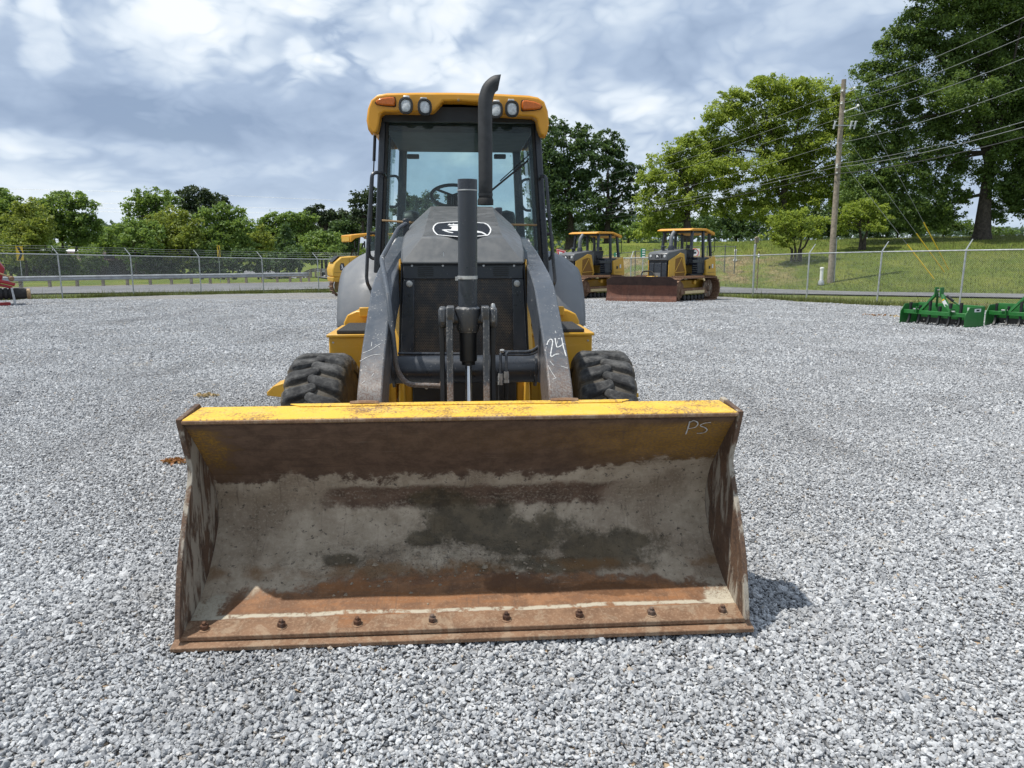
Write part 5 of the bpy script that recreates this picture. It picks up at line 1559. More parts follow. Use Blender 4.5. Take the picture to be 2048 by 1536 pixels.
x, y = gpt(1102, 40.2); root = empty('yield_sign', (x, y, ztf(x, y)), R(-12)); tag(root, 'red and white triangular yield sign, leaning, left of the open bulldozers', 'road sign')
root.rotation_euler = (0, R(13), R(-8))
lo, hi = sign_h(1117, 497, 517, 40.2); sign_post(root, hi - .1)
MB().prism([(u, 0, hi + w) for u, w in [(-.27, 0), (.27, 0), (.04, -.62), (-.04, -.62)]], (0, -.012, 0)).build('sign_plate', M['sign_red'], root)
MB().prism([(u, -.014, hi + w) for u, w in [(-.24, -.025), (.24, -.025), (.025, -.58), (-.025, -.58)]], (0, -.002, 0)).build('sign_border', M['white'], root)
MB().prism([(u, -.018, hi + w) for u, w in [(-.215, -.045), (.215, -.045), (.018, -.53), (-.018, -.53)]], (0, -.002, 0)).build('sign_band', M['sign_red'], root)
MB().prism([(u, -.022, hi + w) for u, w in [(-.11, -.115), (.11, -.115), (.0, -.38)]], (0, -.002, 0)).build('sign_centre', M['white'], root)
for px, yt, yb, D, lab, rows in ((1233, 505, 519, 51, 'small green sign with white lines, beside the left open bulldozer', 3), (1285, 497, 516, 53, 'taller green sign with white lines, left of the right bulldozer', 4)):
    x, y = gpt(px, D); root = empty('green_sign', (x, y, ztf(x, y)), R(-20)); tag(root, lab, 'sign')
    lo, hi = sign_h(px, yt, yb, D); sign_post(root, hi)
    w_ = .20 if rows == 3 else .17
    b = MB().box(-w_, w_, -.014, -.002, lo, hi).build('sign_plate', M['sign_green'], root)
    for k in range(rows):
        zz = hi - (k + .5) * (hi - lo) / rows
        MB().box(-w_ * .35, w_ * .8, -.017, -.0145, zz - .035, zz + .035).build('sign_text_line', M['white'], b)
x, y = gpt(1387, 44.8); root = empty('round_sign', (x, y, ztf(x, y)), R(-10)); tag(root, 'white sign with a red ring, seen through the canopy of the right bulldozer', 'road sign')
lo, hi = sign_h(1387, 497, 515, 44.8); sign_post(root, hi)
MB().box(-.3, .3, -.014, -.002, lo - .1, hi).build('sign_plate', M['white'], root)
mb = MB(); cz_ = (lo + hi) / 2 + .02
mb.tube([(.22 * math.cos(t), -.016, cz_ + .22 * math.sin(t)) for t in np.linspace(0, 6.283, 25)[:-1]], .022, 6, closed=True); mb.build('sign_ring', M['sign_red'], root)
MB().box(-.10, .10, -.018, -.0145, cz_ - .06, cz_ + .05).build('sign_symbol', M['decal_black'], root)

# marker posts, bird box, vent pipe on the bank
def stick(name, px, y_top, D, r_, mat, label, cat, extra=None):
    x, y = gpt(px, D); root = empty(name, (x, y, ztf(x, y))); tag(root, label, cat)
    h = sign_h(px, y_top, y_top, D)[1]
    MB().cyl((0, 0, -.1), (0, 0, h), r_, n=10).build('shaft', mat, root)
    if extra: extra(root, h)
    return root


stick('marker_post', 1469, 503, hitD(1469, 523), .07, M['white'], 'short white marker post at the end of the boundary fence', 'post',
      lambda r, h: (MB().lathe([(.1, 0), (.1, .12), (.05, .16)], (0, 0, h), (0, 0, 1), 12).build('post_cap', M['white'], r), MB().box(-.12, .12, -.1, .1, -.02, .12).build('post_foot', M['white'], r)))
stick('vent_pipe', 1643, 536, 46.5, .10, M['white'], 'white vent pipe in the grass left of the utility pole', 'pipe',
      lambda r, h: (MB().lathe([(.125, 0), (.125, .1), (.08, .13)], (0, 0, h - .08), (0, 0, 1), 14).build('pipe_cap', M['white'], r), MB().lathe([(.18, 0), (.18, .18), (.12, .3)], (0, 0, -.02), (0, 0, 1), 14).build('pipe_base', M['galv'], r)))
stick('bird_box_post', 1510, 484, 58, .035, M['wood'], 'bird box on a slim post above the fence corner', 'bird box',
      lambda r, h: (MB().box(-.13, .13, -.12, .12, h - .05, h + .28).build('bird_box', M['wood'], r), MB().prism([(-.17, -.16, h + .28), (.17, -.16, h + .28), (0, -.16, h + .42)], (0, .32, 0)).build('box_roof', M['wood'], r)))
stick('stake', 1515, 502, 44.5, .025, M['bolt_rust'], 'thin rusty stake with a white knob beside the fence corner post', 'stake',
      lambda r, h: MB().lathe([(.05, 0), (.06, .12), (.02, .2)], (0, 0, h - .35), (0, 0, 1), 10).build('stake_knob', M['white'], r))

# ------------------------------------------------------------------ utility pole, guys, wires
PX_, PD_ = 1664, 47.0
px0, py0 = gpt(1661, PD_)
zb = ztf(px0, py0)
pole = empty('utility_pole', (px0, py0, zb)); tag(pole, 'tall weathered wooden utility pole leaning right, carrying insulators and wires', 'utility pole')


def onD(px, py, D):
    r_ = ray(px, py); t = D / r_.y
    return Vector((r_.x * t, D, CAMH + r_.z * t))


topw = onD(1688, 159, PD_)
shaft_top = topw - Vector((px0, py0, zb))
MB().tube([(0, 0, -.3), tuple(shaft_top * .5), tuple(shaft_top)], .2, 14, rad=[.19, .165, .135]).build('shaft', M['wood'], pole)
MB().tube([(.22, -.05, 0), tuple(shaft_top * .22 + Vector((.20, -.05, 0)))], .04, 8).build('conduit', M['galv'], pole)
onpole = lambda py: shaft_top * ((onD(1680, py, PD_).z - zb) / shaft_top.z)
for py, dx in ((182, -.12), (207, -.12), (224, .10), (330, -.14), (335, -.14), (347, -.12)):
    q = onpole(py) + Vector((dx, -.17, 0))
    MB().lathe([(.03, -.06), (.07, -.05), (.05, 0), (.07, .05), (.03, .07)], q, (0, 0, 1), 10).build('insulator', M['white'], pole)
q = onpole(252)
MB().box(q.x - .55, q.x + .8, q.y - .22, q.y - .16, q.z - .03, q.z + .03).build('crossarm', M['galv'], pole)
for dx in (-.48, .50, .74):
    b = MB().cyl((q.x + dx - .05, q.y - .25, q.z - .22), (q.x + dx + .04, q.y - .25, q.z + .22), .055, n=10).build('fuse_cutout', M['galv'], pole)
    MB().box(q.x + dx - .02, q.x + dx + .12, q.y - .28, q.y - .22, q.z + .20, q.z + .25).build('cutout_cap', M['white'], b)
for py, lx in ((225, .9), (190, .6)):
    q = onpole(py); MB().tube([q, q + Vector((lx, -.1, .32))], .03, 8).build('bracket', M['white'] if py == 225 else M['galv'], pole)
    MB().lathe([(.05, 0), (.08, .06), (.03, .16)], q + Vector((lx, -.1, .30)), (0, 0, 1), 10).build('insulator', M['white'], pole)
# wires: left end further away, right end nearer the camera
WI = [((1098, 380), (1686, 181), (2120, 0), .011), ((1098, 392), (1684, 207), (2120, 42), .011), ((1098, 398), (1676, 238), (2120, 88), .011), ((1098, 430), (1672, 287), (2120, 148), .011),
      ((1098, 437), (1670, 328), (2120, 222), .012), ((1098, 441), (1669, 335), (2120, 234), .014), ((1098, 447), (1668, 348), (2120, 255), .022)]
labs = ['topmost wire of the utility pole', 'second wire from the top of the utility pole', 'third wire from the top of the utility pole, by the bracket', 'fourth wire from the top, below the fuse cutouts',
        'thin wire just above the thickest cable', 'middle wire of the lowest three on the pole', 'thickest black cable, lowest on the utility pole']
for (a, b, c, r_), lb in zip(WI, labs):
    A_, B_, C_ = onD(*a, 96), onD(*b, PD_ - .2), onD(*c, 24)
    sag = lambda P, Q, s: [P.lerp(Q, t) - Vector((0, 0, s * 4 * t * (1 - t))) for t in np.linspace(0, 1, 13)]
    w_ = MB().tube(sag(A_, B_, .55)[:-1] + sag(B_, C_, .22), r_, 5).build('power_wire', M['cable'] if r_ > .02 else M['wire'], None)
    tag(w_, lb, 'power wire', 'wires strung from the utility pole')
for (a, b, D1, g0), lb in zip([((1698, 165), (1900, 512), 45.5, .74), ((1700, 285), (1892, 510), 45.0, .70), ((1690, 330), (1872, 520), 43.5, .70)],
                              ['longest guy wire with yellow guard, rightmost at the ground', 'middle guy wire with yellow guard', 'lowest guy wire with yellow guard, leftmost at the ground']):
    P = onD(*a, PD_); Q = onD(*b, D1 + 1.5)
    Q.z = ztf(Q.x, Q.y) + .02
    gw = MB().tube([P, Q], .012, 5).build('guy_wire', M['wire'], None); tag(gw, lb, 'guy wire')
    MB().tube([P.lerp(Q, g0), Q], .035, 8).build('guy_guard', M['guy_yellow'], gw)
for k, (y0, y1) in enumerate(((378, 402), (402, 421), (412, 432), (419, 446))):
    P = [onD(-60, y0 - 2, 190), onD(330, y0 + 8, 188), onD(700, y1, 186), onD(900, y1 + 6, 184)]
    w_ = MB().tube(bez(P, 5), .028, 4).build('power_wire', M['wire'], None)
    tag(w_, ['highest', 'second', 'third', 'lowest'][k] + ' distant power line crossing the sky above the left trees', 'power wire', 'distant power lines over the left trees')

# ------------------------------------------------------------------ far buildings and car
bx, by = gpt(212, 104)
bd = empty('long_barn', (bx, by, -2.2)); tag(bd, 'long dark low building with pale roof behind the left trees', 'building')
MB().box(-9, 6, 0, 8, 0, 2.7).build('wall', M['dark_wall'], bd)
MB().prism([(-9.4, -.6, 2.7), (-9.4, 8.6, 2.7), (-9.4, 4, 3.9)], (15.8, 0, 0)).build('roof', M['blade_dark'], bd)
for k in range(5): MB().box(-8 + k * 2.7, -6.4 + k * 2.7, -.03, 0, .6, 2.0).build('window', M['black'], bd)
bx, by = gpt(128, 112)
bd = empty('white_roofed_house', (bx, by, -2.0)); tag(bd, 'building with a bright white roof glimpsed through the left trees', 'building')
MB().box(-7, 7, 0, 8, 0, 3.0).build('wall', M['dark_wall'], bd)
MB().prism([(-5.6, -.8, 3.0), (-5.6, 8.8, 3.0), (-5.6, 4, 4.0)], (9.2, 0, 0)).build('roof', M['roofing'], bd)
for k in range(3): MB().box(-5.5 + k * 4, -4 + k * 4, -.03, 0, 1, 2.2).build('window', M['black'], bd)

cxw, cyw = gpt(655, 98)
car = empty('car', (cxw, cyw, ztf(cxw, cyw) + .08), R(20)); tag(car, 'small white car on the distant side road, beside the cab bulldozer', 'car')
MB().prism([(-.85, q, w) for q, w in [(-2.2, .35), (-2.2, .8), (-1.9, .95), (-1.0, 1.02), (-.4, 1.55), (1.3, 1.6), (2.0, 1.1), (2.25, 1.0), (2.25, .35)]], (1.7, 0, 0)).build('body', M['white'], car, bevel=.08)
MB().hexa([(-.72, -.98, 1.06), (.72, -.98, 1.06), (.66, -.46, 1.5), (-.66, -.46, 1.5), (-.72, -1.0, 1.08), (.72, -1.0, 1.08), (.66, -.48, 1.52), (-.66, -.48, 1.52)]).build('windscreen', M['black'], car)
for sx in (-1, 1):
    MB().box(sx * .855, sx * .862, -.5, 1.5, 1.08, 1.45).build('side_window', M['black'], car)
    for q in (-1.4, 1.45): MB().lathe([(.33, -.1), (.34, 0), (.33, .1)], (sx * .78, q, .33), (1, 0, 0), 16).build('wheel', M['rubber'], car)
    MB().box(sx * .45, sx * .8, -2.23, -2.19, .65, .8).build('headlight', M['lens'], car)

# ------------------------------------------------------------------ bulldozers
def track(root, sx, x0, x1, ya, yb, h, mat):
    """track loop as one frame + separate shoes"""
    tr = empty('track', (0, 0, 0)); tr.parent = root
    r_ = h / 2
    path = []
    for t in np.linspace(90, 270, 9): path.append((ya + r_ * math.cos(R(t)) * 1.0, r_ + r_ * math.sin(R(t))))
    for t in np.linspace(270, 450, 9): path.append((yb + r_ * math.cos(R(t)), r_ + r_ * math.sin(R(t))))
    P = [Vector((0, a, b)) for a, b in path]
    tot = sum((P[(i + 1) % len(P)] - P[i]).length for i in range(len(P)))
    n_ = 46; step = tot / n_; d = 0; i = 0; acc = 0
    me0 = None
    for k in range(n_):
        target = k * step
        while acc + (P[(i + 1) % len(P)] - P[i]).length < target:
            acc += (P[(i + 1) % len(P)] - P[i]).length; i += 1
        a, b = P[i % len(P)], P[(i + 1) % len(P)]
        t = (b - a).normalized(); q = a + t * (target - acc)
        if me0 is None:
            m_ = MB().box(0, 1, -.077, .077, -.02, .02)
            m_.box(0, 1, -.055, -.03, -.075, -.0205)
            s_ = m_.build('track_shoe', mat, tr, smooth=0); me0 = s_.data
        else:
            s_ = link(bpy.data.objects.new('track_shoe', me0), tr)
        s_.scale = (x1 - x0, 1, 1)
        s_.location = (x0, q.y, q.z)
        s_.rotation_euler = (math.atan2(t.z, t.y), 0, 0)
    return tr


def bulldozer(px, D, rz, label, cab=False, s=1.0, blade=True, zoff=0.0):
    x, y = gpt(px, D)
    root = empty('bulldozer', (x, y, float(gz(x, y)) + zoff), rz)
    root.scale = (s, s, s)
    tag(root, label, 'bulldozer', 'bulldozers parked along the fence')
    Y_, G_ = M['dozer_yellow'], M['grey']
    X0, X1 = .56, 1.14
    for sx in (-1, 1):
        a, b = (X0, X1) if sx > 0 else (-X1, -X0)
        track(root, sx, a, b, -1.05, 1.15, .92, M['track_rust'])
        MB().hexa([(sx * .70, -1.0, .28), (sx * .98, -1.0, .28), (sx * .98, 1.0, .28), (sx * .70, 1.0, .28), (sx * .74, -.9, .52), (sx * .94, -.9, .52), (sx * .94, .8, .52), (sx * .74, .8, .52)]).build('track_frame', M['track_rust'] if not cab else Y_, root, bevel=.02)
        MB().box(sx * .945, sx * 1.0, -.7, .7, .30, .42).build('frame_guard', M['cream'] if not cab else Y_, root, bevel=.02)
        MB().lathe([(.0, -.07), (.10, -.07), (.14, -.04), (.30, -.05), (.36, -.03), (.36, .03), (.30, .05), (.14, .04), (.10, .09), (0, .09)], (sx * .86, 1.12, .47), (sx, 0, 0), 22).build('sprocket', M['cream'] if cab else M['side_rust'], root)
        MB().lathe([(.0, -.07), (.12, -.07), (.30, -.04), (.36, -.03), (.36, .03), (.30, .04), (.12, .07), (0, .07)], (sx * .86, -1.0, .46), (sx, 0, 0), 22).build('idler', M['cream'] if cab else M['track_rust'], root)
        for k in range(6):
            MB().lathe([(.10, -.08), (.10, .08)], (sx * .86, -.62 + k * .26, .15), (1, 0, 0), 12).build('track_roller', M['black'], root)
        MB().lathe([(.08, -.06), (.08, .06)], (sx * .86, .1, .74), (1, 0, 0), 12).build('carrier_roller', Y_, root)
    MB().box(-.55, .55, -1.0, 1.35, .42, .80).build('main_frame', Y_, root, bevel=.02)
    if not cab:
        # nose: dark grille, grey hood sloping up to the cab, yellow engine doors with a lattice
        MB().box(-.42, .42, -1.17, -1.02, .72, 1.62).build('grille', M['black'], root, bevel=.02)
        for xa, xb in ((-.40, -.20), (-.155, .155), (.20, .40)):
            MB().box(xa, xb, -1.19, -1.17, .76, 1.50).build('grille_bar', G_, root, bevel=.01)
        MB().box(-.14, .14, -1.20, -1.188, .80, 1.12).build('grille_centre', M['galv'] if False else M['fender'], root)
        MB().prism_x([(-1.22, 1.60), (-1.22, 1.86), (-1.12, 1.93), (.12, 2.06), (.12, 1.40), (-.9, 1.60)], -.46, .46).build('hood', M['hood_grey'], root, bevel=.03)
        for xx in (-.33, .33): MB().lathe([(.055, 0), (.045, .012)], (xx, -1.22, 1.77), (0, -1, 0), 14).build('headlight', M['lens'], root)
        e_ = MB().prism([(u, -1.226, 1.77 + w) for u, w in [(-.10, -.08), (.09, -.08), (.09, .02), (.03, .085), (-.03, .085), (-.10, .03)]], (0, -.004, 0)).build('emblem', M['decal_black'], root)
        MB().prism([(u, -1.231, 1.77 + w) for u, w in [(-.07, -.06), (-.04, -.02), (-.06, .05), (-.02, .03), (.0, .06), (.02, .01), (.075, -.055), (.03, -.03), (-.01, -.035)]], (0, -.003, 0)).build('leaping_deer', M['decal_white'], e_)
        MB().box(.10 + .06, .20 + .03, -1.226, -1.22, 1.70, 1.84).build('latch', M['black'], root)
        for sx in (-1, 1):
            dr = MB().prism([(sx * .465, q, w) for q, w in [(-1.15, .78), (-.05, .80), (.10, 1.1), (-.10, 1.86), (-.35, 1.90), (-1.15, 1.60)]], (sx * .035, 0, 0)).build('engine_door', Y_, root, bevel=.012)
            MB().prism([(sx * .501, q, w) for q, w in [(-.72, .95), (-.10, .95), (-.02, 1.12), (-.22, 1.72), (-.40, 1.74), (-.72, 1.66)]], (sx * .004, 0, 0)).build('door_grille', flat('amber_mesh' + str(sx), (0.22, 0.11, 0.02), .7, 0, .3, 80), dr)
            for a_, b_ in (((-.74, 1.12), (-.02, 1.14)), ((-.72, 1.16), (-.30, 1.70)), ((-.30, 1.70), (.0, 1.10))):
                MB().tube([(sx * .508, *a_), (sx * .508, *b_)], .018, 6).build('door_brace', Y_, dr)
        ex_ = fillet([(.0, -.32, 1.95), (.0, -.32, 2.55), (.0, -.10, 2.76)], .2, 5)
        MB().tube(ex_, .075, 14).build('exhaust_pipe', M['fender'], root)
        MB().lathe([(.12, 0), (.12, .18), (.09, .24)], (0, -.32, 1.95), (0, 0, 1), 14).build('exhaust_base', M['grey'], root)
        MB().lathe([(.05, 0), (.05, .12), (.12, .14), (.12, .18), (.03, .2)], (-.2, -.55, 1.98), (0, 0, 1), 14).build('air_intake', M['grey'], root)
        # canopy on posts
        for sx in (-1, 1):
            for (y0, y1, w0) in ((.02, .12, 2.0), (.95, .90, 1.2), (1.48, 1.36, 1.75)):
                MB().hexa([(sx * .64, y0, w0), (sx * .74, y0, w0), (sx * .74, y0 + .10, w0), (sx * .64, y0 + .10, w0), (sx * .60, y1, 2.78), (sx * .70, y1, 2.78), (sx * .70, y1 + .10, 2.78), (sx * .60, y1 + .10, 2.78)]).build('canopy_post', G_, root, bevel=.015)
            MB().box(sx * .68, sx * .72, .2, 1.5, 1.50, 1.62).build('arm_rail', G_, root, bevel=.01)
            MB().tube(fillet([(sx * .72, 1.5, 2.5), (sx * .86, 1.52, 2.5), (sx * .86, 1.52, 1.95), (sx * .72, 1.5, 1.9)], .05, 4), .014, 6).build('grab_rail', M['black'], root)
        MB().prism([(-.80, q, w) for q, w in [(-.18, 2.76), (-.18, 2.80), (.05, 2.86), (1.0, 2.86), (1.62, 2.72), (1.62, 2.60), (1.0, 2.78)]], (1.6, 0, 0)).build('canopy', M['roof_yellow'], root, bevel=.02)
        MB().box(-.66, .66, .0, 1.45, 2.70, 2.755).build('canopy_lining', M['black'], root)
        MB().tube(fillet([(.55, -.08, 2.0), (.55, -.02, 2.55), (.15, -.02, 2.6), (-.55, -.02, 2.6), (-.55, -.08, 2.0)], .15, 4), .022, 6).build('front_bar', M['black'], root)
        MB().lathe([(.05, 0), (.06, .16), (.03, .18)], (-.3, .05, 2.55), (0, 0, -1), 10).build('work_lamp', M['black'], root)
        # operator platform
        MB().box(-.70, .70, .14, 1.0, .98, 1.06).build('platform', M['black'], root, bevel=.01)
        for sx in (-1, 1):
            MB().box(sx * .44, sx * .71, .55, 1.4, 1.06, 1.72).build('console', flat('navy_panel' + str(sx), (0.018, 0.024, 0.04), .4), root, bevel=.03)
            for k in range(4): MB().box(sx * .70, sx * .713, .20, .52, 1.14 + k * .08, 1.17 + k * .08).build('step_slot', M['black'], root)
        MB().box(-.35, .35, .12, .18, 1.06, 1.75).build('bulkhead', M['black'], root)
        MB().box(-.25, .25, .55, .98, 1.40, 1.52).build('seat', M['seat'], root, bevel=.04)
        MB().prism_x([(.92, 1.50), (.84, 1.5), (.98, 2.05), (1.06, 2.05)], -.24, .24).build('backrest', M['seat'], root, bevel=.03)
        MB().prism_x([(.98, 2.06), (.96, 2.22), (1.03, 2.22), (1.06, 2.06)], -.15, .15).build('headrest', M['seat'], root, bevel=.02)
        for xx in (-.35, .35):
            MB().tube([(xx, .45, 1.5), (xx, .38, 1.85)], .025, 6).build('lever', M['black'], root)
            MB().box(xx - .08, xx + .08, .42, .75, 1.66, 1.74).build('armrest', M['black'], root, bevel=.02)
        # rear tank
        MB().hexa([(-.80, 1.08, .98), (.80, 1.08, .98), (.72, 2.0, .94), (-.72, 2.0, .94), (-.80, 1.05, 1.60), (.80, 1.05, 1.60), (.72, 1.85, 1.78), (-.72, 1.85, 1.78)]).build('rear_tank', Y_, root, bevel=.035)
        for sx in (-1, 1):
            MB().box(sx * .788, sx * .80, 1.28, 1.38, 1.25, 1.37).build('tank_decal', M['decal_black'], root)
            MB().box(sx * .772, sx * .784, 1.52, 1.62, 1.28, 1.44).build('tank_emblem', M['decal_white'], root)
            MB().box(sx * .795, sx * .803, 1.2, 1.7, 1.10, 1.112).build('tank_seam', M['black'], root)
        MB().box(-.25, .25, 1.3, 1.75, .70, .98).build('rear_frame', Y_, root, bevel=.02)
        for sx in (-1, 1):
            MB().cyl((sx * .56, -.95, .80), (sx * .56, -.2, .86), .05, n=12).build('lift_cylinder', M['black'], root)
            MB().cyl((sx * .56, -1.6, .74), (sx * .56, -.95, .80), .028, n=10).build('cylinder_rod', M['chrome'], root)
        MB().tube(bez([(-.35, -1.75, .9), (-.5, -1.5, 1.14), (-.2, -1.3, 1.16), (.1, -1.45, .95), (.2, -1.6, .92)], 5), .03, 8).build('hose', M['rubber'], root)
        MB().box(-.25, .05, -1.6, -1.2, .75, .99).build('c_frame_top', Y_, root, bevel=.02)
    else:
        # newer machine seen from the left front: rounded yellow nose, glazed cab
        MB().prism_x([(-1.75, .92), (-1.78, 1.25), (-1.66, 1.55), (-1.36, 1.80), (-.3, 1.86), (-.3, .92), (-1.2, .86)], -.52, .52).build('hood', Y_, root, bevel=.05)
        MB().prism_x([(-1.69, 1.56), (-1.42, 1.82), (-1.1, 1.835), (-1.12, 1.86), (-1.46, 1.845), (-1.73, 1.57)], -.32, .32).build('hood_stripe', M['black'], root, bevel=.01)
        for sx in (-1, 1):
            e_ = MB().prism([(sx * .522, -1.33 + a, 1.36 + b) for a, b in [(-.10, -.16), (.10, -.16), (.11, .0), (.08, .16), (-.06, .17), (-.11, .02)]], (sx * .004, 0, 0)).build('emblem', M['decal_black'], root)
            MB().prism([(sx * .528, -1.33 + a, 1.36 + b) for a, b in [(-.06, -.12), (-.02, -.02), (-.05, .12), (-.01, .08), (.01, .12), (.02, .02), (.07, -.12), (.0, -.06)]], (sx * .003, 0, 0)).build('leaping_deer', M['decal_white'], e_)
            MB().box(sx * .523, sx * .528, -.78, -.70, 1.42, 1.54).build('decal', M['decal_black'], root)
            MB().box(sx * .521, sx * .525, -1.0, -.99, .95, 1.75).build('panel_seam', M['black'], root)
            MB().box(sx * .521, sx * .525, -1.7, -.99, 1.10, 1.11).build('panel_seam', M['black'], root)
        MB().hexa([(-.50, -1.75, .70), (.50, -1.75, .70), (.50, -.5, .62), (-.50, -.5, .62), (-.52, -1.78, .90), (.52, -1.78, .90), (.52, -.5, .88), (-.52, -.5, .88)]).build('nose_guard', Y_, root, bevel=.03)
        cabg = MB().box(-.72, .72, -.2, 1.25, .95, 1.45).build('cab_base', M['grey'], root, bevel=.04)
        for sx in (-1, 1):
            for (q0, q1) in ((-.32, -.12), (.35, .35), (1.2, 1.1)):
                MB().hexa([(sx * .68, q0, 1.4), (sx * .76, q0, 1.4), (sx * .76, q0 + .12, 1.4), (sx * .68, q0 + .12, 1.4), (sx * .66, q1, 2.72), (sx * .74, q1, 2.72), (sx * .74, q1 + .12, 2.72), (sx * .66, q1 + .12, 2.72)]).build('cab_pillar', M['grey'], root, bevel=.02)
            wg = MB(); wg.add([(sx * .735, -.25, 1.42), (sx * .735, 1.2, 1.42), (sx * .70, 1.12, 2.7), (sx * .70, -.08, 2.7)], [(0, 1, 2, 3)]); wg.build('side_window', M['glass'], root)
            MB().box(sx * .745, sx * .775, .30, .36, 1.75, 1.95).build('door_handle', M['black'], root, bevel=.01)
            MB().box(sx * .70, sx * .80, -.36, -.30, 2.2, 2.5).build('mirror', M['black'], root, bevel=.02)
            MB().lathe([(.05, 0), (.06, .03), (.04, .05)], (sx * .70, -.30, 2.74), (0, -1, 0), 12).build('work_lamp', M['lens'], root)
        wg = MB(); wg.add([(-.68, -.28, 1.45), (.68, -.28, 1.45), (.66, -.1, 2.7), (-.66, -.1, 2.7)], [(0, 1, 2, 3)]); wg.build('windshield', M['glass'], root)
        MB().box(-.6, .6, .3, 1.1, 1.3, 2.5).build('cab_interior', M['black'], root, bevel=.1)
        MB().prism([(-.80, q, w) for q, w in [(-.95, 2.45), (-.98, 2.78), (-.25, 2.86), (1.3, 2.88), (1.35, 2.74), (-.25, 2.74), (-.75, 2.62)]], (1.6, 0, 0)).build('cab_roof', M['roof_yellow'], root, bevel=.04)
        MB().prism([(-.60, q, w) for q, w in [(-.985, 2.5), (-.985, 2.7), (-.975, 2.7), (-.975, 2.5)]], (1.2, 0, 0)).build('roof_vent', M['dozer_yellow'], root)
        MB().tube([(-.6, -.6, 1.85), (-.3, -.55, 2.15), (.0, -.5, 1.9)], .03, 6).build('hose', M['black'], root)
    if blade:
        W_ = 1.36
        bl = empty('blade', (0, 0, 0)); bl.parent = root
        cb, sb = math.cos(R(27)), math.sin(R(27)); bl.rotation_euler = (0, 0, R(27)); bl.location = (-sb * 1.70, -2.22 + cb * 1.70, 0)
        cv = [(-1.80, .0), (-1.72, .20), (-1.70, .42), (-1.74, .68), (-1.84, .92), (-1.90, .99), (-1.84, 1.0), (-1.70, .9), (-1.62, .45), (-1.66, .05)]
        MB().prism_x([(-1.79, .14), (-1.72, .24), (-1.70, .42), (-1.735, .66), (-1.62, .66), (-1.62, .3), (-1.66, .14)], -W_, W_).build('blade_face', M['blade_rust'], bl, bevel=.006)
        m_ = MB(); m_.prism([(u, 0, w) for u, w in [(-W_, .66), (W_, .66), (W_, .86), (W_ * .80, 1.0), (-W_ * .80, 1.0), (-W_, .86)]], (0, .05, 0))
        for i_, v_ in enumerate(m_.v): m_.v[i_] = (v_[0], v_[1] - 1.735 - (v_[2] - .66) * .42, v_[2])
        m_.build('blade_top', M['blade_dark'], bl, bevel=.006)
        MB().hexa([(-W_ - .01, -1.86, -.02), (W_ + .01, -1.86, -.02), (W_ + .01, -1.70, -.02), (-W_ - .01, -1.70, -.02), (-W_ - .01, -1.81, .15), (W_ + .01, -1.81, .15), (W_ + .01, -1.70, .15), (-W_ - .01, -1.70, .15)]).build('cutting_edge', M['edge_rust'] if False else M['blade_rust'], bl, bevel=.004)
        for sx in (-1, 1):
            MB().hexa([(sx * .5, -1.7, .30), (sx * .62, -1.7, .30), (sx * .55, -.5, .35), (sx * .43, -.5, .35), (sx * .5, -1.7, .50), (sx * .62, -1.7, .50), (sx * .55, -.5, .5), (sx * .43, -.5, .5)]).build('push_arm', Y_, root, bevel=.01)
    return root


bulldozer(1348, 30.4, R(-46), 'yellow bulldozer with open canopy and full rusty blade, right of the other open one', s=.985)
bulldozer(1168, 33.6, R(-46), 'yellow bulldozer with open canopy half hidden behind the loader fender', s=1.0)
bulldozer(736, 35.3, R(-62), 'yellow bulldozer with glazed cab partly hidden behind the left of the loader', cab=True, s=1.0, blade=False)

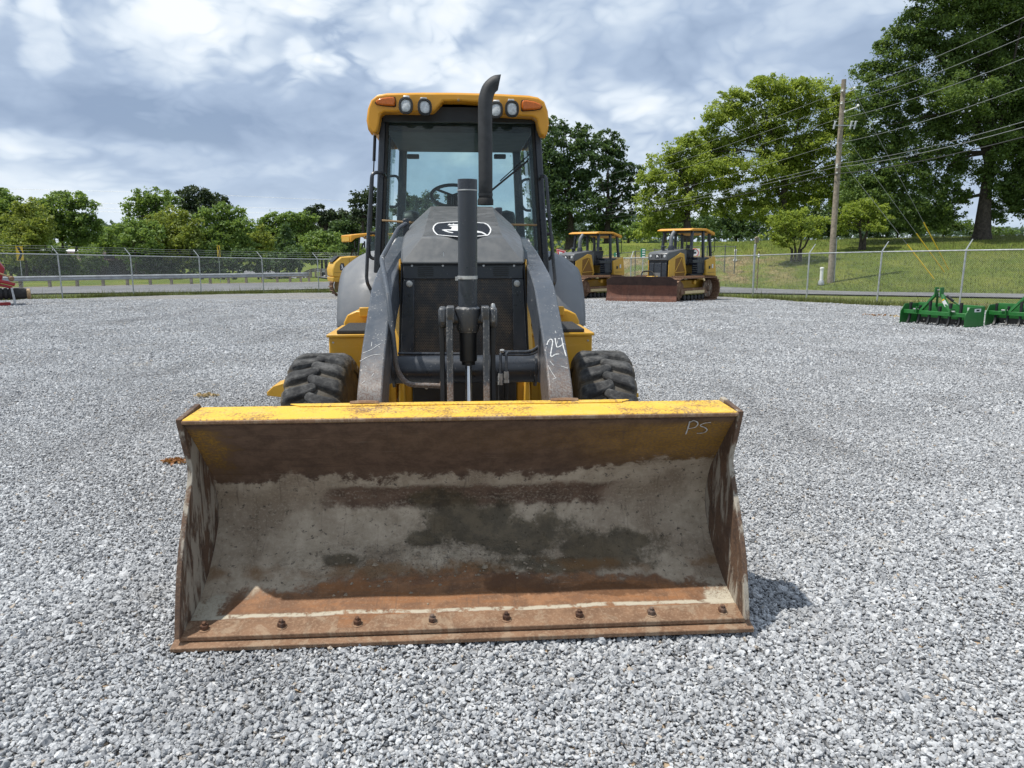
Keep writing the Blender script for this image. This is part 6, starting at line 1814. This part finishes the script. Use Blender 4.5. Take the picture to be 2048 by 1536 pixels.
# ------------------------------------------------------------------ green box blades
def box_blade(px, D, rz, label):
    x, y = gpt(px, D)
    root = empty('box_blade', (x, y, float(gz(x, y)) - .01), rz)
    root.scale = (.92, .92, .92)
    tag(root, label, 'box blade', 'green box blades on the gravel')
    G_ = M['green']; W_ = .86
    for sx in (-1, 1):
        MB().prism([(sx * (W_ + .0), q, w) for q, w in [(-.38, .0), (.36, .0), (.36, .52), (-.22, .52), (-.38, .34)]], (sx * .014, 0, 0)).build('side_plate', G_, root, bevel=.004)
        MB().box(sx * (W_ - .30), sx * (W_ - .04), -.395, -.385, .34, .43).build('decal', M['decal_white'], root) if False else None
    MB().prism_x([(.36, .15), (.30, .16), (.27, .30), (.30, .54), (.36, .54)], -W_, W_).build('moldboard', G_, root, bevel=.006)
    MB().prism_x([(.30, .0), (.285, .16), (.32, .165), (.33, .0)], -W_ + .002, W_ - .002).build('cutting_edge', M['black'], root)
    for k in range(4):
        MB().lathe([(.018, 0), (.014, .012)], (-.66 + k * .44, .29, .09), (0, -1, 0), 10).build('bolt', M['steel'], root)
    MB().box(-W_, W_, -.28, -.16, .27, .37).build('tool_bar', G_, root, bevel=.008)
    for k in range(6):
        u = -.70 + k * .27
        sk = MB(); pth = bez([(u, -.22, .50), (u, -.22, .28), (u, -.235, .14), (u, -.30, .03), (u, -.40, -.03)], 4)
        for i_ in range(len(pth) - 1):
            a, b = pth[i_], pth[i_ + 1]
            hw0 = .022; t = (b - a).normalized(); n_ = Vector((0, -t.z, t.y)) * .03
            sk.hexa([tuple(a + Vector((-hw0, 0, 0)) - n_), tuple(a + Vector((hw0, 0, 0)) - n_), tuple(a + Vector((hw0, 0, 0)) + n_), tuple(a + Vector((-hw0, 0, 0)) + n_),
                     tuple(b + Vector((-hw0, 0, 0)) - n_), tuple(b + Vector((hw0, 0, 0)) - n_), tuple(b + Vector((hw0, 0, 0)) + n_), tuple(b + Vector((-hw0, 0, 0)) + n_)])
        sh = sk.build('ripper_shank', M['black'], root)
        if k in (0, 2, 4, 5): MB().box(u - .024, u + .024, -.255, -.185, .50, .56 + .03 * (k % 3)).build('shank_top', M['rubber'], sh)
    for sx in (-1, 1):
        MB().hexa([(sx * .40 - .035, -.27, .37), (sx * .40 + .035, -.27, .37), (sx * .40 + .035, -.17, .37), (sx * .40 - .035, -.17, .37),
                   (sx * .07 - .035, -.20, .80), (sx * .07 + .035, -.20, .80), (sx * .07 + .035, -.12, .80), (sx * .07 - .035, -.12, .80)]).build('hitch_frame', G_, root, bevel=.006)
        MB().box(sx * .05 - .012 + sx * .02, sx * .05 + .012 + sx * .02, -.23, -.09, .76, .97).build('hitch_plate', G_, root, bevel=.004)
        MB().hexa([(sx * .35 - .02, .27, .46), (sx * .35 + .02, .27, .46), (sx * .35 + .02, .32, .46), (sx * .35 - .02, .32, .46),
                   (sx * .06 - .02, -.14, .80), (sx * .06 + .02, -.14, .80), (sx * .06 + .02, -.10, .80), (sx * .06 - .02, -.10, .80)]).build('rear_brace', G_, root, bevel=.004)
        MB().box(sx * .45 - .012, sx * .45 + .012, -.36, -.16, .30, .46).build('lug', G_, root, bevel=.003)
        MB().cyl((sx * .42, -.30, .40), (sx * .56, -.30, .40), .018, n=10).build('hitch_pin', M['steel'], root)
    MB().cyl((-.06, -.16, .90), (.06, -.16, .90), .014, n=8).build('hitch_pin', M['steel'], root)
    MB().obox(Vector((.26, -.1, .70)), .22, .05, .06, Matrix.Rotation(R(35), 3, 'Y')).build('manual_tube', M['black'], root, bevel=.01)
    MB().obox(Vector((.235, -.235, .58)), .085, .008, .16, Matrix.Rotation(R(-36), 3, 'Y')).build('decal', M['decal_white'], root)
    MB().obox(Vector((.175, -.232, .665)), .06, .008, .03, Matrix.Rotation(R(-36), 3, 'Y')).build('decal', M['sign_yellow'], root)
    MB().box(.50, .66, .255, .268, .40, .48).build('decal', M['decal_white'], root)
    q = MB().box(W_ + .015, W_ + .018, -.05, .20, .40, .48).build('decal', M['decal_white'], root)
    MB().box(W_ + .018, W_ + .0195, .02, .14, .42, .46).build('decal_print', M['decal_black'], q)
    return root


bb = box_blade(1882, 17.5, R(-64), 'green box blade standing whole in the picture, left of its twin')
bb2 = copy_tree(bb)
x, y = gpt(2062, 17.0); bb2.location = (x, y, float(gz(x, y)) - .01); bb2.rotation_euler = (0, 0, R(-52))
bb2['label'] = 'green box blade cut off by the right edge of the picture'

# ------------------------------------------------------------------ red implement at the left edge
x, y = gpt(6, 26.0)
ri_ = empty('farm_implement', (x, y, float(gz(x, y))), R(33)); tag(ri_, 'red farm implement with black ribbed roller, cut off at the left edge', 'farm implement')
MB().prism([(-2.2, -.4, w) if False else (u, -.4, w) for u, w in [(-2.4, .75), (-.02, .75), (.14, 1.25), (-.12, 1.72), (-2.4, 1.72)]], (0, 1.4, 0)).build('hood', M['red'], ri_, bevel=.04)
MB().box(-2.3, -.10, -.42, -.40, .9, 1.2).build('hood_opening', M['black'], ri_)
MB().tube([(-.6, -.55, .98), (.15, -.6, .80), (.38, -.6, .72)], .06, 10).build('arm_tube', M['red'], ri_)
MB().tube([(-.6, -.5, .86), (.12, -.55, .68), (.3, -.55, .62)], .05, 10).build('arm_tube', M['red'], ri_)
MB().tube([(-.3, -.6, 1.24), (.26, -.6, .98)], .03, 8).build('cylinder_rod', M['tan'], ri_)
MB().lathe([(.05, -.06), (.09, 0), (.05, .06)], (.30, -.6, .93), (0, 1, 0), 12).build('pivot_knuckle', M['edge_rust'], ri_)
MB().tube([(.35, -.6, .78), (.62, -.6, .80), (.5, -.6, .68)], .012, 6).build('linkage_wire', M['black'], ri_)
MB().box(.34, .44, -.64, -.58, .70, .76).build('lug_plate', M['cream'], ri_)
rp = []
for k in range(16): rp += [(.155, -2.0 + k * .145), (.195, -1.97 + k * .145), (.195, -1.90 + k * .145), (.155, -1.87 + k * .145)]
rp += [(.19, .34), (.19, .62), (.155, .70)]
rl = MB().lathe(rp, (0, -.5, .42), (1, 0, 0), 20).build('ribbed_roller', M['rubber'], ri_, smooth=30)
MB().lathe([(.17, .0), (.185, .03), (.185, .10), (.14, .12)], (.69, -.5, .40), (1, 0, 0), 18).build('roller_cap', M['tan'], ri_)
MB().hexa([(.30, -.74, -.02), (.38, -.74, -.02), (.38, -.70, -.02), (.30, -.70, -.02), (.25, -.74, .62), (.31, -.74, .62), (.31, -.70, .62), (.25, -.70, .62)]).build('stand_leg', M['galv'], ri_, bevel=.006)
MB().box(-2.2, -.3, .2, 1.0, .02, .75).build('pickup_frame', M['black'], ri_)
for yy in (-.2, .8): MB().lathe([(.30, -.1), (.36, -.08), (.36, .08), (.30, .1)], (-1.0, yy, .36), (1, 0, 0), 18).build('wheel', M['rubber'], ri_)
MB().box(-.5, .2, -.9, -.8, .05, .15).build('skid', M['hose_red'], ri_)

# ------------------------------------------------------------------ trees: crowns built from leaf clumps round limbs
def tree(name, px, D, base_y, label, mat, lobes, cat='tree', group=None, tr=.2, stems=1, bark=None, dens=1.0, leafpx=4.2, sparse=.12, seed=0, limbs=14, depth=.8, grow=1.0):
    """lobes: (image x, image y, half width, half height) of the crown masses as seen from the yard, at distance D"""
    rg = np.random.default_rng(seed * 31 + int(px))
    x, y = gpt(px, D)
    z = ztf(x, y) if base_y is None else CAMH + D * math.tan(math.atan((768 - base_y) / FPX) - TH)
    z = min(z, ztf(x, y) + .6)
    root = empty(name, (x, y, z)); tag(root, label, cat, group)
    sc_ = (D * CT + .3) / FPX
    Cs, Vs, K = [], [], []
    leaf = leafpx * sc_
    sat = []
    for (lx, ly, rx, ry) in lobes:
        for _ in range(3):
            t = rg.uniform(-.3, math.pi + .3); k_ = rg.uniform(.22, .42)
            sat.append((lx + math.cos(t) * rx * 1.08, ly - math.sin(t) * ry * 1.12, rx * k_, ry * k_ * 1.1))
    for (lx, ly, rx, ry) in list(lobes) + sat:
        rx *= 1.08 * grow; ry *= 1.12 * grow
        q = onD(lx, ly, D); c0 = np.array([q.x - x, 0, q.z - z])
        R_ = np.array([rx * sc_, (rx + ry) * .5 * sc_ * depth, ry * sc_])
        cpx = float(np.clip(.36 * min(rx, ry), 5, 13))
        nc = max(8, int(2.4 * (rx * ry) / (cpx * cpx)))
        d = rg.normal(0, 1, (nc, 3)); d /= np.linalg.norm(d, axis=1, keepdims=True)
        rad = rg.uniform(0, 1, (nc, 1)) ** .4
        c = d * rad * R_ + c0 + np.array([0, rg.normal(0, .35) * rx * sc_, 0])
        c = c[rg.uniform(0, 1, nc) > sparse]; nc = len(c)
        if nc == 0: continue
        n = int(math.pi * rx * ry * .40 * dens * (4.2 / leafpx) ** 2 * 1.05)
        w = rg.uniform(.5, 1.5, nc); w /= w.sum()
        idx = rg.choice(nc, n, p=w)
        cs = cpx * sc_ * rg.uniform(.75, 1.6, nc)
        p = rg.normal(0, .5, (n, 3)); p[:, 2] *= .6
        p[:, 2] -= np.linalg.norm(p[:, :2], axis=1) * .28
        Cs.append(c[idx] + p * cs[idx][:, None]); K.append(c)
        Vs.append(rg.normal(.46, .17, nc)[idx] + rg.normal(0, .13, n))
    C = np.concatenate(Cs); V = np.concatenate(Vs); K = np.concatenate(K)
    C[:, 2] = np.maximum(C[:, 2], .1)
    leaf_obj('crown', C, leaf, mat, root, V)
    top_ = float(K[:, 2].max()); low = float(np.percentile(K[:, 2], 12))
    th = max(.5, low * .9)
    mb = MB()
    for s_ in range(stems):
        sp = (s_ - (stems - 1) / 2) * .32 * (1 if stems > 1 else 0)
        off = Vector((sp * .6, rg.normal(0, .12) * (stems > 1), 0))
        lean = Vector((rg.normal(0, .015) + sp * .9, rg.normal(0, .03), 1)) * th
        up2 = off + lean + Vector((lean.x * .5, 0, (top_ - th) * .45))
        mb.tube([off - Vector((0, 0, .5)), off + Vector((0, 0, .3)), off + lean * .5, off + lean, up2], .2, 10, rad=[tr * 1.5, tr * 1.1, tr * .95, tr * .75, tr * .22])
        nl = max(3, limbs // stems)
        for k in rg.choice(len(K), min(nl, len(K)), replace=False):
            tgt = Vector(K[k]); st_ = (off + lean).lerp(up2, rg.uniform(-.1, .8))
            if tgt.z < st_.z - 1.5: tgt.z = st_.z - 1.0
            mid = st_.lerp(tgt, .5) + Vector((0, 0, .05 * (tgt - st_).length))
            mb.tube([st_, mid, tgt], .1, 6, rad=[tr * .30, tr * .17, tr * .05])
    mb.build('trunk', bark or M['bark'], root)
    return root


L_, O_, DK, MD, OL, PN = M['leaf_light'], M['leaf_oak'], M['leaf_dark'], M['leaf_mid'], M['leaf_olive'], M['leaf_pine']
GL = 'trees beyond the road on the left'
GR = 'trees on the lawn and behind it on the right'
tree('bushy_tree', 8, 72, None, 'olive green bushy tree cut by the left edge, behind the first chevron sign', MD, [(8, 398, 30, 16), (0, 425, 45, 32), (30, 452, 45, 36), (-10, 470, 50, 40), (20, 490, 50, 34), (-50, 430, 50, 50)], group=GL, seed=1)
tree('willow_tree', 52, 66, None, 'soft yellow green tree in front of the white roofed building', OL, [(55, 440, 34, 30), (35, 465, 38, 34), (74, 472, 30, 34), (50, 500, 44, 30)], group=GL, seed=2, tr=.12)
tree('maple_tree', 128, 76, None, 'open spreading tree with visible forked stems, left of the gap in the tree line', MD, [(104, 403, 26, 15), (138, 399, 27, 14), (92, 428, 36, 22), (132, 424, 40, 22), (168, 426, 28, 20), (186, 440, 14, 16), (104, 452, 38, 20), (150, 452, 40, 20), (186, 466, 16, 16), (122, 476, 42, 14), (170, 480, 22, 12)], group=GL, seed=3, stems=3, sparse=.2, tr=.14)
tree('bushy_tree', 222, 105, None, 'low hazy green tree in the gap of the tree line, under the far ridge', MD, [(215, 468, 26, 16), (232, 482, 34, 18), (205, 495, 34, 14), (250, 500, 30, 14)], group=GL, seed=4)
tree('poplar_tree', 292, 90, None, 'tall twin crowned green tree behind the yellowish one', MD, [(284, 398, 18, 15), (318, 393, 17, 14), (270, 420, 22, 20), (310, 418, 26, 20), (345, 408, 14, 14), (290, 445, 34, 24), (330, 440, 28, 22)], group=GL, seed=5)
tree('willow_tree', 272, 68, None, 'small olive tree below the tall twin crowned tree', MD, [(272, 452, 26, 16), (255, 472, 32, 22), (290, 474, 32, 22), (270, 500, 44, 22)], group=GL, seed=6, tr=.1)
tree('maple_tree', 348, 70, None, 'yellow green tree in the middle of the left row', OL, [(338, 436, 32, 16), (318, 456, 26, 22), (358, 455, 36, 24), (345, 482, 46, 26), (380, 478, 24, 24), (330, 506, 40, 18), (368, 510, 36, 18)], group=GL, seed=7, tr=.13)
tree('pine_tree', 402, 95, None, 'dark pine with two round tops standing above the left row', PN, [(386, 393, 25, 17), (425, 398, 22, 15), (372, 410, 16, 10), (404, 414, 34, 14), (440, 412, 14, 10), (405, 436, 30, 16)], group=GL, seed=8, dens=1.3, sparse=.05)
tree('maple_tree', 446, 72, None, 'broad mid green tree below the dark pine', MD, [(444, 424, 26, 12), (422, 440, 26, 18), (462, 442, 32, 20), (484, 452, 18, 14), (420, 468, 38, 22), (466, 470, 38, 24), (436, 498, 44, 20), (482, 496, 28, 20)], group=GL, seed=9, tr=.14)
tree('willow_tree', 516, 76, None, 'small yellowish tree beside the third fence post', OL, [(512, 470, 24, 14), (522, 486, 26, 18), (505, 502, 30, 16)], group=GL, seed=10, tr=.1)
tree('broadleaf_tree', 552, 98, None, 'light green rounded tree in the dip of the tree line', MD, [(556, 440, 18, 12), (540, 455, 22, 18), (566, 456, 24, 18), (548, 480, 34, 20), (530, 462, 14, 16)], group=GL, seed=11)
tree('broadleaf_tree', 598, 98, None, 'green tree just left of the dark pine dome', MD, [(590, 434, 28, 13), (606, 446, 26, 18), (584, 456, 24, 18), (606, 474, 34, 22)], group=GL, seed=12)
tree('cedar_tree', 574, 74, None, 'dark brownish cedar, narrow and pointed, behind the guardrail end', DK, [(572, 462, 8, 12), (573, 478, 14, 13), (575, 496, 20, 14), (576, 516, 24, 14)], group=GL, seed=13, sparse=.02, tr=.08)
tree('pine_tree', 652, 102, None, 'dark rounded pine left of the cab bulldozer', PN, [(648, 424, 26, 11), (632, 438, 24, 15), (664, 438, 26, 16), (648, 458, 42, 20), (690, 440, 12, 12)], group=GL, seed=14, dens=1.3, sparse=.03)
tree('broadleaf_tree', 644, 76, None, 'bright green low tree left of the cab bulldozer', MD, [(636, 474, 26, 11), (654, 478, 24, 13), (622, 488, 22, 14), (650, 498, 36, 16), (626, 512, 30, 14)], group=GL, seed=15, tr=.12)
tree('pine_tree', 730, 90, None, 'dark pine rising above the cab bulldozer', PN, [(738, 388, 18, 13), (724, 404, 22, 15), (744, 412, 22, 20), (716, 428, 24, 14), (738, 440, 28, 16)], group=GL, seed=16, dens=1.3, sparse=.04)
tree('broadleaf_tree', 706, 94, None, 'dense dark green tree filling the gap behind the cab bulldozer', DK, [(708, 446, 34, 14), (690, 462, 28, 18), (730, 466, 34, 22), (700, 490, 40, 24)], group=GL, seed=17)
for k, (px, D, ty) in enumerate([(815, 105, 402), (850, 100, 398), (908, 108, 405)]):
    tree('pine_tree', px, D, None, ['left', 'middle', 'right'][k] + ' of three dark pines seen through the cab glass', PN, [(px, ty, 20, 12), (px - 8, ty + 18, 22, 16), (px + 9, ty + 22, 22, 16), (px, ty + 50, 30, 26)], group=GL, seed=20 + k)
th_ = lambda a, b, y0: [(x_ + (k * 37) % 17, y0 + (k * 29) % 23 - 6, 18 + (k * 13) % 11, 9 + (k * 7) % 9) for k, x_ in enumerate(range(a, b, 26))]
tree('shrub', 80, 68, None, 'long dark thicket under the left trees along the guardrail', O_, th_(-30, 185, 516) + th_(-30, 185, 534), 'thicket', group='undergrowth along the guardrail', seed=30, tr=.05, sparse=.05)
tree('shrub', 420, 70, None, 'dark undergrowth behind the middle of the guardrail', DK, th_(270, 590, 512) + th_(270, 590, 534), 'thicket', group='undergrowth along the guardrail', seed=31, tr=.05, sparse=.05)
tree('oak_tree', 1140, 80, 490, 'very dark oak beside the cab, left of the light green tree', DK, [(1108, 256, 18, 22), (1126, 285, 34, 26), (1164, 282, 26, 22), (1110, 320, 38, 30), (1158, 322, 38, 28), (1120, 365, 44, 30), (1172, 368, 34, 26), (1110, 410, 40, 30), (1160, 412, 40, 26), (1120, 452, 40, 26), (1080, 350, 40, 60)], group=GR, seed=40, tr=.45, leafpx=4.6)
tree('oak_tree', 1214, 82, 488, 'dark spreading oak with sky showing through its lower limbs', DK, [(1208, 284, 26, 18), (1234, 298, 16, 16), (1198, 314, 34, 22), (1228, 330, 26, 18), (1256, 344, 32, 14), (1206, 358, 40, 20), (1252, 372, 36, 16), (1198, 398, 30, 16), (1246, 402, 34, 13), (1196, 434, 36, 16), (1240, 432, 32, 14), (1180, 464, 40, 16)], group=GR, seed=41, tr=.38, sparse=.28, leafpx=4.6, limbs=22)
tree('hickory_tree', 1372, 70, 482, 'light green tree with drooping lower branches, left part of the bright pair', L_, [(1376, 276, 16, 11), (1352, 300, 26, 16), (1388, 302, 26, 18), (1322, 324, 26, 16), (1366, 332, 34, 20), (1404, 336, 30, 22), (1302, 354, 20, 16), (1340, 364, 36, 20), (1390, 372, 38, 20), (1308, 396, 28, 18), (1354, 402, 36, 18), (1402, 410, 34, 18), (1296, 432, 22, 16), (1336, 432, 26, 14), (1290, 462, 16, 13), (1320, 456, 16, 9)], group=GR, seed=42, tr=.40, sparse=.10, limbs=12, grow=1.14, leafpx=3.8)
tree('hickory_tree', 1560, 73, 480, 'tall bright green spreading tree behind the utility pole', L_, [(1552, 172, 40, 17), (1498, 186, 30, 14), (1464, 202, 26, 16), (1600, 180, 36, 16), (1648, 186, 26, 22), (1684, 196, 18, 22), (1440, 234, 26, 20), (1492, 226, 40, 22), (1552, 222, 44, 26), (1612, 226, 44, 26), (1664, 240, 34, 28), (1424, 276, 26, 18), (1468, 276, 40, 22), (1530, 280, 48, 26), (1596, 284, 48, 28), (1656, 296, 40, 30), (1440, 320, 40, 20), (1502, 330, 50, 22), (1568, 338, 50, 24), (1634, 346, 46, 26), (1436, 364, 40, 18), (1496, 380, 48, 20), (1560, 392, 50, 20), (1624, 396, 44, 22), (1470, 416, 40, 16), (1532, 426, 46, 16), (1680, 370, 34, 34), (1700, 300, 30, 40), (1690, 240, 30, 30), (1400, 330, 30, 26), (1410, 300, 24, 20)], group=GR, seed=43, tr=.42, sparse=.10, limbs=16, grow=1.16, leafpx=3.8)
tree('oak_tree', 1956, 58, 472, 'huge dark green oak with a thick trunk filling the upper right corner', O_, [(1900, -70, 110, 60), (2010, -70, 100, 60), (1886, 14, 60, 34), (1956, 6, 60, 36), (2026, 30, 50, 40), (1840, 62, 48, 30), (1906, 74, 58, 36), (1976, 84, 60, 40), (2040, 110, 50, 50), (1806, 106, 40, 30), (1866, 132, 56, 36), (1936, 148, 60, 38), (2004, 168, 52, 40), (1740, 142, 24, 18), (1776, 158, 36, 26), (1822, 192, 48, 34), (1890, 206, 56, 36), (1962, 226, 56, 36), (2036, 220, 46, 44), (1726, 206, 26, 22), (1760, 232, 42, 30), (1830, 258, 54, 34), (1906, 274, 50, 32), (1990, 290, 50, 34), (2050, 300, 40, 40), (1728, 280, 34, 28), (1790, 308, 54, 32), (1868, 328, 44, 26), (2030, 352, 40, 28), (1740, 344, 44, 28), (1812, 364, 54, 26), (1886, 372, 30, 20), (1770, 400, 48, 22), (1842, 412, 44, 22), (2012, 400, 30, 18), (2046, 410, 24, 24), (1890, 424, 28, 18), (1720, 390, 40, 30), (1790, 436, 50, 20), (1850, 444, 40, 16), (1960, 330, 40, 26), (2000, 372, 34, 20), (2040, 380, 40, 26), (2010, 426, 26, 16), (1900, 400, 30, 22), (2110, 60, 80, 110), (2110, 260, 70, 100)], group=GR, seed=44, tr=.55, sparse=.08, limbs=18, dens=.95, grow=1.14, leafpx=3.8)
tree('shrub_tree', 1592, 52.5, 496, 'multi stemmed bushy green tree left of the utility pole', L_, [(1592, 428, 24, 11), (1566, 446, 28, 16), (1612, 446, 30, 17), (1586, 464, 40, 14), (1546, 474, 20, 11), (1634, 464, 18, 12), (1640, 446, 14, 10), (1566, 486, 22, 8)], group='small trees beside the utility pole', stems=4, seed=45, tr=.07, leafpx=3.6)
tree('shrub_tree', 1722, 55, 486, 'umbrella shaped bright green small tree right of the utility pole', L_, [(1724, 410, 30, 11), (1692, 426, 24, 14), (1746, 424, 28, 14), (1672, 442, 16, 10), (1712, 442, 34, 13), (1762, 440, 20, 12), (1690, 458, 20, 8), (1742, 456, 24, 9)], group='small trees beside the utility pole', stems=2, seed=46, tr=.10, leafpx=3.6)
for k, (px, D, lb, lab, mt) in enumerate([(1330, 92, [(1316, 440, 30, 16), (1352, 448, 34, 18), (1390, 452, 30, 16)], 'dark understorey below the light green tree', DK),
                                     (1470, 86, [(1430, 446, 34, 20), (1474, 440, 34, 24), (1516, 448, 34, 20), (1450, 466, 50, 12)], 'dark understorey left of the bushy small tree', DK),
                                     (1640, 86, [(1560, 440, 40, 26), (1620, 430, 44, 30), (1680, 420, 40, 34), (1660, 460, 60, 14), (1580, 462, 40, 14)], 'dark understorey behind the utility pole', DK),
                                     (1790, 84, [(1744, 396, 50, 40), (1790, 416, 50, 40), (1850, 420, 50, 30), (1760, 452, 50, 18), (1826, 450, 34, 20)], 'dark understorey left of the thick oak trunk', DK),
                                     (1880, 78, [(1860, 446, 30, 18), (1894, 452, 26, 16), (1930, 456, 24, 12), (2000, 462, 24, 6)], 'green understorey beside the thick oak trunk', O_)]):
    tree('understorey', px, D, 478, lab, mt, lb, 'thicket', group='dark understorey behind the lawn', seed=50 + k, tr=.1, sparse=.04)
for k, (px, lb) in enumerate([(20, [(-10, 478, 40, 20), (30, 486, 40, 20), (70, 490, 40, 18)]), (232, [(190, 494, 34, 14), (226, 488, 36, 18), (262, 486, 34, 18)]), (400, [(352, 484, 44, 26), (404, 476, 44, 28), (456, 482, 44, 26)]),
                            (556, [(500, 484, 40, 20), (548, 480, 40, 24), (596, 482, 40, 24)]), (668, [(634, 478, 40, 26), (676, 470, 40, 30), (716, 470, 40, 30)])]):
    tree('broadleaf_tree', px, 112 + 2 * k, None, ['hazy green tree low behind the olive trees at the left edge', 'hazy green tree low in the gap left of the twin crowned tree', 'hazy green tree low behind the dark two topped pine', 'hazy green tree low behind the cedar', 'hazy green tree low behind the cab bulldozer'][k],
         MD, lb, group=GL, seed=80 + k, sparse=.03)
tree('bushy_tree', 1415, 118, 470, 'hazy green far tree behind the bird box post and right bulldozer', MD, [(1390, 452, 30, 18), (1425, 448, 30, 20), (1460, 452, 30, 18)], group=GR, seed=62)
tree('bushy_tree', 1256, 125, 470, 'pale green far tree between the two open bulldozers', MD, [(1240, 456, 28, 14), (1266, 462, 30, 13), (1296, 464, 24, 12), (1216, 462, 26, 14), (1320, 462, 22, 13)], group=GR, seed=60)
tree('bushy_tree', 1340, 112, 470, 'lighter far tree behind the right bulldozer canopy', L_, [(1330, 452, 22, 14), (1352, 458, 24, 14), (1310, 466, 18, 10)], group=GR, seed=61)

# ------------------------------------------------------------------ ground litter and grass tufts
def blades(name, pts, h, label):
    n = len(pts)
    a = rng.uniform(0, 6.283, n); hh_ = h * np.exp(rng.normal(0, .35, n))
    lean = rng.normal(0, .35, (n, 2)) * hh_[:, None]
    w = .006 + .012 * rng.uniform(0, 1, n)
    P = np.asarray(pts); d = np.stack([np.cos(a), np.sin(a), np.zeros(n)], -1) * w[:, None]
    tip = P + np.concatenate([lean, hh_[:, None]], 1)
    v = np.stack([P - d, P + d, tip], 1).reshape(-1, 3)
    o = np_mesh(name, v, np.arange(3 * n), np.full(n, 3), M['blade'], None, {'var': np.repeat(np.clip(rng.normal(.5, .25, n), 0, 1), 3)})
    return tag(o, label, kind='stuff')


pts = []
n = 40000
xx = rng.uniform(-24, 24, n)
off_ = np.abs(rng.normal(0, 1.0, n)) * np.where(rng.uniform(0, 1, n) < .55, .5, 2.2) - .25
yy = lot_edge(xx) + off_
keep = (rng.uniform(0, 1, n) < .3 + .7 * (np.sin(xx * 1.7) + np.sin(xx * 4.1 + 2) > -.6))
xx, yy = xx[keep], yy[keep]
blades('grass_tufts', np.stack([xx, yy, zt(xx, yy) - .01], -1), .15, 'ragged grass along the edge of the gravel')
n = 70000
xx = rng.uniform(7, 44, n); yy = rng.uniform(28, 62, n)
k = yy > road_far(xx) + .3
blades('grass_blades', np.stack([xx[k], yy[k], zt(xx[k], yy[k]) - .05], -1), .13, 'grass of the lawn on the right')


def litter(name, px, py, rx, ry, n, mat, size, label, cat):
    r_ = ray(px, py); t = (float(-CAMH + .02)) / r_.z
    c = Vector((r_.x * t, r_.y * t, 0))
    P = np.stack([c.x + rng.normal(0, rx, n), c.y + rng.normal(0, ry, n)], -1)
    z = gz(P[:, 0], P[:, 1]) + .022 + rng.uniform(0, .012, n)
    o = leaf_obj(name, np.stack([P[:, 0], P[:, 1], z], -1), size, mat, None, rng.uniform(0, 1, n))
    return tag(o, label, kind='stuff')


litter('dry_leaves', 352, 917, .055, .03, 120, M['leaf_dry'], .03, 'patch of rusty dry leaf litter beside the bucket', 'leaf litter')
M['straw'] = mk_leaf('pale_straw', (0.35, 0.25, 0.12), (0.48, 0.36, 0.2), (0.55, 0.45, 0.3), .1)
litter('dry_straw', 410, 786, .06, .05, 90, M['straw'], .03, 'small pale straw patch on the gravel behind the bucket', 'straw')
litter('clay_patch', 1752, 618, .10, .2, 45, M['leaf_dry'], .045, 'orange clay crumbs on the gravel left of the box blades', 'clay')
litter('clay_patch', 1798, 622, .10, .2, 50, M['straw'], .06, 'pale clay crumbs beside the left box blade', 'clay')
